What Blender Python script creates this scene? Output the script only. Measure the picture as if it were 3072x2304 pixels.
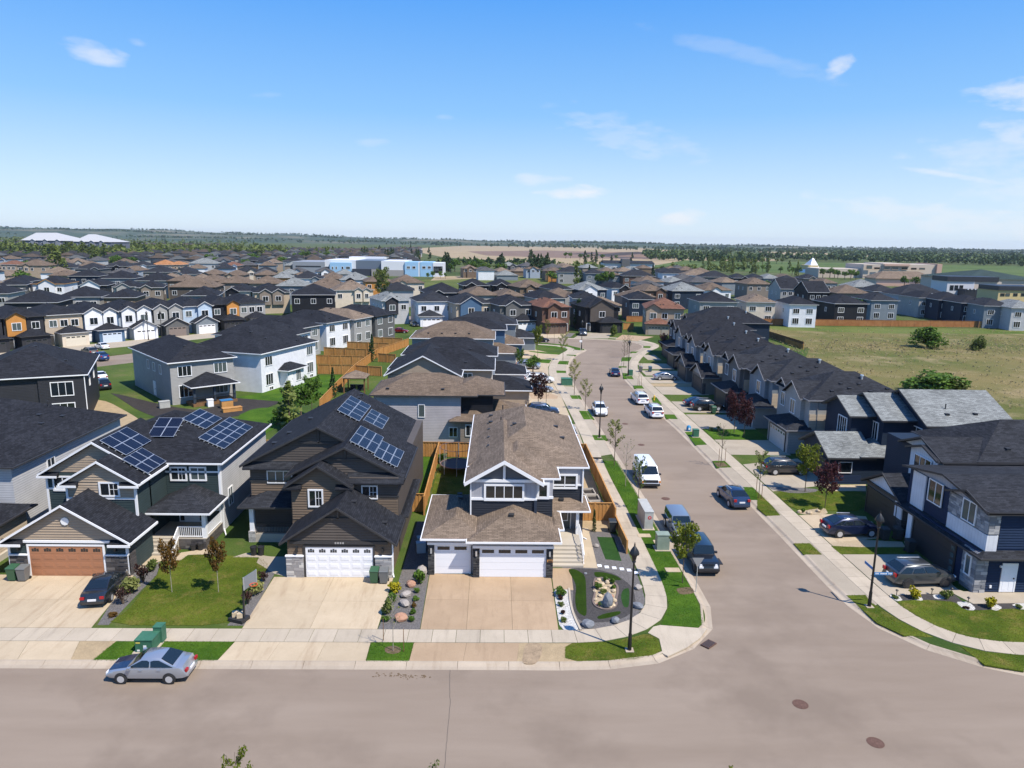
import bpy, math, random
import numpy as np
from mathutils import Matrix, Vector

for _o in list(bpy.data.objects):
 bpy.data.objects.remove(_o, do_unlink=True)
SC = bpy.context.scene
COL = SC.collection
rnd = random.Random(7)
nrng = np.random.default_rng(7)
R_ = math.radians

# ------------------------------------------------------------------ camera
FPX, CX, CY = 2160., 1536., 1152.          # photograph pixels (3072 x 2304)
HC = 24.5                                   # drone height above the street
ROLL, PITCH, YAW = math.atan(.0155), math.atan((1152 - 722.8) / FPX), R_(1.2)
_f = np.array([math.sin(YAW) * math.cos(PITCH), math.cos(YAW) * math.cos(PITCH), -math.sin(PITCH)])
_r = np.array([math.cos(YAW), -math.sin(YAW), 0.])
_u = np.cross(_r, _f)
_r, _u = _r * math.cos(ROLL) + _u * math.sin(ROLL), -_r * math.sin(ROLL) + _u * math.cos(ROLL)
cam = bpy.data.cameras.new('camera')
cam.sensor_width = 36.
cam.lens = 36. * FPX / 3072.
cam.clip_start = .5
cam.clip_end = 40000.
camo = bpy.data.objects.new('camera', cam)
COL.objects.link(camo)
_m = Matrix.Identity(4)
for _i in range(3):
 _m[_i][0], _m[_i][1], _m[_i][2] = _r[_i], _u[_i], -_f[_i]
_m[2][3] = HC
camo.matrix_world = _m
SC.camera = camo
SC.cycles.max_bounces = 4
SC.cycles.diffuse_bounces = 2
SC.cycles.glossy_bounces = 2
SC.cycles.transmission_bounces = 2
SC.render.resolution_x, SC.render.resolution_y = 1024, 768

# ------------------------------------------------------------------ sky and sun
SUN_DIR = Vector((.803 * math.cos(R_(56)), -.596 * math.cos(R_(56)), math.sin(R_(56))))
SUN_EL, SUN_AZ = R_(56), math.atan2(.803, -.596)      # azimuth clockwise from +Y
wd = bpy.data.worlds.new('World')
SC.world = wd
wd.use_nodes = True
nt = wd.node_tree
nt.nodes.clear()

def N(tree, typ, **kw):
 n = tree.nodes.new(typ)
 for k, v in kw.items():
  if k == 'inp':
   for a, b in v.items():
    n.inputs[a].default_value = b
  else:
   setattr(n, k, v)
 return n

def math_node(tree, op, a, b=None, clamp=False):
 n = N(tree, 'ShaderNodeMath', operation=op, use_clamp=clamp)
 for i, v in enumerate((a, b)):
  if v is None:
   continue
  if isinstance(v, (int, float)):
   n.inputs[i].default_value = v
  else:
   tree.links.new(v, n.inputs[i])
 return n.outputs[0]

def mixc(tree, fac, a, b, blend='MIX'):
 n = N(tree, 'ShaderNodeMix', data_type='RGBA', blend_type=blend)
 for s, v in ((0, fac), (6, a), (7, b)):
  if isinstance(v, (int, float)):
   n.inputs[s].default_value = v
  elif isinstance(v, (tuple, list)):
   n.inputs[s].default_value = (*v[:3], 1)
  else:
   tree.links.new(v, n.inputs[s])
 return n.outputs[2]

def ramp(tree, fac, stops):
 n = N(tree, 'ShaderNodeValToRGB')
 el = n.color_ramp.elements
 while len(el) < len(stops):
  el.new(.5)
 for e, (p, c) in zip(el, stops):
  e.position = p
  e.color = (*c, 1) if len(c) == 3 else c
 tree.links.new(fac, n.inputs[0])
 return n.outputs[0]

sky = N(nt, 'ShaderNodeTexSky', sky_type='NISHITA', sun_disc=False, sun_elevation=SUN_EL, sun_rotation=SUN_AZ,
 altitude=700., air_density=1.0, dust_density=.5, ozone_density=2.5)
tc = N(nt, 'ShaderNodeTexCoord')
sep = N(nt, 'ShaderNodeSeparateXYZ')
nt.links.new(tc.outputs['Generated'], sep.inputs[0])
# clear prairie air: deep blue overhead paling towards the horizon
elev = math_node(nt, 'MAXIMUM', sep.outputs[2], 0.)
tint = ramp(nt, elev, [(0., (.72, .86, 1.0)), (.06, (.58, .78, 1.0)), (.16, (.25, .56, 1.0)), (.29, (.085, .385, 1.0)), (1., (.03, .20, .78))])
skyc = mixc(nt, .80, sky.outputs[0], mixc(nt, 1., tint, (6.6, 6.6, 6.6), 'MULTIPLY'))

def photo_dir(px, py):
 d = _f + _r * (px - CX) / FPX - _u * (py - CY) / FPX
 return d / np.linalg.norm(d)

# clouds: small soft bodies at fixed directions of the sky, broken up by noise
nz = N(nt, 'ShaderNodeTexNoise', inp={'Scale': 22., 'Detail': 7., 'Roughness': .6})
mp = N(nt, 'ShaderNodeMapping', inp={'Scale': (1., 1., 3.)})
nt.links.new(tc.outputs['Generated'], mp.inputs[0])
nt.links.new(mp.outputs[0], nz.inputs[0])
nzs = math_node(nt, 'SUBTRACT', nz.outputs[0], .5)
cov = None
for (px, py, rx, ry, tilt, op, rag) in [(275, 155, 75, 26, .32, .62, 1.0), (355, 158, 22, 10, .3, .3, 1.4), (415, 128, 22, 10, .2, .25, 1.4),
 (800, 284, 40, 9, .0, .18, 1.2), (1625, 537, 75, 20, -.05, .55, 1.5), (1725, 578, 105, 20, -.03, .95, 1.2),
 (2045, 655, 65, 24, -.1, .75, 1.2), (2515, 200, 36, 22, -.6, .62, 1.6), (2880, 530, 150, 8, .16, .6, 1.0),
 (3060, 290, 110, 34, .1, .62, 1.5), (3060, 400, 75, 40, .3, .5, 1.6), (1120, 425, 50, 12, 0., .2, 1.4),
 (1330, 350, 26, 8, 0., .2, 1.4), (1880, 400, 210, 45, .28, .24, 2.2), (2250, 165, 270, 22, .26, .17, 1.5),
 (2900, 660, 330, 36, .14, .42, 2.), (2980, 440, 150, 30, .0, .3, 2.), (3150, 560, 260, 60, .2, .3, 2.)]:
 d = photo_dir(px, py)
 ax = _r * math.cos(tilt) - _u * math.sin(tilt)
 ax = ax - d * (ax @ d)
 ax /= np.linalg.norm(ax)
 ay = np.cross(d, ax)
 def dot(v):
  n = N(nt, 'ShaderNodeVectorMath', operation='DOT_PRODUCT')
  nt.links.new(tc.outputs['Generated'], n.inputs[0])
  n.inputs[1].default_value = tuple(v)
  return n.outputs['Value']
 a = math_node(nt, 'DIVIDE', dot(ax), rx * .8 / FPX)
 b = math_node(nt, 'DIVIDE', dot(ay), ry * .8 / FPX)
 q2 = math_node(nt, 'ADD', math_node(nt, 'MULTIPLY', a, a), math_node(nt, 'MULTIPLY', b, b))
 fr = math_node(nt, 'GREATER_THAN', dot(d), .5)
 s = math_node(nt, 'SUBTRACT', 1., math_node(nt, 'MULTIPLY', q2, .55))
 s = math_node(nt, 'ADD', s, math_node(nt, 'MULTIPLY', nzs, 2.6 * rag))
 s = math_node(nt, 'MULTIPLY', s, .9, clamp=True)
 s = math_node(nt, 'MULTIPLY', math_node(nt, 'MULTIPLY', s, fr), op * .85)
 cov = s if cov is None else math_node(nt, 'MAXIMUM', cov, s)
skyc = mixc(nt, cov, skyc, (6.0, 6.05, 6.3))
bg = N(nt, 'ShaderNodeBackground', inp={'Strength': .115})
nt.links.new(skyc, bg.inputs[0])
nt.links.new(bg.outputs[0], N(nt, 'ShaderNodeOutputWorld').inputs[0])

sl = bpy.data.lights.new('sun', 'SUN')
sl.energy = 4.8
sl.angle = R_(.5)
sl.color = (1., .93, .82)
so = bpy.data.objects.new('sun', sl)
so.rotation_euler = SUN_DIR.to_track_quat('Z', 'Y').to_euler()
so.location = (60, -40, 120)
COL.objects.link(so)

vs = SC.view_settings
vs.view_transform = 'Standard'
vs.look = 'None'
vs.exposure = .45
vs.gamma = 1.
vs.use_curve_mapping = False

# ------------------------------------------------------------------ photograph pixel -> place
REG = {'A': (0, 1100, .36166), 'B': (0, 1500, .36166), 'C': (600, 1100, .36166), 'D': (600, 1500, .36166), 'E': (1200, 1200, .36166),
 'F': (1200, 1500, .36166), 'G': (1700, 1300, .27125), 'H': (2272, 1300, .36166), 'I': (0, 640, .36166), 'J': (700, 640, .36166),
 'K': (1400, 640, .36166), 'L': (2172, 640, .40687), 'M': (1900, 900, .36166), 'N': (2300, 1600, .349), 'O': (1500, 1000, .22604),
 'W': (0, 0, 1.38879), 'Q1': (0, 660, .23508), 'Q2': (500, 660, .23508), 'Q3': (1000, 660, .23508), 'Q4': (1500, 660, .23508),
 'Q5': (2000, 660, .23508), 'Q6': (2500, 660, .25859), 'P': (0, 0, 1.)}
CAMP = np.array([0, 0, HC])

def ray(k, x, y):
 a, b, s = REG[k]
 return _f + _r * (a + x * s - CX) / FPX - _u * (b + y * s - CY) / FPX

def gz(k, x, y, z=.15):
 d = ray(k, x, y)
 return CAMP + d * ((z - HC) / d[2])

def gy(k, x, y, Y):
 d = ray(k, x, y)
 return CAMP + d * (Y / d[1])

def gx(k, x, y, X):
 d = ray(k, x, y)
 return CAMP + d * (X / d[0])

# ------------------------------------------------------------------ materials
MAT = {}

def lin(r, g=None, b=None, k=1.):
 if g is None:
  g = b = r
 f = lambda v: ((v / 255 + .055) / 1.055) ** 2.4 if v > 10 else v / 255 / 12.92
 return (f(r) * k, f(g) * k, f(b) * k)

def newmat(name):
 m = bpy.data.materials.new(name)
 m.use_nodes = True
 t = m.node_tree
 b = t.nodes['Principled BSDF']
 MAT[name] = m
 m.diffuse_color = (.5, .5, .5, 1)
 return m, t, b

def plain(name, col, rough=.6, metal=0., coat=0., spec=.5, emit=None):
 if name in MAT:
  return MAT[name]
 m, t, b = newmat(name)
 b.inputs['Base Color'].default_value = (*col, 1)
 b.inputs['Roughness'].default_value = rough
 b.inputs['Metallic'].default_value = metal
 b.inputs['Coat Weight'].default_value = coat
 b.inputs['Coat Roughness'].default_value = .05
 b.inputs['Specular IOR Level'].default_value = spec
 if emit:
  b.inputs['Emission Color'].default_value = (*emit, 1)
  b.inputs['Emission Strength'].default_value = 1.
 return m

def coords(t, kind):
 if kind == 'pos':
  return N(t, 'ShaderNodeNewGeometry').outputs['Position']
 return N(t, 'ShaderNodeTexCoord').outputs[{'uv': 'UV', 'obj': 'Object', 'gen': 'Generated'}[kind]]

def noise(t, co, scale, detail=4., rough=.55, stretch=None):
 if stretch:
  mp_ = N(t, 'ShaderNodeMapping', inp={'Scale': stretch})
  t.links.new(co, mp_.inputs[0])
  co = mp_.outputs[0]
 n = N(t, 'ShaderNodeTexNoise', inp={'Scale': scale, 'Detail': detail, 'Roughness': rough})
 t.links.new(co, n.inputs[0])
 return n.outputs[0]

def bump(t, b, h, strength=.4, dist=.02):
 n = N(t, 'ShaderNodeBump', inp={'Strength': strength, 'Distance': dist})
 t.links.new(h, n.inputs['Height'])
 t.links.new(n.outputs[0], b.inputs['Normal'])

def mottled(name, c1, c2, scale=2., fine=40., rough=.8, fa=.25, co='pos', bm=.3, bd=.01, stretch=None, c3=None, sc3=.3):
 """two colours mixed by noise plus fine speckle"""
 if name in MAT:
  return MAT[name]
 m, t, b = newmat(name)
 c = coords(t, co)
 n1 = noise(t, c, scale, 6., .6, stretch)
 n1 = ramp(t, n1, [(.33, (0, 0, 0)), (.67, (1, 1, 1))])
 col = mixc(t, n1, c1, c2)
 if c3:
  n3 = ramp(t, noise(t, c, sc3, 5., .65), [(.5, (0, 0, 0)), (.64, (1, 1, 1))])
  col = mixc(t, n3, col, c3)
 n2 = noise(t, c, fine, 3., .7)
 sp = ramp(t, n2, [(.25, (1 - fa * 1.3,) * 3), (.75, (1 + fa,) * 3)])
 col = mixc(t, 1., col, sp, 'MULTIPLY')
 t.links.new(col, b.inputs['Base Color'])
 b.inputs['Roughness'].default_value = rough
 b.inputs['Specular IOR Level'].default_value = .25
 if bm:
  bump(t, b, n2, bm, bd)
 return m

def siding(name, col, sp=.2, vert=False, dirt=.10):
 """lapped boards: a dark shadow line and a tilted face per course"""
 if name in MAT:
  return MAT[name]
 m, t, b = newmat(name)
 uv = coords(t, 'uv')
 s = N(t, 'ShaderNodeSeparateXYZ')
 t.links.new(uv, s.inputs[0])
 v = math_node(t, 'FRACT', math_node(t, 'DIVIDE', s.outputs[0 if vert else 1], sp))
 if vert:
  h = ramp(t, v, [(0., (1, 1, 1)), (.10, (1, 1, 1)), (.13, (0, 0, 0)), (1., (0, 0, 0))])
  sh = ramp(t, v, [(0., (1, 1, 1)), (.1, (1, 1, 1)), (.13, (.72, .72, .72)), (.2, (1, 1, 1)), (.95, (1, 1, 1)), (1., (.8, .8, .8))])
 else:
  h = ramp(t, v, [(0., (0, 0, 0)), (.07, (1, 1, 1)), (1., (.1, .1, .1))])
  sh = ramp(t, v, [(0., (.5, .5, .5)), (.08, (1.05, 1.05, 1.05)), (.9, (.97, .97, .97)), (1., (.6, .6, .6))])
 n = noise(t, coords(t, 'pos'), .9, 5., .6)
 d = ramp(t, n, [(.3, (1 - dirt,) * 3), (.7, (1 + dirt * .6,) * 3)])
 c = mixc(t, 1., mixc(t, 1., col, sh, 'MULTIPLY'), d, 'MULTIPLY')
 t.links.new(c, b.inputs['Base Color'])
 b.inputs['Roughness'].default_value = .6
 b.inputs['Specular IOR Level'].default_value = .15
 bump(t, b, h, .6, .02)
 return m

def shingle(name, col, var=.35):
 if name in MAT:
  return MAT[name]
 m, t, b = newmat(name)
 uv = coords(t, 'uv')
 br = N(t, 'ShaderNodeTexBrick', offset=.37, inp={'Scale': 1., 'Mortar Size': .012, 'Brick Width': .42, 'Row Height': .145, 'Bias': 0.,
 'Color1': (*[c * (1 - var) for c in col], 1), 'Color2': (*[c * (1 + var) for c in col], 1),
 'Mortar': (*[c * .42 for c in col], 1)})
 t.links.new(uv, br.inputs[0])
 po = coords(t, 'pos')
 n1 = ramp(t, noise(t, po, .45, 5., .6), [(.3, (.8,) * 3), (.7, (1.2,) * 3)])
 n2 = ramp(t, noise(t, po, 30., 2., .7), [(.3, (.75,) * 3), (.7, (1.25,) * 3)])
 c = mixc(t, 1., mixc(t, 1., br.outputs[0], n1, 'MULTIPLY'), n2, 'MULTIPLY')
 t.links.new(c, b.inputs['Base Color'])
 b.inputs['Roughness'].default_value = .9
 b.inputs['Specular IOR Level'].default_value = .12
 bump(t, b, br.outputs['Fac'], -.5, .01)
 return m

def stone(name, c1, c2, w=.38, h=.11):
 if name in MAT:
  return MAT[name]
 m, t, b = newmat(name)
 uv = coords(t, 'uv')
 br = N(t, 'ShaderNodeTexBrick', offset=.41, squash=1.3, squash_frequency=3,
 inp={'Scale': 1., 'Mortar Size': .008, 'Brick Width': w, 'Row Height': h, 'Color1': (*c1, 1), 'Color2': (*c2, 1),
 'Mortar': (*[c * .3 for c in c1], 1)})
 t.links.new(uv, br.inputs[0])
 n = noise(t, coords(t, 'pos'), 7., 4., .6)
 d = ramp(t, n, [(.3, (.7,) * 3), (.7, (1.25,) * 3)])
 t.links.new(mixc(t, 1., br.outputs[0], d, 'MULTIPLY'), b.inputs['Base Color'])
 b.inputs['Roughness'].default_value = .85
 bump(t, b, n, .6, .04)
 return m

def grass(name, dark, mid, dry, dry_amt=.5, sc=.35):
 if name in MAT:
  return MAT[name]
 m, t, b = newmat(name)
 po = coords(t, 'pos')
 n1 = ramp(t, noise(t, po, sc, 6., .62), [(.36, (0, 0, 0)), (.64, (1, 1, 1))])
 n2 = ramp(t, noise(t, po, sc * 2.3, 6., .7), [(.5 + .1 * (1 - dry_amt), (0, 0, 0)), (.72, (1, 1, 1))])
 n3 = noise(t, po, 9., 5., .75)
 n4 = noise(t, po, 60., 2., .7)
 c = mixc(t, n1, dark, mid)
 c = mixc(t, math_node(t, 'MULTIPLY', n2, dry_amt), c, dry)
 c = mixc(t, 1., c, ramp(t, n3, [(.25, (.6,) * 3), (.75, (1.35,) * 3)]), 'MULTIPLY')
 c = mixc(t, 1., c, ramp(t, n4, [(.25, (.65,) * 3), (.75, (1.3,) * 3)]), 'MULTIPLY')
 t.links.new(c, b.inputs['Base Color'])
 b.inputs['Roughness'].default_value = .9
 b.inputs['Specular IOR Level'].default_value = .1
 bump(t, b, mixc(t, .5, n3, n4), .8, .05)
 return m

def concrete(name, col, col2, stain=None):
 if name in MAT:
  return MAT[name]
 m, t, b = newmat(name)
 po = coords(t, 'pos')
 n1 = ramp(t, noise(t, po, .5, 6., .65), [(.3, (0, 0, 0)), (.7, (1, 1, 1))])
 c = mixc(t, n1, col, col2)
 if stain:
  n2 = noise(t, po, 1.1, 6., .7, (1.6, .22, 1))
  n2 = ramp(t, n2, [(.52, (0, 0, 0)), (.68, (1, 1, 1))])
  c = mixc(t, math_node(t, 'MULTIPLY', n2, .6), c, stain)
 info = N(t, 'ShaderNodeObjectInfo')
 rv = ramp(t, info.outputs['Random'], [(0., (.93,) * 3), (1., (1.06,) * 3)])
 c = mixc(t, 1., c, rv, 'MULTIPLY')
 n3 = noise(t, po, 25., 4., .75)
 c = mixc(t, 1., c, ramp(t, n3, [(.25, (.86,) * 3), (.75, (1.1,) * 3)]), 'MULTIPLY')
 t.links.new(c, b.inputs['Base Color'])
 b.inputs['Roughness'].default_value = .85
 b.inputs['Specular IOR Level'].default_value = .25
 bump(t, b, n3, .2, .006)
 return m

def foliage(name, c1, c2, trans=.25):
 if name in MAT:
  return MAT[name]
 m, t, b = newmat(name)
 po = coords(t, 'pos')
 n = noise(t, po, 3.5, 3., .6)
 info = N(t, 'ShaderNodeObjectInfo')
 c = mixc(t, ramp(t, n, [(.3, (0, 0, 0)), (.7, (1, 1, 1))]), c1, c2)
 c = mixc(t, 1., c, ramp(t, info.outputs['Random'], [(0., (.75, .8, .7)), (1., (1.2, 1.15, 1.1))]), 'MULTIPLY')
 t.links.new(c, b.inputs['Base Color'])
 b.inputs['Roughness'].default_value = .6
 b.inputs['Specular IOR Level'].default_value = .2
 tr = N(t, 'ShaderNodeBsdfTranslucent')
 t.links.new(c, tr.inputs[0])
 mx = N(t, 'ShaderNodeMixShader', inp={0: trans})
 t.links.new(b.outputs[0], mx.inputs[1])
 t.links.new(tr.outputs[0], mx.inputs[2])
 t.links.new(mx.outputs[0], t.nodes['Material Output'].inputs[0])
 return m

# ------------------------------------------------------------------ mesh helpers
class MB:
 """collects shapes and links them as ONE mesh object"""
 def __init__(self, fn=None):
  self.v, self.f, self.m, self.fn = [], [], [], fn
 def add(self, vs_, fs_, mi=0):
  o = len(self.v)
  self.v += [self.fn(*p) if self.fn else tuple(p) for p in vs_]
  self.f += [tuple(i + o for i in f) for f in fs_]
  self.m += [mi] * len(fs_)
  return self
 def box(self, x0, x1, y0, y1, z0, z1, mi=0):
  return self.add([(x0, y0, z0), (x1, y0, z0), (x1, y1, z0), (x0, y1, z0), (x0, y0, z1), (x1, y0, z1), (x1, y1, z1), (x0, y1, z1)],
 [(0, 3, 2, 1), (4, 5, 6, 7), (0, 1, 5, 4), (1, 2, 6, 5), (2, 3, 7, 6), (3, 0, 4, 7)], mi)
 def bar(self, a, b, w, h=None, mi=0):
  """square bar from a to b"""
  a, b = Vector(a), Vector(b)
  h = h or w
  d = (b - a).normalized()
  s = d.cross(Vector((0, 0, 1)))
  s = s.normalized() if s.length > 1e-4 else Vector((1, 0, 0))
  t = s.cross(d)
  pts = [p + s * i * w / 2 + t * j * h / 2 for p in (a, b) for i, j in ((-1, -1), (1, -1), (1, 1), (-1, 1))]
  return self.add(pts, [(0, 1, 2, 3), (7, 6, 5, 4), (0, 4, 5, 1), (1, 5, 6, 2), (2, 6, 7, 3), (3, 7, 4, 0)], mi)
 def cyl(self, a, b, r0, r1=None, n=10, mi=0, cap=True):
  a, b = Vector(a), Vector(b)
  r1 = r0 if r1 is None else r1
  d = (b - a).normalized()
  s = d.orthogonal().normalized()
  t = d.cross(s)
  pts = []
  for p, r in ((a, r0), (b, r1)):
   pts += [p + (s * math.cos(2 * math.pi * i / n) + t * math.sin(2 * math.pi * i / n)) * r for i in range(n)]
  fs_ = [(i, (i + 1) % n, n + (i + 1) % n, n + i) for i in range(n)]
  if cap:
   fs_ += [tuple(range(n - 1, -1, -1)), tuple(range(n, 2 * n))]
  return self.add(pts, fs_, mi)
 def lathe(self, prof, n=12, mi=0, c=(0, 0, 0)):
  pts = [(c[0] + r * math.cos(2 * math.pi * i / n), c[1] + r * math.sin(2 * math.pi * i / n), c[2] + z) for r, z in prof for i in range(n)]
  fs_ = [(k * n + i, k * n + (i + 1) % n, (k + 1) * n + (i + 1) % n, (k + 1) * n + i) for k in range(len(prof) - 1) for i in range(n)]
  fs_.append(tuple((len(prof) - 1) * n + i for i in range(n)))
  return self.add(pts, fs_, mi)
 def poly(self, pts, z0, z1, mi=0):
  """vertical prism over a plan polygon (any winding)"""
  a = sum(pts[i][0] * pts[(i + 1) % len(pts)][1] - pts[(i + 1) % len(pts)][0] * pts[i][1] for i in range(len(pts)))
  if a < 0:
   pts = pts[::-1]
  n = len(pts)
  v = [(p[0], p[1], z0) for p in pts] + [(p[0], p[1], z1) for p in pts]
  return self.add(v, [tuple(range(n, 2 * n)), tuple(range(n - 1, -1, -1))] + [(i, (i + 1) % n, n + (i + 1) % n, n + i) for i in range(n)], mi)
 def mesh(self, name, smooth=None):
  me = bpy.data.meshes.new(name)
  me.from_pydata([tuple(p) for p in self.v], [], self.f)
  if any(self.m):
   me.polygons.foreach_set('material_index', self.m)
  uvl = me.uv_layers.new(name='UVMap')
  uvs = []
  for p in me.polygons:
   n = p.normal
   if abs(n.z) > .999:
    t, s = Vector((1, 0, 0)), Vector((0, 1, 0))
   else:
    t = Vector((-n.y, n.x, 0)).normalized()
    s = n.cross(t)
   for vi in p.vertices:
    co = me.vertices[vi].co
    uvs += [co.dot(t), co.dot(s)]
  uvl.data.foreach_set('uv', uvs)
  if smooth is not None:
   me.shade_smooth()
   me.set_sharp_from_angle(angle=R_(smooth))
  return me
 def build(self, name, mats, parent=None, loc=None, rz=0., smooth=None):
  return place(self.mesh(name, smooth), name, mats, parent, loc, rz)

def place(me, name, mats=None, parent=None, loc=None, rz=0.):
 o = bpy.data.objects.new(name, me)
 COL.objects.link(o)
 if mats is not None:
  mats = mats if isinstance(mats, (list, tuple)) else [mats]
  if len(me.materials) == 0:
   for m in mats:
    me.materials.append(m)
  elif any(me.materials[i] != m for i, m in enumerate(mats)):
   for i, m in enumerate(mats):
    o.material_slots[i].link = 'OBJECT'
    o.material_slots[i].material = m
 if parent:
  o.parent = parent
 if loc is not None:
  o.location = loc
 if rz:
  o.rotation_euler = (0, 0, rz)
 return o

def empty(name, loc, rz=0.):
 o = bpy.data.objects.new(name, None)
 o.empty_display_size = .3
 COL.objects.link(o)
 o.location = loc
 o.rotation_euler = (0, 0, rz)
 return o

def tag(o, label=None, cat=None, group=None, kind=None):
 if label:
  o['label'] = label
 if cat:
  o['category'] = cat
 if group:
  o['group'] = group
 if kind:
  o['kind'] = kind
 return o

def copy_tree(o, parent=None):
 c = o.copy()
 COL.objects.link(c)
 c.parent = parent
 for ch in o.children:
  copy_tree(ch, c)
 return c

def fast_mesh(name, verts, quads, uv=False):
 """many quads from numpy arrays"""
 me = bpy.data.meshes.new(name)
 nv, nq = len(verts), len(quads)
 me.vertices.add(nv)
 me.vertices.foreach_set('co', np.asarray(verts, dtype=np.float32).ravel())
 k = quads.shape[1]
 me.loops.add(nq * k)
 me.loops.foreach_set('vertex_index', np.asarray(quads, dtype=np.int32).ravel())
 me.polygons.add(nq)
 me.polygons.foreach_set('loop_start', np.arange(0, nq * k, k, dtype=np.int32))
 me.update(calc_edges=True)
 me.validate()
 return me
# ------------------------------------------------------------------ palette
M_ASPH = mottled('asphalt', (.222, .172, .130), (.265, .21, .162), .22, 22., .9, .13, bm=.3, stretch=(.3, 1.8, 1), c3=(.20, .155, .118), sc3=.09)
M_KERB = concrete('kerb_concrete', (.42, .35, .27), (.35, .285, .215), stain=(.28, .215, .155))
M_WALK = concrete('walk_concrete', (.45, .382, .295), (.39, .33, .25), stain=(.30, .25, .195))
M_DRIVE = concrete('drive_concrete', (.49, .395, .275), (.42, .335, .228), stain=(.33, .24, .155))
M_DRIVE_TAN = concrete('drive_tan', (.41, .295, .19), (.345, .245, .155), stain=(.28, .195, .12))
M_DRIVE_GREY = concrete('drive_grey', (.38, .325, .25), (.325, .275, .21))
M_LAWN = grass('lawn', (.048, .082, .007), (.105, .135, .014), (.20, .155, .045), .8, .33)
M_LAWN_LUSH = grass('lawn_lush', (.034, .085, .007), (.070, .138, .012), (.13, .14, .025), .3, .4)
M_LOT = grass('lot_ground', (.04, .075, .015), (.085, .12, .025), (.18, .145, .07), .6, .08)
M_TURF = grass('artificial_turf', (.022, .060, .014), (.028, .072, .016), (.03, .07, .02), .1, 1.)
M_TURF_DARK = grass('turf_olive', (.018, .040, .003), (.024, .050, .004), (.03, .055, .006), .1, 1.)
M_PASTURE = grass('pasture', (.090, .105, .026), (.185, .150, .060), (.31, .235, .135), .85, .035)
M_SOIL = mottled('bare_soil', (.40, .30, .18), (.31, .235, .14), 1.2, 18., .95, .18, bm=.6, bd=.04)
M_BARKMULCH = mottled('bark_mulch', (.17, .12, .075), (.11, .075, .045), 3., 18., .95, .35, bm=.6, bd=.04)
M_MUD = mottled('drying_mud', (.25, .185, .12), (.36, .265, .17), 2.5, 12., .95, .2, bm=.3)
M_DIRT_DARK = mottled('dark_soil', (.03, .026, .024), (.045, .038, .034), 1.2, 18., .95, .3, bm=.6, bd=.04)
M_GRAVEL = mottled('grey_gravel', (.20, .185, .175), (.12, .11, .105), 9., 26., .9, .5, bm=1., bd=.06)
M_GRAVEL_DARK = mottled('charcoal_gravel', (.085, .078, .075), (.05, .046, .045), 9., 30., .9, .4, bm=1., bd=.05)
M_PEBBLE = mottled('white_pebbles', (.66, .64, .60), (.40, .385, .36), 7., 16., .8, .45, bm=1., bd=.05)
M_MULCH = mottled('tan_pebbles', (.52, .42, .29), (.36, .28, .18), 14., 40., .9, .3, bm=1., bd=.05)
M_WHITE = plain('white_paint', (.78, .78, .79), .45)
M_OFFWHITE = plain('white_door', (.80, .80, .82), .5)
M_BLACK = plain('black_trim', (.022, .022, .024), .5)
M_CHAR = plain('charcoal_trim', (.035, .034, .036), .55)
M_GLASS = plain('window_glass', (.012, .016, .019), .06, spec=.7)
M_BLIND = plain('glass_with_blinds', (.075, .095, .095), .12, spec=.7)
M_VENT = plain('roof_vent', (.025, .025, .027), .6)
M_GALV = plain('galvanised', (.62, .63, .64), .35, .6)
M_WOOD = mottled('cedar_fence', (.40, .19, .058), (.53, .28, .095), 1.3, 14., .75, .25, co='pos', bm=.2, stretch=(1, 1, .25))
M_WOOD_DK = mottled('cedar_dark', (.16, .085, .04), (.22, .12, .055), 1.3, 14., .8, .25, bm=.2)
M_STEPC = concrete('step_concrete', (.46, .41, .34), (.40, .355, .29))
SH_BLACK = shingle('shingle_black', (.0205, .022, .0275))
SH_CHAR = shingle('shingle_charcoal', (.028, .030, .036))
SH_BROWN = shingle('shingle_brown', (.145, .108, .080), .22)
SH_TAUPE = shingle('shingle_taupe', (.185, .14, .104), .22)
SH_GREY = shingle('shingle_light_grey', (.20, .21, .205), .28)
SH_RED = shingle('shingle_red_brown', (.17, .085, .058), .22)
SH_ORANGE = shingle('shingle_terracotta', (.36, .17, .075), .22)
SD = {}
for _n, _c in dict(white=(.72, .73, .76), bluegrey=(.33, .38, .45), lilac=(.42, .39, .40), grey=(.33, .325, .315), darkgrey=(.12, .12, .12),
 charcoal=(.035, .036, .042), black=(.016, .017, .021), navy=(.018, .030, .052), green=(.038, .056, .058), tan=(.37, .29, .215),
 beige=(.45, .37, .28), cream=(.62, .54, .44), brown=(.16, .118, .084), umber=(.095, .080, .070), slate=(.19, .22, .25),
 lightgrey=(.45, .45, .46), blue=(.07, .13, .22), orange=(.48, .22, .06), brick=(.13, .075, .055), taupe=(.22, .185, .155),
 lightblue=(.42, .52, .64)).items():
 SD[_n] = siding('siding_' + _n, _c, .2)
SD['navylap'] = siding('siding_navylap', (.030, .033, .042), .2)
SD['bb_grey'] = siding('board_batten_grey', (.36, .36, .39), .33, True)
SD['bb_white'] = siding('board_batten_white', (.66, .67, .70), .33, True)
ST_DARK = stone('stone_dark', (.05, .045, .045), (.115, .10, .095), .40, .09)
ST_LIGHT = stone('stone_light', (.30, .29, .28), (.50, .47, .44), .48, .15)
ST_BLACK = stone('stone_black', (.022, .022, .024), (.05, .05, .052), .34, .075)
ST_GREYBLUE = stone('stone_greyblue', (.16, .17, .19), (.34, .335, .345), .5, .17)

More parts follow.
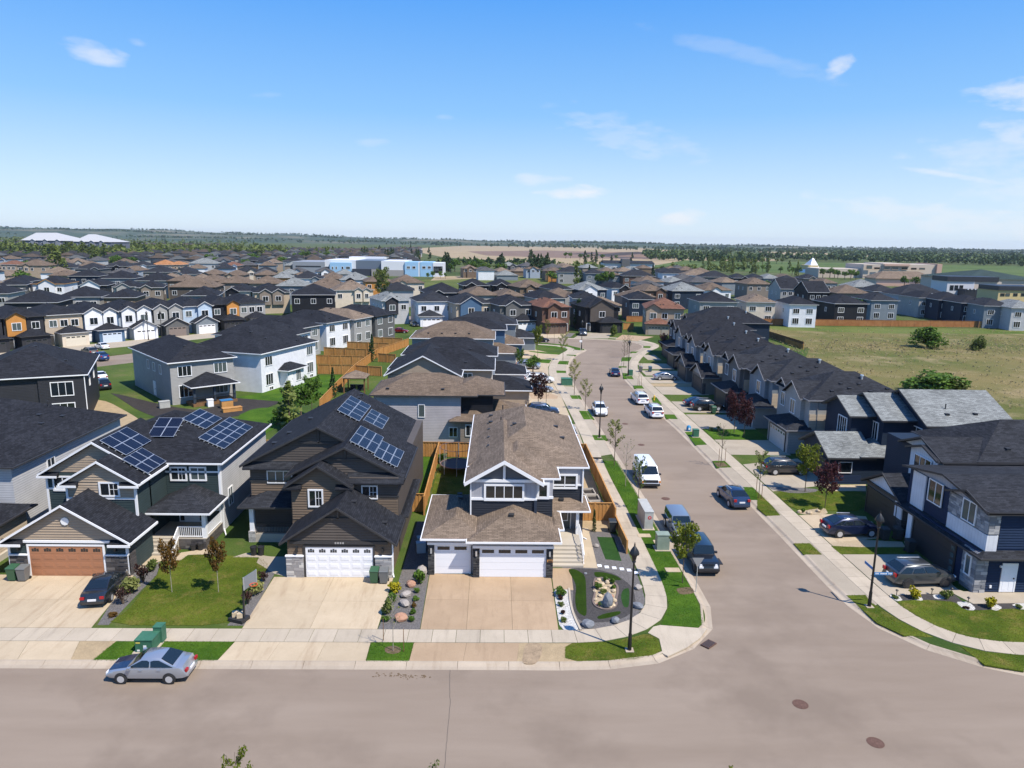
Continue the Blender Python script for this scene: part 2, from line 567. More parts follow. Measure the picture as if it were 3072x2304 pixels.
# ------------------------------------------------------------------ ground, road, kerbs
KL = [(-140, 37.85), (1, 37.85), (3.74, 37.8), (6.3, 37.85), (9.1, 38.25), (11.25, 39.2), (13.1, 40.85), (14.35, 42.7), (14.8, 44.2), (14.9, 46.5),
 (14.85, 52), (14.6, 68), (14.25, 80), (14.05, 90), (13.9, 100), (13.6, 112), (13.5, 122), (13.6, 130.5), (14.0, 138.5), (14.9, 145.6),
 (16.4, 152.5), (18.3, 158.4), (20.2, 162.4), (20.75, 164.3), (20.2, 167.1), (18.4, 169.3), (16.2, 172.5), (13.6, 174.8), (9.6, 176.2), (0, 178.5),
 (-10, 184), (-18, 196), (-24, 212), (-32, 224), (-44, 222), (-52, 205), (-56, 180), (-60, 160), (-70, 141), (-86, 124), (-140, 95)]
KR = [(140, 36.6), (60, 36.7), (33, 36.8), (30.9, 37.27), (29.3, 38.07), (27.3, 39.5), (25.9, 41.1), (24.8, 43.2), (24.35, 46.5), (24.35, 52.3),
 (24.4, 58), (24.3, 62), (24.2, 80), (24.1, 92), (23.7, 100), (23.2, 115), (23.05, 130.4), (23.8, 139.1), (25.1, 146.3), (26.9, 153.3),
 (29.8, 160.4), (33.2, 166.4), (34.75, 170.2), (35.2, 175.5), (32.9, 179.9), (27.6, 182.5), (20, 183.6), (12.9, 183.9), (2, 186.5), (-5, 191),
 (-11, 201), (-16, 216), (-26, 236), (-48, 234), (-62, 212), (-66, 182), (-69, 165), (-78, 148), (-92, 133), (-140, 107)]

def resample(pl, step):
 """even points along a smoothed polyline"""
 p = np.array(pl, float)
 d = np.r_[0, np.cumsum(np.hypot(*np.diff(p, axis=0).T))]
 n = max(2, int(round(d[-1] / step)) + 1)
 t = np.linspace(0, d[-1], n)
 return np.c_[np.interp(t, d, p[:, 0]), np.interp(t, d, p[:, 1])]

def chaikin(pl, it=2):
 p = np.array(pl, float)
 for _ in range(it):
  q = np.empty((2 * (len(p) - 1), 2))
  q[0::2] = p[:-1] * .75 + p[1:] * .25
  q[1::2] = p[:-1] * .25 + p[1:] * .75
  p = np.vstack([p[:1], q, p[-1:]])
 return p

def offset(p, d):
 """shift a polyline sideways (left of travel positive)"""
 p = np.asarray(p)
 t = np.gradient(p, axis=0)
 t /= np.linalg.norm(t, axis=1)[:, None]
 return p + np.c_[-t[:, 1], t[:, 0]] * d

KLs, KRs = chaikin(KL), chaikin(KR)
OFF = .62
KLb, KRb = offset(KLs, OFF), offset(KRs, -OFF)
tag(MB().poly([(-140, 8), (140, 8), (140, 262), (-140, 262)], -.3, 0.).build('road', M_ASPH), kind='structure')
blk = [tuple(p) for p in KLb] + [(-140, 95 + OFF)]
tag(MB().poly([tuple(p) for p in KLb], -.2, .12).build('lot_terrain', M_LOT), kind='structure')
tag(MB().poly([tuple(p) for p in KRb] + [(-140, 262), (140, 262)], -.2, .12).build('lot_terrain', M_LOT), kind='structure')
_far = MB()
S = 9000.
for (x0, x1, y0, y1) in ((-S, S, 262, 9000), (-S, -140, -300, 262), (140, S, -300, 262), (-140, 140, -300, 8)):
 _far.add([(x0, y0, .118), (x1, y0, .118), (x1, y1, .118), (x0, y1, .118)], [(0, 1, 2, 3)])
M_PLAIN = grass('far_plain', (.050, .075, .022), (.095, .115, .040), (.23, .18, .11), .6, .010)
tag(_far.build('ground', M_PLAIN), kind='structure')

def strip_segments(parent, name, pl, step, offs, mats, gap=.012, cond=None, sign=1):
 """a profile (offset,z) swept along a polyline, cut into separate pieces with joints"""
 p = resample(pl, step)
 for i in range(len(p) - 1):
  a, b = p[i], p[i + 1]
  if cond and not cond((a + b) / 2):
   continue
  k = 3
  seg = np.array([a + (b - a) * (gap / step + (1 - 2 * gap / step) * j / (k - 1)) for j in range(k)])
  tp = (p[min(i + 2, len(p) - 1)] - p[max(i - 1, 0)])
  t0 = p[i + 1] - p[max(i - 1, 0)]
  t1 = p[min(i + 2, len(p) - 1)] - p[i]
  mb = MB()
  vs_ = []
  for j in range(k):
   t = t0 + (t1 - t0) * j / (k - 1)
   t = t / np.linalg.norm(t)
   nrm = np.array([-t[1], t[0]]) * sign
   vs_ += [(*(seg[j] + nrm * o), z) for o, z in offs]
  m_ = len(offs)
  fs_ = [(j * m_ + i_, j * m_ + i_ + 1, (j + 1) * m_ + i_ + 1, (j + 1) * m_ + i_) for j in range(k - 1) for i_ in range(m_ - 1)]
  fs_ += [tuple(range(m_ - 1, -1, -1)), tuple((k - 1) * m_ + i_ for i_ in range(m_))]
  if sign > 0:
   fs_ = [f[::-1] for f in fs_]
  mb.add(vs_, fs_)
  mb.build(name, mats, parent)

inview = lambda p: p[1] > 30 and abs(p[0]) < .78 * p[1] + 6 and p[1] < 186 and p[0] > -60
kerbprof = [(.0, -.02), (.0, .008), (.30, .018), (.40, .045), (.50, .105), (.58, .135), (.70, .142), (.70, -.02)]
kerbL = tag(empty('kerb', (0, 38, 0)), kind='structure')
kerbR = tag(empty('kerb', (25, 50, 0)), kind='structure')

def reloc(root):
 """keep children where they are when the root stands elsewhere"""
 inv = Vector(root.location)
 for c in root.children:
  c.location = c.location - inv

strip_segments(kerbL, 'kerb_stone', KLs, 3., kerbprof, M_KERB, cond=inview, sign=1)
strip_segments(kerbR, 'kerb_stone', KRs, 3., kerbprof, M_KERB, cond=inview, sign=-1)
reloc(kerbL)
reloc(kerbR)

SWL = [(-37, 41.27), (0, 41.27), (3.9, 41.3), (5.9, 41.32), (7.3, 41.62), (8.9, 42.35), (10.4, 43.7), (11.15, 45.3), (11.45, 47.3), (11.55, 50), (11.55, 56), (11.5, 64), (11.25, 76),
 (11.65, 87.6), (11.3, 104), (11.05, 113), (10.75, 121), (10.3, 131), (10.8, 140), (12.3, 149.2), (14.75, 157.7), (16.9, 163), (17.0, 166), (15.4, 169.3), (11.6, 171.6), (0, 173.8)]
SWR = [(62, 39.8), (36, 39.95), (33, 40.05), (31., 40.3), (29.6, 40.95), (28.3, 42.3), (27.5, 44.2), (27.2, 46.6), (27.1, 56), (27.05, 66), (26.9, 80), (26.6, 100), (26.25, 127), (26.8, 138.5), (28., 145.6), (31.2, 155.8), (34.2, 163.5), (37.5, 169), (39, 174), (37, 181), (30, 186.4), (20, 187.4), (10, 188)]
walkL = tag(empty('sidewalk', (0, 41.3, .15)), kind='structure')
walkR = tag(empty('sidewalk', (27, 50, .15)), kind='structure')
wprof = [(-.74, .05), (-.74, .150), (.74, .150), (.74, .05)]
for root, pl in ((walkL, SWL), (walkR, SWR)):
 s = chaikin(pl)
 strip_segments(root, 'slab', s, 1.5, wprof, M_WALK, cond=lambda p: inview(p) and p[1] < 80)
 strip_segments(root, 'slab', s, 3.0, wprof, M_WALK, cond=lambda p: inview(p) and p[1] >= 80)
 reloc(root)

SHN = [0]

LAWNS = []

def sheet(name, pts, z, m, kind='structure', z0=.06):
 if m in (M_LAWN, M_LAWN_LUSH) and np.mean([p[1] for p in pts]) < 82:
  LAWNS.append((np.array([p[:2] for p in pts], float), z, m))
 SHN[0] += 1
 z += SHN[0] * .00012
 o = MB().poly([tuple(p[:2]) for p in pts], z0, z).build(name, m)
 return tag(o, kind=kind)

def pxpoly(k, pts, z=.14):
 return [gz(k, x, y, z)[:2] for x, y in pts]

def smooth_poly(pts, it=2):
 p = np.array([q[:2] for q in pts], float)
 for _ in range(it):
  r = np.roll(p, -1, axis=0)
  q = np.empty((2 * len(p), 2))
  q[0::2] = p * .8 + r * .2
  q[1::2] = p * .2 + r * .8
  p = q
 return [tuple(v) for v in p]

def slabs(name, quad, nu, nv, z, m, gap=.012):
 """a driveway cut into concrete bays; quad corners: front-left, front-right, back-right, back-left"""
 q = np.array([p[:2] for p in quad], float)
 root = tag(empty(name, (*q.mean(0), z)), kind='structure')
 P = lambda u, v: (q[0] * (1 - u) + q[1] * u) * (1 - v) + (q[3] * (1 - u) + q[2] * u) * v
 for i in range(nu):
  for j in range(nv):
   g_ = gap / 4
   pts = [P((i + a) / nu + (g_ if a == 0 else -g_) * .3, (j + b) / nv + (g_ if b == 0 else -g_) * .3) for a, b in ((0, 0), (1, 0), (1, 1), (0, 1))]
   c = root.location
   MB().poly([(p[0] - c[0], p[1] - c[1]) for p in pts], .05 - z, 0).build('slab', m, root)
 return root

# front driveways and their aprons across the boulevard
slabs('driveway', [(-37.5, 42.05), (-25.45, 42.05), (-26.35, 49.3), (-36.5, 49.3)], 3, 2, .145, M_DRIVE)
slabs('driveway', [(-16.0, 42.05), (-7.45, 42.05), (-7.45, 49.2), (-16.15, 49.2)], 2, 2, .145, M_DRIVE)
slabs('driveway', [(-4.72, 42.05), (4.1, 42.05), (4.15, 49.5), (-4.85, 49.9)], 3, 2, .145, M_DRIVE_TAN)
slabs('driveway_apron', [(-37, 38.52), (-24.7, 38.52), (-25.3, 40.5), (-37.5, 40.5)], 4, 1, .142, M_DRIVE)
slabs('driveway_apron', [(-16.2, 38.52), (-7.55, 38.52), (-7.6, 40.5), (-15.9, 40.5)], 3, 1, .142, M_DRIVE)
slabs('driveway_apron', [(-5.0, 38.52), (1.35, 38.52), (1.55, 40.5), (-4.95, 40.5)], 2, 1, .142, M_DRIVE_TAN)
sheet('bare_soil', [(-24.7, 38.5), (-23.2, 38.5), (-23.0, 40.52), (-25.3, 40.52)], .134, M_SOIL)
sheet('bare_soil', [(1.35, 38.5), (5.6, 38.55), (5.2, 40.5), (1.55, 40.52)], .134, M_SOIL)
tag(sheet('boulevard_lawn', [(-23.4, 38.5), (-16.25, 38.5), (-15.95, 40.52), (-23.1, 40.52)], .14, M_LAWN_LUSH))
sheet('boulevard_lawn', [(-7.5, 38.5), (-5.05, 38.5), (-4.98, 40.52), (-7.55, 40.52)], .14, M_LAWN_LUSH)
sheet('boulevard_lawn', smooth_poly([(4.2, 38.5), (8.0, 38.75), (10.1, 39.35), (10.3, 41.0), (9.75, 41.7), (8.2, 41.0), (6.6, 40.6), (4.4, 40.5)], 1), .138, M_LAWN)
sheet('kerb_ramp', pxpoly('P', [(1944, 1898), (1978, 1916), (1988, 1960), (2004, 1968), (2060, 1942), (2102, 1912), (2122, 1884), (2098, 1884), (1981, 1875), (1960, 1880)]), .141, M_WALK)
sheet('boulevard_lawn', pxpoly('P', [(1983, 1874), (2098, 1883), (2108, 1868)]) + [(14.0, 45.2), (14.12, 46.4), (14.15, 56), (13.95, 68), (13.7, 78.4), (12.05, 78.4), (12.25, 64), (12.28, 56), (12.22, 48), (12.0, 45.4)], .139, M_LAWN_LUSH)

sheet('mulch_ring', smooth_poly(pxpoly('P', [(2025, 1765), (2075, 1760), (2085, 1780), (2040, 1785)]), 2), .146, M_BARKMULCH)
sheet('mud_stain', smooth_poly(pxpoly('F', [(1040, 1187), (1170, 1187), (1185, 1250), (1140, 1358), (1010, 1358), (1020, 1290)]), 2), .1425, M_MUD)
sheet('mulch_ring', smooth_poly(pxpoly('D', [(1530, 1225), (1600, 1205), (1670, 1225), (1660, 1265), (1600, 1280), (1535, 1265)]), 2), .146, M_BARKMULCH)
sheet('mulch_ring', pxpoly('M', [(668, 1350), (750, 1348), (790, 1380), (700, 1384)]), .146, M_BARKMULCH)
# lawn of the green house with its gravel borders
sheet('gravel_bed', pxpoly('B', [(808, 1035), (900, 1035), (1180, 740), (1300, 620), (1330, 520), (1280, 500), (1085, 590)]), .136, M_GRAVEL)
sheet('front_lawn', smooth_poly(pxpoly('B', [(878, 1036), (1890, 1040), (1975, 900), (2090, 720), (2212, 600), (2212, 520), (2140, 478), (1920, 462), (1560, 450), (1500, 500), (1340, 515), (1300, 640), (1180, 760), (1080, 900)]), 1), .146, M_LAWN)
sheet('gravel_bed', pxpoly('D', [(225, 1040), (375, 1040), (620, 610), (650, 530), (560, 480), (490, 700), (390, 860)]), .137, M_GRAVEL)
sheet('gravel_bed', [(-7.42, 42.05), (-4.75, 42.05), (-4.9, 49.9), (-4.95, 60), (-6.9, 60), (-7.0, 48.5)], .135, M_GRAVEL)
sheet('garden_path', pxpoly('B', [(1090, 600), (1215, 440), (1450, 445), (1740, 400), (1810, 385), (1850, 400), (1760, 450), (1560, 455), (1500, 500), (1345, 500)]), .149, M_DRIVE)
sheet('garden_path', pxpoly('D', [(270, 475), (380, 440), (590, 470), (740, 470), (735, 640), (620, 612), (470, 520), (490, 475)]), .148, M_DRIVE_GREY)
# corner garden of the brown roofed house
sheet('gravel_bed', smooth_poly([(4.12, 42.05), (5.6, 42.1), (7.1, 42.35), (8.6, 43.05), (9.8, 44.3), (10.45, 45.8), (10.6, 48), (10.7, 52), (10.5, 58), (6.2, 58), (5.6, 52), (4.35, 49.4)], 1), .138, M_GRAVEL)
sheet('charcoal_bed', smooth_poly(pxpoly('F', [(1385, 560), (1640, 575), (1800, 620), (1930, 720), (1960, 850), (1900, 960), (1760, 1010), (1500, 1020), (1430, 900), (1440, 740)], .14), 2), .144, M_GRAVEL_DARK)
sheet('pebble_bed', smooth_poly(pxpoly('F', [(1275, 740), (1400, 730), (1410, 850), (1440, 960), (1500, 1083), (1330, 1085), (1290, 850)], .14), 1), .146, M_PEBBLE)
tf = [sheet('artificial_turf', smooth_poly(pxpoly('F', p, .15), 2), .15, mm) for p, mm in (
 ([(1385, 570), (1460, 575), (1540, 625), (1545, 800), (1550, 975), (1470, 930), (1450, 830), (1465, 700)], M_TURF_DARK),
 ([(1605, 595), (1700, 600), (1800, 630), (1845, 665), (1760, 665), (1620, 640)], M_TURF_DARK),
 ([(1850, 740), (1905, 725), (1900, 890), (1855, 890), (1830, 800)], M_TURF),
 ([(1630, 970), (1700, 940), (1830, 918), (1830, 945), (1740, 975), (1650, 990)], M_TURF_DARK))]
sheet('artificial_turf', pxpoly('E', [(1635, 1135), (1775, 1140), (1838, 1335), (1705, 1320)], .15), .151, M_TURF)
sheet('rock_bed', smooth_poly(pxpoly('F', [(1620, 655), (1700, 645), (1800, 700), (1810, 760), (1790, 830), (1800, 880), (1730, 915), (1640, 900), (1595, 850), (1620, 780), (1605, 700)], .15), 2), .152, M_MULCH)
slabs('side_path', pxpoly('E', [(1520, 1390), (1640, 1395), (1560, 1060), (1500, 1060)], .15), 1, 4, .153, M_DRIVE)
slabs('driveway_bay', [(4.2, 47.6), (5.6, 47.4), (5.75, 50.9), (4.25, 50.9)], 1, 1, .149, M_DRIVE_TAN)
# side street: concrete aprons with small grass plots between kerb and walk
for pl, so_, nm in ((SWL, -1, 'L'), (SWR, -1, 'R')):
 pass
apL = np.vstack([offset(chaikin(SWL), -.78)])
ap = [tuple(p) for p in KLb if 78.4 < p[1] < 172 and p[0] > 10]
ap2 = [tuple(p) for p in offset(chaikin(SWL), -.72) if 78.4 < p[1] < 170 and p[0] > 8]
sheet('boulevard_paving', ap + ap2[::-1], .13, M_DRIVE_GREY)
ap = [tuple(p) for p in KRb if 44.5 < p[1] < 181 and p[0] > 20]
ap2 = [tuple(p) for p in offset(chaikin(SWR), .72) if 45 < p[1] < 180]
sheet('boulevard_paving', ap + ap2[::-1], .13, M_DRIVE_GREY)
for k, pts in (('O', [(1000, 1025), (1170, 1030), (1255, 1142), (1045, 1142)]), ('O', [(1155, 1348), (1400, 1352), (1430, 1420), (1195, 1415)]),
 ('O', [(885, 823), (1060, 822), (1085, 872), (915, 868)]), ('O', [(765, 625), (940, 640), (975, 705), (800, 698)]),
 ('O', [(720, 492), (875, 497), (877, 527), (725, 524)]), ('O', [(775, 366), (915, 368), (900, 415), (760, 408)]),
 ('O', [(870, 280), (1015, 288), (1000, 300), (890, 293)]), ('O', [(1625, 525), (1735, 535), (1775, 610), (1640, 600)]),
 ('O', [(1765, 692), (1870, 692), (1915, 732), (1790, 730)]), ('O', [(1575, 435), (1680, 438), (1680, 455), (1580, 452)]),
 ('O', [(1620, 318), (1750, 315), (1720, 370), (1610, 368)]), ('O', [(1735, 243), (1840, 240), (1800, 262), (1730, 260)]),
 ('O', [(1905, 168), (2000, 170), (1995, 195), (1905, 192)]),
 ('M', [(425, 1095), (525, 1090), (610, 1200), (515, 1205)]), ('M', [(255, 948), (340, 950), (370, 988), (275, 985)]),
 ('M', [(655, 1335), (760, 1335), (812, 1388), (690, 1392)]), ('M', [(150, 810), (190, 805), (240, 868), (165, 865)]),
 ('M', [(910, 1550), (1000, 1555), (1100, 1659), (960, 1659)]), ('M', [(0, 712), (70, 708), (90, 735), (10, 735)]),
 ('H', [(0, 490), (60, 530), (190, 680), (75, 685), (0, 620)]), ('H', [(300, 913), (435, 912), (535, 1005), (385, 1005)]),
 ('N', [(685, 533), (850, 530), (890, 590), (1000, 660), (1150, 755), (1432, 893), (1180, 878), (950, 770)]),
 ('N', [(1668, 972), (1890, 1022), (2212, 1048), (2212, 1185), (1872, 1128)])):
 sheet('boulevard_lawn', pxpoly(k, pts, .137), .137, M_LAWN if k in 'HN' else M_LAWN_LUSH)
# verges on the far side of the bend
sheet('boulevard_lawn', smooth_poly(pxpoly('O', [(480, 120), (700, 138), (870, 150), (1000, 180), (1110, 205), (1125, 225), (1000, 222), (970, 195), (850, 168), (640, 140), (480, 130)]), 1), .138, M_LAWN_LUSH)
sheet('front_lawn', smooth_poly(pxpoly('O', [(480, 150), (640, 155), (830, 180), (915, 205), (880, 215), (700, 195), (520, 165)]), 1), .138, M_LAWN_LUSH)
for pts in ([(370, 232), (580, 248), (795, 270), (780, 283), (560, 268), (400, 245)], [(215, 328), (400, 335), (685, 350), (655, 398), (450, 385), (290, 365)]):
 sheet('front_lawn', pxpoly('O', pts), .141, M_LAWN_LUSH)
# driveways of the houses on the left of the side street
sheet('driveway', [(-1, 96), (10.4, 96.5), (10.3, 112.8), (9.9, 122), (9.5, 131), (10, 140), (11.3, 148), (13.5, 156), (4, 170), (-1, 160)], .136, M_DRIVE)
sheet('driveway', [(2, 78.2), (10.5, 78.2), (10.8, 95), (2, 95)], .136, M_DRIVE_GREY)
sheet('driveway', pxpoly('O', [(345, 785), (670, 800), (770, 830), (760, 870), (430, 870)]), .139, M_DRIVE_TAN)
# right hand lots
sheet('corner_lawn', smooth_poly(pxpoly('N', [(1090, 585), (1250, 575), (1420, 575), (1620, 590), (1700, 660), (1800, 665), (2050, 650), (2400, 650), (2400, 935), (2212, 938), (2000, 930), (1700, 885), (1400, 775)], .14), 1), .147, M_LAWN)
sheet('charcoal_bed', pxpoly('N', [(1045, 535), (1600, 515), (1690, 590), (1780, 607), (2300, 600), (2300, 665), (1960, 662), (1790, 660), (1700, 655), (1600, 590), (1160, 588)], .14), .144, M_GRAVEL_DARK)
for pts in ([(1045, 530), (1130, 530), (1175, 580), (1110, 585)], [(1260, 570), (1310, 530), (1350, 575), (1320, 582)], [(1420, 528), (1500, 528), (1545, 562), (1450, 568)],
 [(1620, 590), (1735, 588), (1800, 645), (1770, 668), (1690, 650)], [(1925, 655), (1960, 605), (2030, 640), (1980, 668)], [(2100, 605), (2300, 600), (2300, 655), (2150, 655)]):
 sheet('pebble_bed', smooth_poly(pxpoly('N', pts, .14), 1), .149, M_PEBBLE)
sheet('driveway', pxpoly('N', [(650, 182), (1300, 182), (1640, 480), (1690, 500), (2300, 500), (2300, 598), (1775, 606), (1600, 515), (1045, 533)], .14), .145, M_DRIVE_GREY)
sheet('driveway', pxpoly('H', [(345, 680), (640, 670), (900, 690), (1000, 870), (600, 910)], .14), .145, M_DRIVE)
sheet('gravel_bed', pxpoly('H', [(600, 910), (800, 880), (1200, 900), (1230, 945), (840, 950), (640, 945)], .14), .143, M_MULCH)
sheet('front_lawn', pxpoly('H', [(610, 935), (840, 945), (1230, 945), (1230, 1000), (690, 1002)], .14), .146, M_LAWN)
sheet('front_lawn', smooth_poly(pxpoly('H', [(125, 472), (500, 480), (900, 480), (890, 640), (590, 640), (300, 640)], .14), 1), .146, M_LAWN)
sheet('gravel_bed', smooth_poly(pxpoly('H', [(80, 440), (330, 450), (510, 465), (480, 490), (300, 500), (130, 470)], .14), 1), .149, M_GRAVEL)
sheet('rock_bed', smooth_poly(pxpoly('H', [(310, 655), (400, 640), (560, 615), (590, 672), (400, 675)], .14), 1), .149, M_MULCH)
slabs('driveway', [(27.9, 68.6), (34.9, 70.9), (35.1, 80), (27.85, 77.5)], 2, 2, .144, M_DRIVE_GREY)
sheet('garden_path', pxpoly('H', [(520, 430), (900, 425), (900, 478), (640, 480)], .14), .15, M_DRIVE)
for (y0, y1, m) in ((81.3, 87.8, M_DRIVE_GREY), (93.2, 101.4, M_DRIVE_GREY), (102.6, 110, M_DRIVE_GREY), (115.2, 121.8, M_DRIVE_GREY), (124.8, 131, M_DRIVE_GREY), (132.3, 137.6, M_DRIVE_GREY), (139.3, 146, M_DRIVE_GREY), (150.5, 157.5, M_DRIVE_GREY)):
 x0 = np.interp((y0 + y1) / 2, [80, 127, 145, 160], [27.7, 27.1, 28.9, 34])
 slabs('driveway', [(x0, y0), (34.9, y0), (34.9, y1), (x0, y1)], 1, 2, .144, m)
sheet('front_lawn', [(27.7, 88.2), (34.8, 88.2), (34.8, 92.9), (27.7, 92.9)], .141, M_LAWN_LUSH)
sheet('bare_soil', [(27.1, 122), (34.5, 122), (34.5, 124.5), (27.1, 124.5)], .141, M_SOIL)
# field behind the right hand row, and the yards behind the front row
sheet('pasture', [(55, 50), (64, 50), (175, 50), (230, 120), (230, 216.5), (79, 218.5), (76, 200), (75, 170), (60, 140), (56, 110)], .124, M_PASTURE)
sheet('pasture_verge', [(79, 217.8), (230, 215.8), (230, 203), (150, 206), (110, 203), (82, 208)], .1255, grass('verge_green', (.07, .11, .02), (.13, .15, .04), (.24, .19, .09), .4, .06))
sheet('yard_lawn', pxpoly('J', [(180, 1500), (700, 1345), (905, 1340), (720, 1545), (640, 1580), (380, 1560), (0, 1530)], .14), .136, M_LAWN_LUSH)
sheet('yard_lawn', smooth_poly(pxpoly('C', [(300, 410), (450, 345), (650, 335), (640, 500), (480, 590), (380, 560)], .14), 1), .136, M_LAWN_LUSH)
sheet('dark_soil', smooth_poly(pxpoly('I', [(900, 1480), (1400, 1600), (1700, 1640), (1880, 1520), (2212, 1545), (2350, 1560), (2100, 1659), (1500, 1760), (1150, 1640), (1000, 1540)], .14), 1), .133, M_DIRT_DARK)
sheet('bare_soil', smooth_poly(pxpoly('A', [(780, 270), (900, 290), (1100, 400), (1200, 470), (1100, 540), (620, 600), (610, 455), (740, 455)], .14), 1), .134, M_SOIL)
sheet('yard_lawn', [(-10.7, 62), (-6.6, 62), (-6.6, 79.5), (-11.3, 79.5)], .137, M_LAWN_LUSH)
sheet('yard_lawn', [(-6.3, 62), (-2.5, 62), (-2.5, 79), (-6.3, 79)], .137, M_LAWN)
sheet('bare_soil', [(7.2, 58), (10.2, 58), (10.2, 78), (7.2, 78)], .137, M_SOIL)

for pts, m in (([(470, 1432), (880, 1440), (790, 1508), (470, 1500)], M_DRIVE), ([(1000, 1470), (1130, 1437), (1420, 1447), (1380, 1512), (940, 1508)], M_DRIVE_GREY), ([(1560, 1465), (1960, 1490), (1750, 1545), (1470, 1525)], M_DRIVE_TAN), ([(880, 1440), (960, 1445), (900, 1495), (800, 1500)], M_GRAVEL)):
 sheet('driveway', pxpoly('Q4', pts), .14, m)
_c, _s = math.cos(R_(51)), math.sin(R_(51))
sheet('driveway', [(-96.8 + k * 7.8 * _c + d * _s, 162 + k * 7.8 * _s - d * _c) for k, d in ((-3, 3), (7, 3), (7, 12), (-3, 12))], .14, M_DRIVE_GREY)
# ------------------------------------------------------------------ house kit
WCACHE = {}
FROT = {'f': 0., 'r': math.pi / 2, 'b': math.pi, 'l': -math.pi / 2}

def window_meshes(w, h, n, grid, trim):
 key = (round(w, 2), round(h, 2), n, grid, trim)
 if key in WCACHE:
  return WCACHE[key]
 a, b = MB(), MB()
 t = trim
 for x0, x1, z0, z1 in ((-w / 2 - t, w / 2 + t, h / 2, h / 2 + t), (-w / 2 - t, w / 2 + t, -h / 2 - t, -h / 2), (-w / 2 - t, -w / 2, -h / 2, h / 2), (w / 2, w / 2 + t, -h / 2, h / 2)):
  a.box(x0, x1, -.06, .03, z0, z1)
 mw = .06
 for i in range(1, n):
  x = -w / 2 + w * i / n
  a.box(x - mw / 2, x + mw / 2, -.045, .03, -h / 2, h / 2)
 if grid:
  a.box(w / 2 - w / n, w / 2, -.035, -.005, -.012, .012)
  a.box(w / 2 - w / n / 2 - .012, w / 2 - w / n / 2 + .012, -.034, -.006, -h / 2, h / 2)
 b.box(-w / 2, w / 2, -.012, .02, -h / 2, h / 2)
 WCACHE[key] = (a.mesh('window'), b.mesh('pane'))
 return WCACHE[key]

def gdoor_meshes(w, h, rows, cols, lites, style):
 key = ('g', round(w, 2), round(h, 2), rows, cols, lites, style)
 if key in WCACHE:
  return WCACHE[key]
 a, ls = MB(), []
 for r in range(rows):                                # one section per row with a joint between
  a.box(-w / 2, w / 2, -.02, .04, h * r / rows + .006, h * (r + 1) / rows - .006)
 if style == 'panel':
  for r in range(rows - 1):
   for c in range(cols):
    x0, x1 = -w / 2 + w * (c + .13) / cols, -w / 2 + w * (c + .87) / cols
    z0, z1 = h * (r + .22) / rows, h * (r + .78) / rows
    a.box(x0, x1, -.034, -.019, z0, z1)
    a.box(x0 + .05, x1 - .05, -.04, -.033, z0 + .05, z1 - .05)
 if lites:
  for c in range(lites):
   l = MB()
   ls.append(l)
   x0, x1 = -w / 2 + w * (c + .14) / lites, -w / 2 + w * (c + .86) / lites
   z0, z1 = h * (rows - .72) / rows, h * (rows - .26) / rows
   if style == 'panel':
    x0, x1 = x0 + .05, x1 - .05
    for i in range(3):
     l.box(x0 + (x1 - x0) * i / 3 + .012, x0 + (x1 - x0) * (i + 1) / 3 - .012, -.03, -.022, z0, z0 + (z1 - z0) * .46)
     l.box(x0 + (x1 - x0) * i / 3 + .012, x0 + (x1 - x0) * (i + 1) / 3 - .012, -.03, -.022, z0 + (z1 - z0) * .54, z1 - (.05 if i != 1 else 0))
   else:
    l.box(x0, x1, -.03, -.022, z0, z1)
 WCACHE[key] = (a.mesh('garage_door'), [l.mesh('door_lite') for l in ls])
 return WCACHE[key]

def clip_band(poly, z0, z1):
 def cut(ps, z, keep):
  out = []
  for i in range(len(ps)):
   a, b = ps[i], ps[(i + 1) % len(ps)]
   ia, ib = keep(a[1]), keep(b[1])
   if ia:
    out.append(a)
   if ia != ib:
    t = (z - a[1]) / (b[1] - a[1])
    out.append((a[0] + t * (b[0] - a[0]), z))
  return out
 p = cut(poly, z0, lambda v: v >= z0)
 return cut(p, z1, lambda v: v <= z1) if len(p) > 2 else []

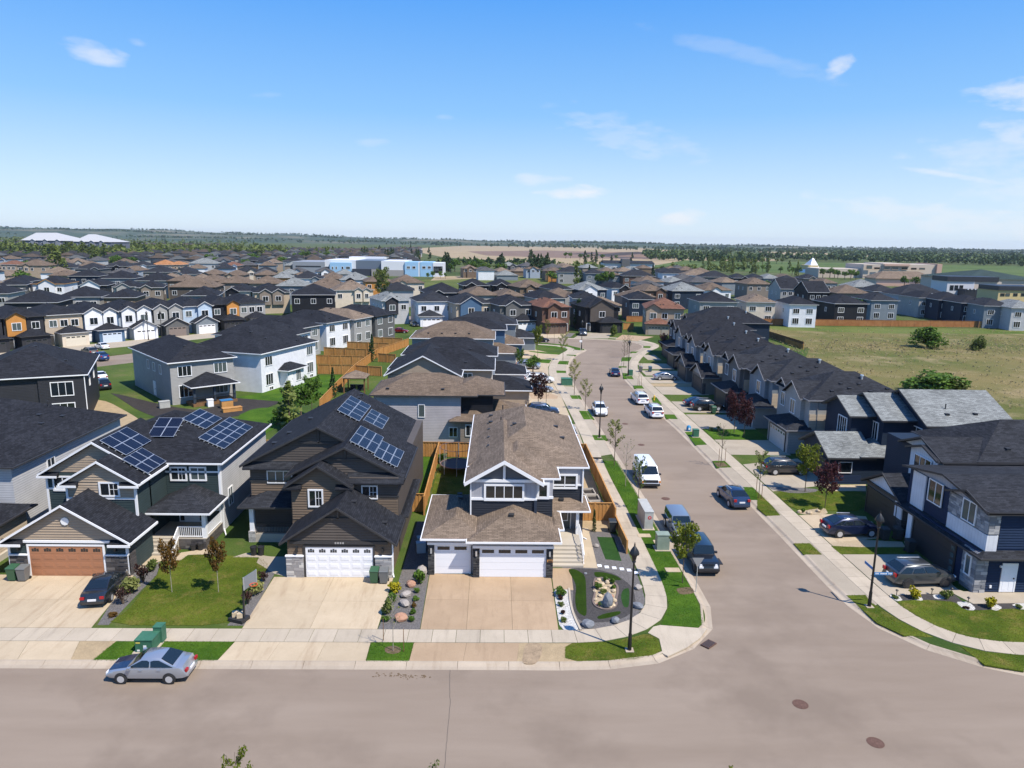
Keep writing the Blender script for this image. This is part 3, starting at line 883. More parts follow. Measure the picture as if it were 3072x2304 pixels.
class House:
 def __init__(self, name, label, base, rz=0., cat='house', group=None, local=False):
  self.o = np.array(base if len(base) == 3 else (*base, .12), float)
  self.root = tag(empty(name, tuple(self.o), rz), label, cat, group)
  self.off = np.zeros(3) if local else self.o
  self.roofs = []
 def L(self, x, y, z):
  return (x - self.off[0], y - self.off[1], z - self.off[2])
 def mb(self):
  return MB(self.L)
 def wall(self, x0, x1, y0, y1, z0, z1, m, name='wall', parent=None):
  return self.mb().box(x0, x1, y0, y1, z0, z1).build(name, m, parent or self.root)
 def box(self, name, x0, x1, y0, y1, z0, z1, m, parent=None):
  return self.mb().box(x0, x1, y0, y1, z0, z1).build(name, m, parent or self.root)
 def hip(self, x0, x1, y0, y1, z, p, m, trim, oh=.45, name='roof', open_=None):
  """hipped roof over a plan rectangle; open_ names sides that run up to a wall"""
  X0, X1, Y0, Y1 = x0 - oh, x1 + oh, y0 - oh, y1 + oh
  op = open_ or ''
  if 'b' in op:
   Y1 = y1
  if 'f' in op:
   Y0 = y0
  if 'l' in op:
   X0 = x0
  if 'r' in op:
   X1 = x1
  W, D = X1 - X0, Y1 - Y0
  mb = self.mb()
  if op in ('b', 'f', 'l', 'r'):                   # three slopes rising to the wall
   horiz = op in 'bf'
   run = D if horiz else W
   other = W if horiz else D
   h = min(run, other / 2 - .02) * p
   d = h / p
   if horiz:
    yw, ye = (Y1, Y0) if op == 'b' else (Y0, Y1)
    sgn = 1 if op == 'b' else -1
    if run > d + .05:
     ridge = [(X0 + d, ye + sgn * d), (X1 - d, ye + sgn * d), (X1 - d, yw), (X0 + d, yw)]
    else:
     ridge = [(X0 + d, yw), (X1 - d, yw)]
    pts = [(X0, ye, z), (X1, ye, z), (X1, yw, z), (X0, yw, z)] + [(a, b, z + h) for a, b in ridge]
   else:
    xw, xe = (X1, X0) if op == 'r' else (X0, X1)
    sgn = 1 if op == 'r' else -1
    if run > d + .05:
     ridge = [(xe + sgn * d, Y0 + d), (xe + sgn * d, Y1 - d), (xw, Y1 - d), (xw, Y0 + d)]
    else:
     ridge = [(xw, Y0 + d), (xw, Y1 - d)]
    pts = [(xe, Y0, z), (xe, Y1, z), (xw, Y1, z), (xw, Y0, z)] + [(a, b, z + h) for a, b in ridge]
   if len(ridge) == 4:
    fs = [(0, 1, 5, 4), (1, 2, 6, 5), (3, 0, 4, 7), (4, 5, 6, 7), (2, 3, 7, 6), (3, 2, 1, 0)]
   else:
    fs = [(0, 1, 5, 4), (1, 2, 5), (3, 0, 4), (2, 3, 4, 5), (3, 2, 1, 0)]
   if op in ('f', 'r'):
    fs = [f[::-1] for f in fs]
   mb.add(pts, fs)
  else:
   if W >= D:
    h = D / 2 * p
    a, b = (X0 + D / 2, (Y0 + Y1) / 2), (X1 - D / 2, (Y0 + Y1) / 2)
    fs = [(0, 1, 5, 4), (1, 2, 5), (2, 3, 4, 5), (3, 0, 4), (3, 2, 1, 0)]
   else:
    h = W / 2 * p
    a, b = ((X0 + X1) / 2, Y0 + W / 2), ((X0 + X1) / 2, Y1 - W / 2)
    fs = [(0, 1, 4), (1, 2, 5, 4), (2, 3, 5), (3, 0, 4, 5), (3, 2, 1, 0)]
   mb.add([(X0, Y0, z), (X1, Y0, z), (X1, Y1, z), (X0, Y1, z), (*a, z + h), (*b, z + h)], fs)
  rf = mb.build(name, m, self.root)
  t = .05
  g = self.mb()
  if 'f' not in op:
   g.box(X0 - t, X1 + t, Y0 - t, Y0 + .02, z - .12, z + .015)
  if 'b' not in op:
   g.box(X0 - t, X1 + t, Y1 - .02, Y1 + t, z - .12, z + .015)
  if 'l' not in op:
   g.box(X0 - t, X0 + .02, Y0 + .02, Y1 - .02, z - .12, z + .015)
  if 'r' not in op:
   g.box(X1 - .02, X1 + t, Y0 + .02, Y1 - .02, z - .12, z + .015)
  g.build('gutter', trim, rf)
  s = self.mb().box(X0 + .03, X1 - .03, Y0 + .03, Y1 - .03, z - .14, z - .04)
  s.build('soffit', trim, rf)
  self.roofs.append((X0, X1, Y0, Y1, lambda x, y: z + p * min([1e9] + ([x - X0] if 'l' not in op else []) + ([X1 - x] if 'r' not in op else []) + ([y - Y0] if 'f' not in op else []) + ([Y1 - y] if 'b' not in op else [])), rf))
  return rf
 def gable(self, x0, x1, y0, y1, z, p, m, trim, gm, axis='y', oh=.4, rake=.35, ends='f', th=.16, name='roof', trimw=.17, inset=0.):
  """two slopes; axis is the ridge direction; ends lists the gable faces that show"""
  sw = axis == 'x'
  T = (lambda u, v, w: self.L(v, u, w)) if sw else self.L
  if sw:
   x0, x1, y0, y1 = y0, y1, x0, x1              # u across the ridge, v along it
  c = (x0 + x1) / 2
  hw = (x1 - x0) / 2 + oh
  ze = z - oh * p
  zr = z + (x1 - x0) / 2 * p
  v0 = y0 - (rake if ends[0] in 'fl' or len(ends) > 1 else 0)
  v1 = y1 + (rake if ends[-1] in 'br' else 0)
  mb = MB(T)
  nn = 1 / math.sqrt(1 + p * p)
  dz = th / nn
  for s in (-1, 1):
   pts = [(c, v0, zr + dz), (c + s * hw, v0, ze + dz), (c + s * hw, v1, ze + dz), (c, v1, zr + dz),
 (c, v0, zr), (c + s * hw, v0, ze), (c + s * hw, v1, ze), (c, v1, zr)]
   fs = [(3, 2, 1, 0), (4, 5, 6, 7), (0, 1, 5, 4), (1, 2, 6, 5), (2, 3, 7, 6)]
   if (s < 0) != sw:
    fs = [f[::-1] for f in fs]
   mb.add(pts, fs)
  rf = mb.build(name, m, self.root)
  tr = MB(T)
  k = trimw
  for vv, e in ((v0, 'lo'), (v1, 'hi')):
   if (e == 'lo' and not (ends[0] in 'fl' or len(ends) > 1)) or (e == 'hi' and ends[-1] not in 'br'):
    continue
   w0, w1 = (vv - .05, vv - .002) if e == 'lo' else (vv + .002, vv + .05)
   for s in (-1, 1):
    top = dz + .01
    q = [(c, zr + top), (c + s * (hw + .03), ze + top - .03 * p), (c + s * (hw + .03), ze + top - .03 * p - k), (c, zr + top - k)]
    pts = [(a, w0, b) for a, b in q] + [(a, w1, b) for a, b in q]
    fs = [(0, 1, 2, 3), (7, 6, 5, 4), (0, 4, 5, 1), (1, 5, 6, 2), (2, 6, 7, 3)]
    tr.add(pts, fs)
  for s in (-1, 1):
   a, b = sorted((c + s * (hw + .005), c + s * (hw + .09)))
   tr.box(a, b, v0 + .01, v1 - .01, ze - .02, ze + dz * .8)
  tr.build('fascia', trim, rf)
  if gm:
   for e in ends:
    gb = MB(T)
    w0, w1 = (y0 + inset, y0 + inset + .12) if e in 'fl' else (y1 - inset - .12, y1 - inset)
    pts = [(x0, w0, z - .01), (x1, w0, z - .01), (c, w0, zr - .02), (x0, w1, z - .01), (x1, w1, z - .01), (c, w1, zr - .02)]
    fs = [(0, 1, 2), (5, 4, 3), (0, 3, 4, 1), (1, 4, 5, 2), (2, 5, 3, 0)]
    if sw:
     fs = [f[::-1] for f in fs]
    gb.add(pts, fs)
    gb.build('gable', gm, self.root)
  U0, U1, V0, V1 = c - hw, c + hw, v0, v1
  zf = lambda u, v: zr + dz - p * abs(u - c)
  if sw:
   self.roofs.append((V0, V1, U0, U1, lambda x, y: zf(y, x), rf))
  else:
   self.roofs.append((U0, U1, V0, V1, zf, rf))
  return rf
 def vents(self, pts, ri=-1, m=None, kind='box'):
  X0, X1, Y0, Y1, zf, rf = self.roofs[ri]
  for (x, y) in pts:
   zz = zf(x, y)
   mb = self.mb()
   if kind == 'box':
    mb.box(x - .17, x + .17, y - .17, y + .17, zz - .15, zz + .1)
    mb.box(x - .2, x + .2, y - .2, y + .2, zz + .1, zz + .14)
   elif kind == 'stack':
    mb.cyl((x, y, zz - .2), (x, y, zz + .55), .06, .06, 8)
   else:
    mb.cyl((x, y, zz - .2), (x, y, zz + .35), .13, .13, 10)
    mb.cyl((x, y, zz + .35), (x, y, zz + .5), .22, .2, 10)
   mb.build({'box': 'roof_vent', 'stack': 'vent_pipe', 'cap': 'chimney_cap'}[kind], m or M_VENT, rf)
 def at_face(self, face, c, u, z):
  return self.L(u, c, z) if face in 'fb' else self.L(c, u, z)
 def window(self, face, c, u, z, w, h, n=2, grid=False, trim=.1, fm=None, pm=None, name='window'):
  a, b = window_meshes(w, h, n, grid, trim)
  o = place(a, name, fm or M_WHITE, self.root, self.at_face(face, c, u, z), FROT[face])
  place(b, 'pane', pm or (M_GLASS if (int(u * 7 + z * 3) % 3) else M_BLIND), o)
  return o
 def pxwin(self, face, c, k, x0, y0, x1, y1, **kw):
  """window from its box in the photograph, on a wall plane"""
  f = gy if face in 'fb' else gx
  i = 0 if face in 'fb' else 1
  a, b = f(k, x0, y0, c), f(k, x1, y1, c)
  t = kw.get('trim', .1)
  w, h = abs(b[i] - a[i]) - 2 * t, abs(a[2] - b[2]) - 2 * t
  return self.window(face, c, (a[i] + b[i]) / 2, (a[2] + b[2]) / 2, max(w, .3), max(h, .3), **kw)
 def gdoor(self, face, c, u, z, w, h, m, rows=4, cols=6, lites=6, style='panel', casing=None, lm=None):
  a, l = gdoor_meshes(w, h, rows, cols, lites, style)
  o = place(a, 'garage_door', m, self.root, self.at_face(face, c, u, z), FROT[face])
  for l_ in l:
   place(l_, 'door_lite', lm or M_GLASS, o)
  if casing:
   key = ('gc', round(w, 2), round(h, 2))
   if key not in WCACHE:
    t = .14
    WCACHE[key] = MB().box(-w / 2 - t, -w / 2 - .004, -.06, .03, 0, h + t).box(w / 2 + .004, w / 2 + t, -.06, .03, 0, h + t).box(-w / 2 - .003, w / 2 + .003, -.06, .03, h + .004, h + t).mesh('casing')
   place(WCACHE[key], 'casing', casing, o)
  return o
 def door(self, face, c, u, z, w=.95, h=2.1, m=None, trim=None, lite=True):
  key = ('d', w, h, lite)
  if key not in WCACHE:
   a = MB().box(-w / 2, w / 2, -.03, .03, 0, h)
   for zz0, zz1 in ((.15, .85), (1.0, 1.9)):
    for s in (-1, 1):
     a.box(s * w * .25 - .15, s * w * .25 + .15, -.04, -.029, zz0, zz1)
   t = MB().box(-w / 2 - .11, -w / 2 - .002, -.05, .03, 0, h + .11).box(w / 2 + .002, w / 2 + .11, -.05, .03, 0, h + .11).box(-w / 2, w / 2, -.05, .03, h + .002, h + .11)
   k = MB().box(w / 2 - .13, w / 2 - .07, -.1, -.03, 1.0, 1.1)
   WCACHE[key] = (a.mesh('door'), t.mesh('casing'), k.mesh('handle'))
  a, t, k = WCACHE[key]
  o = place(a, 'door', m or M_OFFWHITE, self.root, self.at_face(face, c, u, z), FROT[face])
  place(t, 'casing', trim or M_WHITE, o)
  place(k, 'handle', M_BLACK, o)
  return o
 def boards(self, parent, face, c, poly, sp, m, z_start=None):
  """separate lapped siding boards over a wall plane; poly in (u, z)"""
  z0 = min(p[1] for p in poly)
  z1 = max(p[1] for p in poly)
  z = z_start if z_start is not None else z0
  while z < z1 - .03:
   q = clip_band(poly, max(z, z0), min(z + sp, z1))
   if len(q) > 2:
    out, inn = [], []
    for (u, w) in q:
     t = (w - z) / sp
     d = .045 * (1 - t) + .006 * t
     if face == 'f':
      out.append((u, c - d, w)); inn.append((u, c + .004, w))
     elif face == 'b':
      out.append((u, c + d, w)); inn.append((u, c - .004, w))
     elif face == 'r':
      out.append((c + d, u, w)); inn.append((c - .004, u, w))
     else:
      out.append((c - d, u, w)); inn.append((c + .004, u, w))
    n = len(q)
    fs = [tuple(range(n))] + [(i, n + i, n + (i + 1) % n, (i + 1) % n) for i in range(n)]
    mb = self.mb().add(out + inn, fs)
    # make the outer face look outward
    a_, b_, c_ = (np.array(out[i]) for i in range(3))
    nn = np.cross(b_ - a_, c_ - a_)
    want = {'f': (0, -1, 0), 'b': (0, 1, 0), 'l': (-1, 0, 0), 'r': (1, 0, 0)}[face]
    if nn @ np.array(want) < 0:
     mb.f = [f[::-1] for f in mb.f]
    mb.build('siding_board', m, parent)
   z += sp
 def stones(self, parent, face, c, u0, u1, z0, z1, mats, hh=(.11, .2), ww=(.28, .62)):
  """ledge stones laid in uneven courses, each its own piece"""
  r = random.Random(int(abs(u0 * 31 + z0 * 17 + c * 7) * 10))
  z = z0
  while z < z1 - .02:
   h = min(r.uniform(*hh), z1 - z)
   if z1 - z - h < .05:
    h = z1 - z
   u = u0
   while u < u1 - .01:
    w = min(r.uniform(*ww), u1 - u)
    if u1 - u - w < .1:
     w = u1 - u
    d = r.uniform(.03, .075)
    a, b = u + .006, u + w - .006
    g0, g1 = z + .006, z + h - .006
    mb = self.mb()
    if face == 'f':
     mb.box(a, b, c - d, c + .002, g0, g1)
    elif face == 'l':
     mb.box(c - d, c + .002, a, b, g0, g1)
    elif face == 'r':
     mb.box(c - .002, c + d, a, b, g0, g1)
    mb.build('stone', r.choice(mats), parent)
    u += w
   z += h
 def downspout(self, x, y, z0, z1, m, kick=(0, -1)):
  self.mb().box(x - .05, x + .05, y - .05, y + .05, z0 + .15, z1).bar((x, y, z0 + .2), (x + kick[0] * .9, y + kick[1] * .9, z0 + .06), .09).build('downspout', m, self.root)
 def trimv(self, x, y, z0, z1, m, w=.12):
  self.mb().box(x - w / 2, x + w / 2, y - w / 2, y + w / 2, z0, z1).build('corner_trim', m, self.root)

def solar_array(label, house_roof, quad, nu, nv, group='rooftop solar arrays'):
 """panels on a roof plane; quad: four 3D corners (a=origin, b=along u, d=along v)"""
 a, b, d = (Vector(p) for p in quad)
 u, v = (b - a), (d - a)
 n = u.cross(v).normalized()
 if n.z < 0:
  n = -n
 root = tag(empty('solar_array', a), label, 'solar panels', group)
 lu, lv = u.length / nu, v.length / nv
 uu, vv = u.normalized(), v.normalized()
 fr = MB()
 key = ('pv', round(lu, 2), round(lv, 2))
 rotm = Matrix((uu, vv, uu.cross(vv))).transposed().to_quaternion()
 flip = uu.cross(vv).z < 0
 if key not in WCACHE:
  g = .012
  f = MB()
  for x0, x1, y0, y1 in ((g, lu - g, g, g + .022), (g, lu - g, lv - g - .022, lv - g), (g, g + .022, g + .022, lv - g - .022), (lu - g - .022, lu - g, g + .022, lv - g - .022)):
   f.box(x0, x1, y0, y1, 0, .045)
  c = MB().box(g + .022, lu - g - .022, g + .022, lv - g - .022, .004, .036)
  WCACHE[key] = (f.mesh('panel'), c.mesh('cells'))
 fm_, cm_ = WCACHE[key]
 for i in range(nu):
  for j in range(nv):
   p = uu * (i * lu) + vv * (j * lv) + n * (.14 if not flip else .19)
   o = place(fm_, 'panel', M_PVFRAME, root, p)
   o.rotation_mode = 'QUATERNION'
   o.rotation_quaternion = rotm
   place(cm_, 'cells', M_PVCELL, o)
 rl = MB()
 for j in range(nv):
  for t in (.25, .75):
   rl.bar(vv * ((j + t) * lv) + n * .08 - uu * .12, vv * ((j + t) * lv) + n * .08 + u + uu * .12, .05)
 rl.build('rail', M_GALV, root)
 return root

M_PVFRAME = plain('pv_frame', (.62, .65, .70), .35, .5)

def _pv():
 m, t, b = newmat('pv_cells')
 uv = coords(t, 'uv')
 br = N(t, 'ShaderNodeTexBrick', offset=0., inp={'Scale': 1., 'Mortar Size': .006, 'Brick Width': .16, 'Row Height': .16,
 'Color1': (.003, .006, .020, 1), 'Color2': (.004, .008, .026, 1), 'Mortar': (.05, .062, .09, 1)})
 t.links.new(uv, br.inputs[0])
 t.links.new(br.outputs[0], b.inputs['Base Color'])
 b.inputs['Roughness'].default_value = .3
 b.inputs['Specular IOR Level'].default_value = .12
 return m

M_PVCELL = _pv()

# ================================================================== house 1: green and tan with solar panels
h = House('green_house', 'dark green and tan two-storey house with solar panels and a brown garage door', (-29, 57, .12))
G_, T_, WH = SD['green'], SD['tan'], M_WHITE
zE = 6.25
w = h.wall(-35.0, -26.6, 49.2, 53, .12, 2.95, G_)
for a, b in ((-35.0, -33.75), (-28.15, -26.6)):
 s = h.wall(a, b - (.0 if b < -27 else 0), 49.12, 49.5, .12, 1.75, ST_DARK, 'stone_base')
 h.stones(s, 'f', 49.12, a, b, .12, 1.72, [plain('ledge_a', (.10, .088, .082), .85), plain('ledge_b', (.065, .058, .056), .85), plain('ledge_c', (.15, .135, .125), .85), plain('ledge_d', (.045, .04, .04), .85)])
 h.box('ledge', a - .04, b + .04, 49.02, 49.2, 1.75, 1.84, WH)
h.wall(-26.62, -26.52, 49.14, 50.2, .12, 1.75, ST_DARK, 'stone_base')
h.gdoor('f', 49.17, -30.95, .15, 5.25, 2.3, plain('brown_door', (.37, .165, .085), .5), 4, 6, 6, 'panel', WH)
h.box('header_trim', -34.6, -27.0, 49.08, 49.19, 2.72, 2.9, WH)
for u in (-34.3, -27.4):
 h.box('coach_lamp', u - .06, u + .06, 49.0, 49.19, 2.1, 2.45, M_BLACK)
rf = h.gable(-35.0, -26.6, 49.2, 53., 2.95, .61, SH_BLACK, WH, T_, 'y', .42, .42, 'f')
h.boards(rf, 'f', 49.2, [(-34.9, 2.97), (-26.7, 2.97), (-30.8, 5.47)], .2, T_)
h.mb().cyl((-30.8, 49.1, 4.35), (-30.8, 49.2, 4.35), .3, .3, 8).build('gable_vent', WH, h.root)
for u0, u1 in ((-35.45, -33.9), (-27.7, -26.15)):          # short shingled returns at the gable feet
 h.mb().add([(u0, 48.72, 2.72), (u1, 48.72, 2.72), (u1, 49.2, 2.98), (u0, 49.2, 2.98), (u0, 48.72, 2.6), (u1, 48.72, 2.6), (u1, 49.2, 2.6), (u0, 49.2, 2.6)],
 [(0, 1, 2, 3), (7, 6, 5, 4), (4, 5, 1, 0), (5, 6, 2, 1), (7, 4, 0, 3)]).build('roof_return', SH_BLACK, rf)
 h.box('return_trim', u0 - .03, u1 + .03, 48.66, 48.72, 2.56, 2.74, WH, rf)
YM = 54.55
up = h.wall(-35.2, -27.3, YM, 58, .12, zE, G_)
bay_ = h.wall(-32.4, -27.3, 52.4, YM + .2, .12, zE - .05, G_)
h.boards(up, 'f', YM, [(-35.15, 3.0), (-32.45, 3.0), (-32.45, 6.2), (-35.15, 6.2)], .2, G_)
h.boards(bay_, 'f', 52.4, [(-32.35, 3.4), (-27.35, 3.4), (-27.35, 4.85), (-32.35, 4.85)], .2, G_)
h.boards(bay_, 'f', 52.4, [(-32.35, 4.95), (-27.35, 4.95), (-27.35, 6.18), (-32.35, 6.18)], .2, T_)
rf = h.gable(-35.2, -27.3, YM, 62, zE, .6, SH_BLACK, WH, T_, 'y', .42, .4, 'f')
h.boards(rf, 'f', YM, [(-35.1, zE), (-27.4, zE), (-31.25, zE + 2.32)], .2, T_)
rf = h.gable(-32.4, -27.3, 52.4, 57.5, zE - .05, .6, SH_BLACK, WH, T_, 'y', .38, .35, 'f')
h.boards(rf, 'f', 52.4, [(-32.3, zE - .05), (-27.4, zE - .05), (-29.85, zE + 1.42)], .2, T_)
for u0, u1, yy in ((-32.85, -31.5, 51.98), (-28.3, -26.85, 51.98), (-35.7, -34.2, YM - .42)):
 h.mb().add([(u0, yy, 6.0), (u1, yy, 6.0), (u1, yy + .44, 6.26), (u0, yy + .44, 6.26), (u0, yy, 5.88), (u1, yy, 5.88), (u1, yy + .44, 5.88), (u0, yy + .44, 5.88)],
 [(0, 1, 2, 3), (7, 6, 5, 4), (4, 5, 1, 0), (5, 6, 2, 1), (7, 4, 0, 3)]).build('roof_return', SH_BLACK, rf)
 h.box('return_trim', u0 - .03, u1 + .03, yy - .06, yy, 5.86, 6.02, WH, rf)
h.box('band_trim', -32.42, -27.25, 52.33, 52.41, 4.82, 4.96, WH)
h.box('band_trim', -35.22, -32.4, YM - .07, YM + .01, 4.82, 4.96, WH)
for x, y in ((-35.2, YM), (-32.4, 52.4), (-27.3, 52.4), (-22.9, 57.4), (-26.6, 49.2), (-35., 49.2)):
 h.trimv(x, y, .3 if y < 50 else 2.9, 2.9 if y < 50 else zE - .06, WH, .16)
h.wall(-27.3, -22.9, 57.4, 69.5, .12, zE, SD['lightgrey'])
h.wall(-27.28, -22.92, 57.36, 57.5, .9, zE - .02, G_)
h.wall(-35.0, -27.3, 58, 69.5, .12, zE, SD['lightgrey'])
h.box('band_trim', -27.3, -22.85, 57.28, 57.37, 5.35, 5.48, WH)
h.hip(-35.0, -22.9, 57.4, 69.6, zE, .45, SH_BLACK, WH, .42)
h.vents([(-29.5, 66.2), (-28.6, 66.0), (-24.5, 66)])
h.pxwin('f', YM - .04, 'A', 432, 905, 612, 1032, n=2, grid=True, trim=.13)
h.pxwin('f', 52.36, 'A', 815, 955, 1000, 1080, n=2, grid=True, trim=.13)
h.pxwin('f', 57.34, 'A', 1405, 828, 1556, 948, n=2, grid=True, trim=.13)
h.pxwin('f', 57.34, 'A', 1568, 828, 1718, 948, n=2, trim=.13)
h.pxwin('r', -22.88, 'A', 1890, 1010, 1935, 1125, n=2, trim=.08)
h.hip(-27.3, -22.75, 53.95, 57.38, 3.25, .42, SH_CHAR, WH, .4, open_='b')
dk = h.wall(-27.3, -22.9, 53.95, 57.4, .12, .98, ST_DARK, 'porch_floor')
h.box('deck', -27.3, -22.85, 53.9, 57.36, .98, 1.05, M_STEPC)
h.stones(dk, 'f', 53.93, -25.0, -22.9, .12, .95, [MAT['ledge_a'], MAT['ledge_b'], MAT['ledge_c'], MAT['ledge_d']])
for i in range(4):
 h.box('step', -27.2, -25.05, 53.9 - .32 * (4 - i), 53.92 - .32 * (3 - i) + .02, .12, .12 + .21 * (i + 1), M_STEPC)
h.box('post', -23.18, -22.86, 54.0, 54.32, 1.05, 3.1, WH)
h.box('post', -22.98, -22.84, 57.1, 57.3, 1.05, 3.1, WH)
rl = h.mb()
for a, b in (((-25.0, 54.0), (-23.2, 54.0)), ((-22.93, 54.3), (-22.93, 57.1))):
 for zz in (1.18, 1.98):
  rl.bar((*a, zz), (*b, zz), .07)
 n = int(math.dist(a, b) / .14)
 for i in range(n + 1):
  t = i / n
  rl.box(a[0] + (b[0] - a[0]) * t - .018, a[0] + (b[0] - a[0]) * t + .018, a[1] + (b[1] - a[1]) * t - .018, a[1] + (b[1] - a[1]) * t + .018, 1.18, 1.98)
rl.bar((-25.05, 54.0, 1.98), (-25.05, 52.75, 1.2), .07).bar((-25.05, 54.0, 1.2), (-25.05, 52.75, .42), .06).box(-25.1, -25., 52.7, 52.8, .2, 1.25)
for i in range(8):
 t = (i + .5) / 8
 rl.box(-25.07, -25.03, 54.0 - 1.25 * t - .018, 54. - 1.25 * t + .018, 1.2 - .78 * t, 1.98 - .78 * t)
rl.build('railing', WH, h.root)
h.door('f', 57.33, -25.35, 1.05, 1.0, 2.1, WH)
h.window('f', 57.33, -26.15, 2.1, .35, 1.9, 1, trim=.08)
h.window('f', 57.33, -24.6, 2.1, .35, 1.9, 1, trim=.08)
h.window('f', 57.33, -23.5, 2.5, .7, .7, 1, trim=.1)
h.downspout(-22.84, 57.55, .12, zE, WH, (.5, -1))
H1 = h
# panels
zf = h.roofs[1][4]
P = lambda k, x, y, i: None

def on_roof(hh, i, k, x, y):
 """point of the photograph laid on a roof plane"""
 f = hh.roofs[i][4]
 d = ray(k, x, y)
 lo, hi = 20., 140.
 pr = None
 for t in np.linspace(30, 110, 1600):
  p = CAMP + d * t
  v = p[2] - f(p[0], p[1])
  if pr is not None and pr[1] > 0 >= v:
   a, b = pr[0], t
   for _ in range(30):
    m_ = (a + b) / 2
    q = CAMP + d * m_
    if q[2] > f(q[0], q[1]):
     a = m_
    else:
     b = m_
   return CAMP + d * b
  pr = (t, v)
 print('no roof hit', k, x, y)
 return gz(k, x, y, 7.)

def pv(label, hh, i, k, a, b, d, nu, nv):
 A = on_roof(hh, i, k, *a)
 B = on_roof(hh, i, k, *b)
 D = on_roof(hh, i, k, *d)
 # square up: u along the roof's level direction or slope as measured, v orthogonal in the plane
 u = B - A
 v = D - A
 # snap u to the nearest of level / slope directions
 if abs(u[2]) < abs(v[2]):
  u[2] = 0
  ax = 0 if abs(u[0]) > abs(u[1]) else 1
  u[1 - ax] = 0
  v = v - (v @ u) / (u @ u) * u
 else:
  v[2] = 0
  ax = 0 if abs(v[0]) > abs(v[1]) else 1
  v[1 - ax] = 0
  u = u - (u @ v) / (v @ v) * v
 return solar_array(label, None, (A, A + u, A + v), nu, nv)

pv('solar array of nine panels beside the front gable ridge of the green house', h, 1, 'A', (818, 627), (1043, 513), (1034, 752), 3, 2)
pv('lower solar array of six panels at the eave of the green house gable roof', h, 1, 'A', (1003, 782), (1163, 682), (1213, 905), 3, 2)
pv('square solar array of four panels facing the street on the green house roof', h, 3, 'A', (1225, 592), (1445, 592), (1290, 435), 2, 2)
pv('upper rear solar array on the right slope of the green house roof', h, 3, 'A', (1700, 530), (1835, 440), (1555, 415), 2, 3)
pv('largest solar array of fifteen panels on the right slope of the green house', h, 3, 'A', (1855, 695), (2085, 510), (1672, 580), 5, 3)

# ================================================================== house 2: brown with black gables
h = House('brown_house', 'two-storey brown and black gabled house with a white panelled garage door and solar panels', (-12, 57, .12))
BR, UM, BK = SD['brown'], SD['umber'], M_CHAR
h.wall(-15.1, -7.6, 49.25, 54, .12, 3.0, BR)
stm = [plain('ledge_w%d' % i, c, .85) for i, c in enumerate(((.42, .40, .38), (.33, .31, .30), (.52, .50, .47), (.27, .255, .25)))]
for a, b in ((-15.2, -13.95), (-8.75, -7.55)):
 s = h.wall(a, b, 49.15, 49.6, .12, 1.78, ST_LIGHT, 'stone_base')
 h.stones(s, 'f', 49.15, a, b, .12, 1.76, stm, (.13, .24), (.3, .7))
 h.box('ledge', a - .04, b + .04, 49.03, 49.25, 1.78, 1.87, M_OFFWHITE)
h.gdoor('f', 49.22, -11.35, .15, 4.88, 2.35, M_OFFWHITE, 4, 6, 6, 'panel', BK)
h.box('header_trim', -14.9, -7.8, 49.1, 49.24, 2.75, 2.95, BK)
for u in (-14.4, -8.2):
 h.box('coach_lamp', u - .06, u + .06, 49.02, 49.24, 2.1, 2.45, M_BLACK)
for i, ch in enumerate((-.28, -.1, .08, .26)):                         # house number plate
 h.box('house_number', -11.35 + ch, -11.35 + ch + .12, 49.085, 49.099, 2.78, 2.92, plain('number_grey', (.32, .31, .30), .6))
rf = h.gable(-15.1, -7.6, 49.25, 54, 3.0, .66, SH_BLACK, BK, UM, 'y', .42, .42, 'f')
h.boards(rf, 'f', 49.25, [(-15.0, 3.02), (-7.7, 3.02), (-11.35, 5.42)], .21, UM)
h.box('gable_post', -11.42, -11.28, 49.1, 49.2, 4.7, 5.4, BK, rf)
h.box('gable_beam', -12.4, -10.3, 49.1, 49.19, 4.62, 4.76, BK, rf)
h.vents([(-10.6, 51.2), (-8.3, 50.9)])
md = h.wall(-15.75, -11.45, 53.0, 60, .12, 5.95, BR)
h.boards(md, 'f', 53.0, [(-15.7, 3.1), (-11.5, 3.1), (-11.5, 5.95), (-15.7, 5.95)], .21, BR)
rw = h.wall(-11.4, -7.6, 53.6, 60, .12, 6.3, UM)
h.boards(rw, 'f', 53.6, [(-11.35, 3.1), (-7.65, 3.1), (-7.65, 4.75), (-11.35, 4.75)], .21, BR)
h.box('band_trim', -11.4, -7.58, 53.5, 53.61, 4.75, 4.88, BK)
lw = h.wall(-20.2, -15.7, 56.9, 72, .12, 6.3, UM)
h.boards(lw, 'f', 56.9, [(-20.15, 3.6), (-15.8, 3.6), (-15.8, 4.8), (-20.15, 4.8)], .21, BR)
h.box('band_trim', -20.22, -15.7, 56.8, 56.91, 4.8, 4.92, BK)
h.wall(-15.7, -7.6, 60, 72, .12, 6.3, UM)
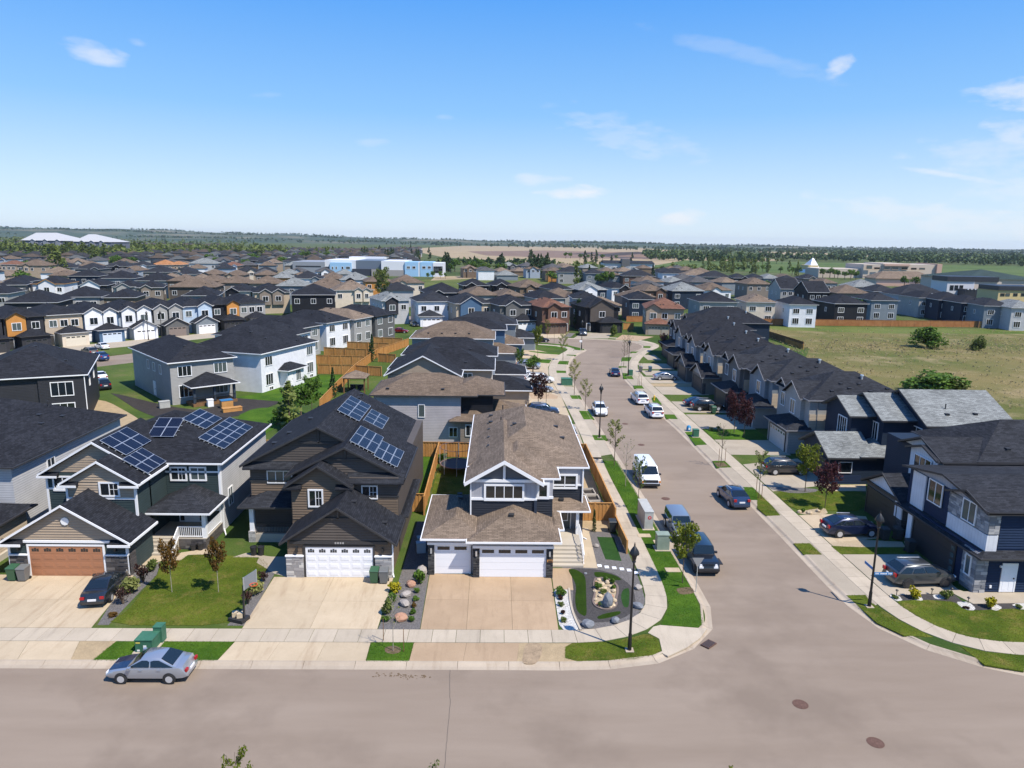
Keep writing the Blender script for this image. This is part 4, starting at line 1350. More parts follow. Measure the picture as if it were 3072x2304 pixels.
# big rear gable, front right gable, small front gable
rf = h.gable(-20.4, -8.6, 57.0, 72, 6.3, .52, SH_BLACK, BK, UM, 'y', .45, .45, 'f')
h.boards(rf, 'f', 57.0, [(-20.3, 6.32), (-8.7, 6.32), (-14.5, 9.28)], .21, UM)
h.box('gable_post', -14.58, -14.42, 56.85, 56.95, 8.1, 9.25, BK, rf)
h.box('gable_beam', -16.2, -12.8, 56.85, 56.94, 8.05, 8.2, BK, rf)
h.vents([(-13.6, 71), (-13.6, 69.4), (-13.6, 67.6), (-13.6, 65.4), (-18.9, 59.5), (-18.2, 61.5), (-17.0, 64.2)])
h.mb().add([(-20.65, 56.4, 6.02), (-15.4, 56.4, 6.02), (-15.4, 57.02, 6.5), (-20.65, 57.02, 6.5), (-20.65, 56.4, 5.9), (-15.4, 56.4, 5.9), (-15.4, 57.02, 5.9), (-20.65, 57.02, 5.9)],
 [(0, 1, 2, 3), (7, 6, 5, 4), (4, 5, 1, 0), (5, 6, 2, 1), (7, 4, 0, 3)]).build('roof_skirt', SH_CHAR, rf)
rf = h.gable(-16.0, -7.6, 54.3, 62.5, 6.3, .52, SH_BLACK, BK, UM, 'y', .45, .45, 'f')
h.boards(rf, 'f', 54.3, [(-15.9, 6.32), (-7.7, 6.32), (-11.8, 8.42)], .21, UM)
h.box('gable_post', -11.88, -11.72, 54.15, 54.25, 7.6, 8.4, BK, rf)
h.box('gable_beam', -13.0, -10.6, 54.15, 54.24, 7.52, 7.66, BK, rf)
h.mb().add([(-11.6, 53.1, 6.02), (-7.15, 53.1, 6.02), (-7.15, 54.32, 6.55), (-11.6, 54.32, 6.55), (-11.6, 53.1, 5.9), (-7.15, 53.1, 5.9), (-7.15, 54.32, 5.9), (-11.6, 54.32, 5.9)],
 [(0, 1, 2, 3), (7, 6, 5, 4), (4, 5, 1, 0), (5, 6, 2, 1), (7, 4, 0, 3)]).build('roof_skirt', SH_CHAR, rf)
g2i = len(h.roofs) - 1
rf = h.gable(-15.75, -11.45, 53.0, 58, 5.95, .66, SH_BLACK, BK, BR, 'y', .42, .42, 'f')
h.boards(rf, 'f', 53.0, [(-15.65, 5.97), (-11.55, 5.97), (-13.6, 7.3)], .21, BR)
for u0, u1 in ((-16.2, -14.9), (-12.3, -11.0)):
 h.mb().add([(u0, 52.52, 5.72), (u1, 52.52, 5.72), (u1, 53.0, 5.98), (u0, 53.0, 5.98), (u0, 52.52, 5.6), (u1, 52.52, 5.6), (u1, 53.0, 5.6), (u0, 53.0, 5.6)],
 [(0, 1, 2, 3), (7, 6, 5, 4), (4, 5, 1, 0), (5, 6, 2, 1), (7, 4, 0, 3)]).build('roof_return', SH_BLACK, rf)
h.pxwin('f', 56.86, 'C', 553, 860, 768, 968, n=3, trim=.08)
h.pxwin('f', 52.95, 'C', 893, 1016, 1026, 1166, n=2, grid=True, trim=.12)
h.pxwin('f', 53.55, 'C', 1338, 984, 1476, 1098, n=2, grid=True, trim=.09)
h.hip(-20.2, -15.75, 55.4, 58.2, 3.25, .42, SH_CHAR, BK, .45, open_='r')
h.wall(-20.1, -15.75, 57.5, 57.6, .9, 3.2, SD['umber'])
h.wall(-20.0, -16.6, 55.4, 57.5, .12, .82, M_STEPC, 'porch_floor')
for i in range(3):
 h.box('step', -16.6, -15.8, 55.4 + .3 * i, 57.5, .12, .3 + .2 * i, M_STEPC)
s = h.wall(-20.05, -19.5, 55.35, 55.9, .12, 1.05, ST_LIGHT, 'pedestal')
h.box('post', -19.95, -19.6, 55.45, 55.8, 1.05, 3.15, M_OFFWHITE)
h.window('f', 57.45, -17.9, 2.4, .95, 1.1, 2, trim=.06)
h.door('f', 57.45, -16.35, .85, .95, 2.05, M_OFFWHITE)
rl = h.mb()
rl.bar((-19.5, 55.5, 1.75), (-16.7, 55.5, 1.75), .05).bar((-19.5, 55.5, .95), (-16.7, 55.5, .95), .05).bar((-16.6, 55.5, 1.75), (-16.2, 54.6, 1.1), .05).box(-16.25, -16.2, 54.55, 54.6, .15, 1.1)
for i in range(22):
 rl.box(-19.45 + i * .125, -19.42 + i * .125, 55.485, 55.515, .95, 1.75)
rl.build('railing', M_BLACK, h.root)
h.hip(-7.6, -6.95, 54, 63, 3.0, .5, SH_BLACK, BK, .0, name='side_roof')
h.downspout(-7.5, 49.4, .12, 2.9, M_OFFWHITE, (.1, -.3))
H2 = h
pv('upper solar array near the rear ridge of the brown gabled house', h, 1, 'C', (1130, 372), (1240, 250), (1300, 485), 4, 2)
pv('middle solar array on the right slope of the brown gabled house', h, 1, 'C', (1325, 485), (1395, 352), (1480, 572), 4, 2)
pv('front left solar array above the white garage of the brown house', h, g2i, 'C', (1232, 628), (1330, 505), (1430, 750), 2, 3)
pv('front right solar array at the lower eave of the brown house', h, g2i, 'C', (1432, 750), (1500, 625), (1615, 880), 2, 3)

# ================================================================== house 3: the corner house with taupe shingles
h = House('corner_house', 'grey and navy two-storey corner house with brown shingles and a triple white garage', (2, 58, .12))
LG, NV = SD['bb_grey'], SD['navylap']
h.wall(-4.95, -1.6, 49.95, 56, .12, 3.0, plain('garage_grey', (.26, .25, .25), .7))
h.wall(-1.62, 4.25, 49.45, 56, .12, 3.0, plain('garage_grey', (.26, .25, .25), .7))
blk_st = [plain('ledge_k%d' % i, c, .85) for i, c in enumerate(((.035, .035, .037), (.055, .054, .055), (.026, .026, .028), (.075, .073, .072)))]
for a, b, y in ((-4.95, -4.5, 49.72), (-1.62, -1.15, 49.3), (3.75, 4.25, 49.3)):
 s = h.wall(a, b, y, y + .5, .12, 2.5, ST_BLACK, 'pillar')
 h.stones(s, 'f', y, a, b, .12, 1.72, blk_st, (.07, .13), (.16, .45))
 h.box('coach_lamp', (a + b) / 2 - .06, (a + b) / 2 + .06, y - .12, y, 1.85, 2.25, M_GALV)
h.box('header_trim', -5.0, -1.66, 49.68, 49.96, 2.5, 2.68, WH)
h.box('header_trim', -1.66, 4.3, 49.24, 49.46, 2.45, 2.62, WH)
h.gdoor('f', 49.9, -3.2, .15, 2.5, 2.3, M_OFFWHITE, 4, 2, 2, 'flush', WH)
h.gdoor('f', 49.42, 1.3, .15, 4.88, 2.28, M_OFFWHITE, 4, 4, 4, 'flush', WH)
h.box('sign_board', 3.8, 4.22, 49.2, 49.235, 1.42, 1.6, plain('sign_wood', (.42, .20, .06), .6))
for i in range(4):
 h.box('house_number', 3.9 + i * .075, 3.95 + i * .075, 49.185, 49.199, 1.46, 1.56, M_BLACK)
h.hip(-4.95, -1.2, 49.95, 58.3, 3.05, .38, SH_TAUPE, WH, .5)
h.vents([(-3.0, 57.0), (-2.9, 55.8)])
h.hip(-1.6, 4.3, 49.45, 53.5, 3.06, .38, SH_TAUPE, WH, .5, open_='b')
h.vents([(1.2, 51.6)])
h.hip(2., 7.2, 55.5, 58.2, 3.12, .38, SH_TAUPE, WH, .45, name='porch_roof')
h.vents([(5.4, 56.3)])
h.hip(4.0, 5.2, 51.5, 57, 3.0, .5, SH_TAUPE, WH, .0, name='link_roof')
up = h.wall(-1.9, 3.15, 53.2, 60, 2.5, 6.35, LG)
h.boards(up, 'f', 53.2, [(-1.88, 3.05), (2.98, 3.05), (2.98, 4.72), (-1.88, 4.72)], .2, NV)
mid = h.wall(3.05, 4.45, 53.6, 60, 2.5, 6.35, LG)
h.boards(mid, 'f', 53.6, [(3.2, 3.1), (4.45, 3.1), (4.45, 4.72), (3.2, 4.72)], .2, NV)
rt = h.wall(4.45, 7.1, 56.6, 60, .12, 6.35, LG)
h.boards(rt, 'f', 56.6, [(4.45, 3.2), (7.08, 3.2), (7.08, 4.75), (4.45, 4.75)], .2, NV)
h.wall(-1.9, 7.1, 60, 73.6, .12, 6.35, SD['lightgrey'])
h.box('corner_trim', 2.98, 3.2, 53.05, 53.3, 3.0, 4.74, plain('navy_trim', (.02, .032, .055), .5))
h.box('band_trim', -1.95, 3.2, 53.1, 53.21, 4.72, 4.9, WH)
h.box('band_trim', 3.2, 4.5, 53.5, 53.61, 4.72, 4.9, WH)
h.box('band_trim', 4.5, 7.15, 56.5, 56.61, 4.75, 4.9, WH)
rf = h.gable(-1.9, 3.15, 53.2, 66, 6.4, .58, SH_TAUPE, WH, plain('gable_slate', (.085, .09, .105), .6), 'y', .5, .5, 'f', trimw=.3)
h.box('gable_post', .53, .72, 53.04, 53.2, 6.42, 7.7, WH, rf)
h.box('gable_beam', -1.95, 3.2, 53.04, 53.2, 6.2, 6.42, WH, rf)
h.hip(-1.9, 7.1, 56.9, 73.6, 6.4, .44, SH_TAUPE, WH, .5)
h.vents([(-.6, 59.5), (-.6, 62.2), (-.6, 65), (-.6, 67.8), (-.6, 70.4), (1.6, 63.4), (5.2, 72), (5.6, 66), (5.9, 62.5)])
h.vents([(.4, 66), (.6, 71.5)], kind='stack')
h.vents([(4.4, 72.8)], kind='stack')
h.hip(-1.0, 4.55, 54.0, 64, 6.38, .44, SH_TAUPE, WH, .45, open_='b', name='side_roof')
h.pxwin('f', 53.14, 'E', 697, 695, 1030, 838, n=4, trim=.16)
h.pxwin('f', 53.54, 'E', 1135, 685, 1238, 822, n=1, trim=.2)
h.pxwin('f', 56.53, 'E', 1262, 612, 1472, 738, n=2, trim=.16)
h.door('f', 56.5, 5.7, 1.05, .95, 2.1, plain('door_slate', (.06, .075, .085), .5))
h.window('f', 56.46, 5.7, 2.4, .5, 1.2, 1, trim=.06, fm=M_OFFWHITE)
h.window('f', 56.5, 4.95, 2.1, .32, 1.9, 1, trim=.06)
h.box('post', 6.55, 6.8, 55.3, 55.55, 1.0, 3.1, WH)
h.box('post', 6.85, 7.1, 55.3, 56.6, .12, 3.1, ST_BLACK)
h.wall(4.3, 6.85, 53.2, 56.6, .12, 1.02, M_STEPC, 'porch_floor')
for i in range(5):
 h.box('step', 4.32, 6.75, 53.2 - .42 * (5 - i), 53.24 - .42 * (4 - i), .12, .12 + .15 * (i + 1), M_STEPC)
rl = h.mb().bar((6.8, 55.2, 1.95), (6.8, 53.3, 1.95), .05).bar((6.8, 53.3, 1.95), (6.8, 51.3, 1.05), .05).bar((6.8, 53.3, 1.2), (6.8, 51.3, .3), .04)
for i in range(15):
 y = 55.1 - i * .26
 t = max(0, (53.3 - y) / 2.)
 rl.box(6.785, 6.815, y - .015, y + .015, 1.05 - .75 * t, 1.95 - .9 * t)
rl.build('railing', WH, h.root)
h.downspout(-1.95, 53.1, 3.0, 6.3, WH, (-.1, -.3))
h.downspout(7.15, 56.5, .12, 6.3, WH, (.5, -.3))
h.mb().box(7.08, 7.2, 62, 63, 2., 3.).build('meter_box', M_GALV, h.root)
H3 = h

# ================================================================== house at the left edge
h = House('grey_white_house', 'pale grey sided house with black shingles cut off by the left edge', (-44, 60, .12))
p1, p2 = gx('A', 615, 440, -38.2), gx('A', 0, 690, -38.2)
h.wall(-52, -38.2, 55, 71.6, .12, 6.5, SD['lightgrey'])
h.hip(-52, -38.2, 55, 71.6, 6.55, .45, SH_BLACK, M_CHAR, .45)
h.vents([(-40.5, 66), (-40.6, 63), (-41.6, 64.4)])
h.vents([(-42.2, 66.8)], kind='stack')
h.window('r', -38.17, 59.9, 5.0, .95, 1.3, 2, trim=.09)
h.wall(-52, -37.6, 46.5, 55.2, .12, 3.0, SD['beige'])
h.hip(-52, -37.6, 46.5, 55.4, 3.05, .42, SH_BLACK, M_CHAR, .5)
h.vents([(-39.4, 52.4)])
h.wall(-52.2, -37.4, 46.4, 55.3, .1, .6, M_STEPC, 'foundation')
# ================================================================== right hand row
NVY, NLAP = SD['navy'], siding('siding_navy_blue', (.016, .030, .066), .2)
h = House('navy_corner_house', 'navy blue corner house with pale stone corners and a white side door at right edge', (40, 52, .12))
lo_ = h.wall(34.5, 50, 47.45, 56.4, .12, 3.25, NLAP)
gs = [plain('ledge_g%d' % i, c, .85) for i, c in enumerate(((.30, .30, .31), (.22, .225, .235), (.40, .39, .385), (.16, .165, .18)))]
s = h.wall(34.42, 35.25, 47.38, 48.9, .12, 3.2, ST_GREYBLUE, 'stone_base')
h.stones(s, 'f', 47.38, 34.42, 35.25, .12, 3.15, gs, (.14, .26), (.3, .6))
h.stones(s, 'l', 34.42, 47.38, 48.9, .12, 3.15, gs, (.14, .26), (.3, .6))
h.window('l', 34.34, 48.15, 1.95, .5, 1.4, 1, trim=.08)
h.gdoor('l', 34.48, 52.6, .15, 5.4, 2.4, plain('charcoal_door', (.022, .023, .027), .5), 4, 6, 0, 'flush', M_BLACK)
for i in range(4):
 h.box('door_lite', 34.42, 34.47, 49.95, 50.35, .5 + .55 * i, .85 + .55 * i, M_BLIND)
h.box('pillar', 34.4, 34.6, 55.6, 56.2, .12, 3.0, M_OFFWHITE)
h.door('f', 47.42, 36.9, .2, .92, 2.1, M_OFFWHITE)
h.box('lamp', 36.15, 36.27, 47.3, 47.44, 2.1, 2.25, M_WHITE)
h.box('outlet_box', 35.6, 35.75, 47.36, 47.44, .5, .7, M_WHITE)
up = h.wall(35.0, 50, 47.5, 57.6, 3.2, 6.3, NLAP)
h.boards(up, 'f', 47.5, [(35.8, 3.5), (40., 3.5), (40., 6.2), (35.8, 6.2)], .2, NLAP)
h.boards(lo_, 'f', 47.45, [(35.3, .2), (36.3, .2), (36.3, 3.1), (35.3, 3.1)], .2, NLAP)
h.boards(lo_, 'f', 47.45, [(37.5, .2), (41, .2), (41, 3.1), (37.5, 3.1)], .2, NLAP)
s = h.wall(34.92, 35.7, 47.42, 52.0, 4.55, 6.28, ST_GREYBLUE, 'stone_panel')
h.stones(s, 'f', 47.42, 34.92, 35.7, 4.6, 6.2, gs, (.14, .26), (.3, .6))
h.stones(s, 'l', 34.92, 47.42, 52.0, 4.6, 6.2, gs, (.14, .26), (.3, .6))
h.wall(34.9, 35.7, 47.4, 52.0, 3.25, 4.5, SD['bb_white'], 'white_panel')
h.window('l', 34.82, 49.5, 5.5, 1.4, 1.5, 2, trim=.08)
h.window('l', 34.9, 53.8, 5.4, 1.7, 1.7, 2, trim=.08)
h.wall(34.9, 35.1, 55.2, 57.0, 3.3, 6.25, SD['bb_white'], 'white_panel')
h.hip(35.0, 50, 47.5, 57, 3.05, .35, SH_CHAR, M_CHAR, .85, open_=None, name='skirt_roof')
h.gable(35.0, 50, 47.5, 57.6, 6.3, .18, SH_CHAR, M_CHAR, SD['bb_grey'], 'x', .4, .5, 'l')
h.gable(34.85, 38, 47.5, 51.6, 6.3, .34, SH_CHAR, M_CHAR, SD['bb_grey'], 'x', .4, .4, 'l', name='front_gable')
h.vents([(39.5, 48.8), (44., 48.9)], 0)
# second: dark with light battens
h = House('black_gable_house', 'black roofed house with a pale batten garage gable next to the navy corner house', (42, 62, .12))
h.wall(34.7, 41, 57.5, 63.6, .12, 3.1, SD['darkgrey'])
h.gable(34.7, 41, 57.5, 63.6, 3.1, .5, SH_CHAR, M_CHAR, SD['bb_white'], 'x', .4, .4, 'l')
h.box('gable_beam', 34.55, 34.69, 57.4, 63.7, 3.0, 3.2, M_BLACK)
h.box('white_panel', 34.6, 34.72, 57.5, 58.6, 1.6, 3.0, SD['bb_white'])
h.wall(34.6, 35.2, 57.35, 58.3, .12, 1.6, ST_DARK, 'stone_base')
h.gdoor('l', 34.66, 60.8, .15, 4.9, 2.4, plain('charcoal_door', (.022, .023, .027), .5), 4, 6, 0, 'flush', M_BLACK)
h.wall(38.2, 52, 58.2, 67.4, .12, 6.7, NVY)
h.hip(41.2, 53, 58.2, 67.4, 6.75, .5, SH_CHAR, M_CHAR, .42)
h.vents([(44.2, 59.2), (46.5, 59.3), (49.5, 60.)])
h.gable(38.2, 45, 58.2, 64.2, 6.7, .38, SH_CHAR, M_CHAR, SD['bb_white'], 'x', .4, .5, 'l')
h.wall(37.7, 38.4, 58.3, 62.4, 3.0, 6.7, SD['bb_white'], 'bay')
h.window('l', 37.62, 60.3, 5.2, 2.4, 2.2, 3, trim=.08)
h.gable(37.7, 41, 58.3, 62.4, 6.68, .32, SH_CHAR, M_CHAR, SD['bb_white'], 'x', .35, .35, 'l', name='front_gable')
h.wall(38.0, 42, 52.5, 58.2, .12, 3.0, NVY)
# third: light grey shingles
h = House('light_roof_house', 'navy house with three stepped pale grey shingle gables facing the side street', (44, 76, .12))
lo_ = h.wall(34.6, 43.8, 71.1, 77.6, .12, 3.15, NVY)
h.boards(lo_, 'f', 71.1, [(35.3, .15), (38.0, .15), (38., 1.1), (35.3, 1.1)], .2, NLAP)
h.gable(34.6, 39.2, 71.1, 77.6, 3.15, .5, SH_GREY, M_CHAR, NVY, 'x', .45, .45, 'l')
h.hip(38, 44.4, 71.0, 75, 3.2, .35, SH_GREY, M_CHAR, .45, open_='b', name='porch_roof')
h.gdoor('l', 34.56, 74.3, .15, 4.9, 2.3, plain('charcoal_door', (.022, .023, .027), .5), 4, 4, 4, 'flush', M_BLACK)
h.pxwin('f', 71.06, 'H', 676, 236, 780, 330, n=1, trim=.07)
for (x0, ya, yb, zz, x1) in ((38.2, 74.6, 80.6, 6.7, 44), (40.6, 72.6, 80.7, 6.75, 46), (43.9, 70.2, 80.8, 6.8, 53)):
 h.wall(x0, x1, ya, yb, .12, zz, NVY)
 h.gable(x0, x1, ya, yb, zz, .46, SH_GREY, M_CHAR, NVY, 'x', .42, .45, 'l')
 h.window('l', x0 - .03, ya + 1.9, 5.1, 1.9, 1.9, 4 if x0 < 43 else 2, trim=.09)
h.vents([(46.5, 71.5), (49.5, 71.6)])
h.vents([(46.8, 72.4)], kind='stack')

def row_house(label, y0, w, up, low, roof, trim, garage='hip', gab=(.5, 1.), gd=None, x0=34.6, D=14.5, setb=2.3, stone_m=None, name='side_street_house', z=6.7, beige=True):
 """houses whose fronts look left across the side street"""
 hh = House(name, label, (x0 + 8, y0 + w / 2, .12), group='dark roofed houses on the right of the side street')
 gw = 6.4
 hh.wall(x0, x0 + setb + 3, y0, y0 + gw, .12, 3.05, low)
 hh.gdoor('l', x0 - .03, y0 + gw / 2, .15, 4.9, 2.35, gd or plain('charcoal_door', (.022, .023, .027), .5), 4, 6, 6 if gd else 0, 'panel' if gd else 'flush', M_BLACK)
 if stone_m:
  hh.wall(x0 - .06, x0 + .5, y0 - .05, y0 + .7, .12, 2.0, stone_m, 'stone_base')
  hh.wall(x0 - .06, x0 + .5, y0 + gw - .7, y0 + gw + .05, .12, 2.0, stone_m, 'stone_base')
 if garage == 'hip':
  hh.hip(x0, x0 + setb + .3, y0, y0 + gw, 3.1, .4, roof, trim, .5, open_='r')
 else:
  hh.gable(x0, x0 + setb + .3, y0, y0 + gw, 3.1, .5, roof, trim, up, 'x', .45, .45, 'l')
 xs = x0 + setb
 hh.wall(xs, x0 + D, y0 + .15, y0 + w, .12, z, up)
 if beige:                                              # pale siding field on the wall that looks down the street
  hh.box('pale_siding', xs + .06, xs + 3.6, y0 + .1, y0 + .16, 2.6, 4.9, SD['beige'])
  hh.box('corner_trim', xs + .9, xs + 1.0, y0 + .06, y0 + .16, 3.1, z, trim)
 hh.hip(xs, x0 + D, y0 + .15, y0 + w, z, .5, roof, trim, .42)
 X0, X1, Y0, Y1 = hh.roofs[-1][:4]
 hh.vents([(xs + 3 + 2.3 * i, y0 + 1.3 + .5 * (i % 2)) for i in range(4)] + [(xs + 4.6 + 2.2 * i, y0 + 2.6) for i in range(2)])
 hh.vents([(x0 + D - 4.6, y0 + 3.6)], kind='cap', m=M_GALV)
 for a, b in ((gab[0] * w - 4.6, gab[0] * w),) if gab else ():
  a = max(a, .2)
  hh.wall(xs - .5, xs + .2, y0 + a, y0 + b, 3., z, up, 'bay')
  hh.gable(xs - .5, xs + 5, y0 + a, y0 + b, z, .62, roof, trim, up, 'x', .4, .4, 'l', name='front_gable')
  hh.window('l', xs - .53, y0 + (a + b) / 2, 5.1, 1.3, 1.6, 2, trim=.09)
 if gab and len(gab) > 1:
  b = w * gab[1]
  a = b - 3.4
  hh.gable(xs - .05, xs + 4, y0 + a, y0 + b, z, .6, roof, trim, up, 'x', .35, .4, 'l', name='front_gable')
  hh.window('l', xs - .03, y0 + (a + b) / 2, 5.1, 1.2, 1.6, 2, trim=.09)
 hh.door('l', xs - .03, y0 + w - 1.4, .3, .95, 2.1, M_CHAR)
 hh.window('b', y0 + w + .02, xs + 5, 4.9, 1.2, 1.2, 2, trim=.08)
 for yy in (y0 + 2, y0 + w - 2.5):
  hh.window('r', x0 + D + .02, yy, 4.9, 1.6, 1.4, 2, trim=.08)
  hh.window('r', x0 + D + .02, yy, 1.9, 1.6, 1.7, 2, trim=.08)
 return hh

M_WDOOR = plain('pale_garage_door', (.50, .48, .46), .5)
M_GUT = plain('gutter_grey', (.20, .20, .21), .5)
row_house('house with a pale grey garage door beside the light grey roofed navy house', 82.0, 9.8, SD['grey'], SD['grey'], SH_CHAR, M_GUT, 'hip', (.62, 1.), M_WDOOR)
row_house('teal grey house behind two purple leaved trees on the right', 93.8, 9., SD['slate'], SD['grey'], SH_CHAR, M_GUT, 'hip', (.68,), plain('grey_garage_door', (.10, .10, .105), .5))
row_house('dark house with an open black garage behind two parked cars', 103.6, 10.4, SD['darkgrey'], SD['charcoal'], SH_CHAR, M_GUT, 'hip', (.5, .95), x0=34.1)
row_house('grey house with tan garage corners beyond the silver coupe', 115.6, 8.8, SD['grey'], SD['taupe'], SH_BLACK, M_GUT, 'gable', (.62, 1.), x0=33.8, stone_m=ST_DARK)
row_house('blue grey house with bins on its driveway right of the bend', 126, 10.5, SD['slate'], SD['darkgrey'], SH_BLACK, M_GUT, 'gable', (.55, .98), x0=33.8, D=16)
row_house('house with a teal upper storey over white siding near the bulb', 139.4, 9.5, SD['slate'], SD['charcoal'], SH_BLACK, M_GUT, 'hip', (.7,), x0=34.9, D=17, beige=False)
row_house('last dark roofed house of the right row by the cul-de-sac', 151.5, 10, SD['navy'], SD['charcoal'], SH_BLACK, M_GUT, 'hip', (.55, 1.), x0=36.5, D=18)
row_house('house with black porch windows behind the right row at the bulb', 165, 12, SD['navy'], SD['charcoal'], SH_BLACK, M_GUT, 'hip', (.6,), x0=43, D=20)

# ================================================================== left row behind the corner house
h = House('lilac_house', 'pale lilac sided house with brown hip roof directly behind the corner house', (-9, 90, .12))
h.wall(-14.9, -4.4, 85.2, 93.6, .12, 6.05, SD['lilac'])
h.wall(-4.4, -.5, 86.2, 93.6, .12, 6.0, SD['black'])
h.hip(-14.9, -2.8, 85.2, 93.7, 6.1, .42, SH_BROWN, M_CHAR, .45)
h.vents([(-13.3, 86.0), (-6.6, 86.0)])
h.hip(-6.0, .5, 86.2, 93.6, 6.05, .42, SH_BROWN, M_CHAR, .45)
h.pxwin('f', 85.17, 'E', 150, 36, 207, 145, n=1, trim=.08)
h.pxwin('f', 85.17, 'E', 405, 225, 478, 308, n=2, trim=.08)
h.door('f', 85.17, -10.1, .25, .9, 2.0, M_OFFWHITE)
h.wall(-4.4, -1.5, 84.6, 86.3, .12, 3.0, SD['taupe'])
h.hip(-5.4, -1.0, 84.7, 86.3, 3.05, .5, SH_BROWN, M_CHAR, .4, open_='b')
h.window('f', 84.57, -3.2, 1.9, 1.0, 1.3, 2, trim=.08)
h.wall(-.5, 3.4, 86.8, 93.4, .12, 3.0, SD['lilac'])
h.hip(-.6, 3.4, 86.8, 93.4, 3.05, .42, SH_BROWN, M_WHITE, .45, open_='l')

def left_house(label, x0, x1, y0, y1, roof, wallm, trim, gx1=4.6, groof=None, gdm=None, gable_front=False, name='left_row_house', z=6.1, gy0=None):
 hh = House(name, label, ((x0 + x1) / 2, (y0 + y1) / 2, .12), group='houses on the left of the side street')
 hh.wall(x0, x1, y0, y1, .12, z, wallm)
 hh.hip(x0, x1, y0, y1, z + .05, .45, roof, trim, .45)
 hh.vents([(x0 + 3 + 2.6 * i, y0 + 1.2) for i in range(4)])
 if gable_front:
  hh.wall(x0 + .2, x0 + 10, y0 - 4.5, y0 + .2, .12, z - .05, wallm)
  hh.gable(x0 + .2, x0 + 10, y0 - 4.5, y0 + 8, z, .52, roof, trim, wallm, 'y', .45, .45, 'f')
  hh.window('f', y0 - 4.53, x0 + 5, 5.0, 1.2, 1.1, 2, trim=.08)
 g0 = gy0 or y0 + .6
 hh.wall(x1, gx1, g0, g0 + 6.6, .12, 3.0, wallm)
 hh.hip(x1 - .1, gx1, g0, g0 + 6.6, 3.05, .42, groof or roof, trim, .5, open_='l')
 hh.gdoor('r', gx1 + .03, g0 + 3.3, .15, 4.9, 2.3, gdm or M_OFFWHITE, 4, 6, 0, 'panel', M_WHITE)
 for yy in (y0 + 2., y1 - 2.):
  hh.window('r', x1 + .02, yy, 5., 1.3, 1.4, 2, trim=.09)
  hh.window('l', x0 - .02, yy, 4.9, 1.4, 1.3, 2, trim=.09)
 hh.window('f', y0 - .03, x1 - 3.5, 4.9, 1.2, 1.2, 2, trim=.09)
 return hh

left_house('large black shingle house with a broad white trimmed rear gable behind the lilac house', -15.4, -.8, 103, 112.5, SH_BLACK, SD['tan'], M_WHITE, 4.7, gable_front=True)
left_house('long black roofed house before the brown hip roof on the left', -15.2, -.4, 116, 125.5, SH_BLACK, SD['bluegrey'], M_WHITE, 4.4)
left_house('wide brown hip roofed house in the middle of the left row', -16.3, -.9, 136.4, 147.5, SH_BROWN, SD['slate'], M_WHITE, 3.6, gy0=139)
left_house('blue house with a brown garage roof near the bend', -13, 1.5, 151, 159.5, SH_BLACK, SD['blue'], M_WHITE, 5.2, groof=SH_BROWN)
left_house('dark house with white garages inside the bend', -10, 4, 161.5, 171, SH_CHAR, SD['slate'], M_WHITE, 8.5, gy0=162.2)

M_TRIMFAR = plain('weathered_white_trim', (.46, .46, .47), .6)

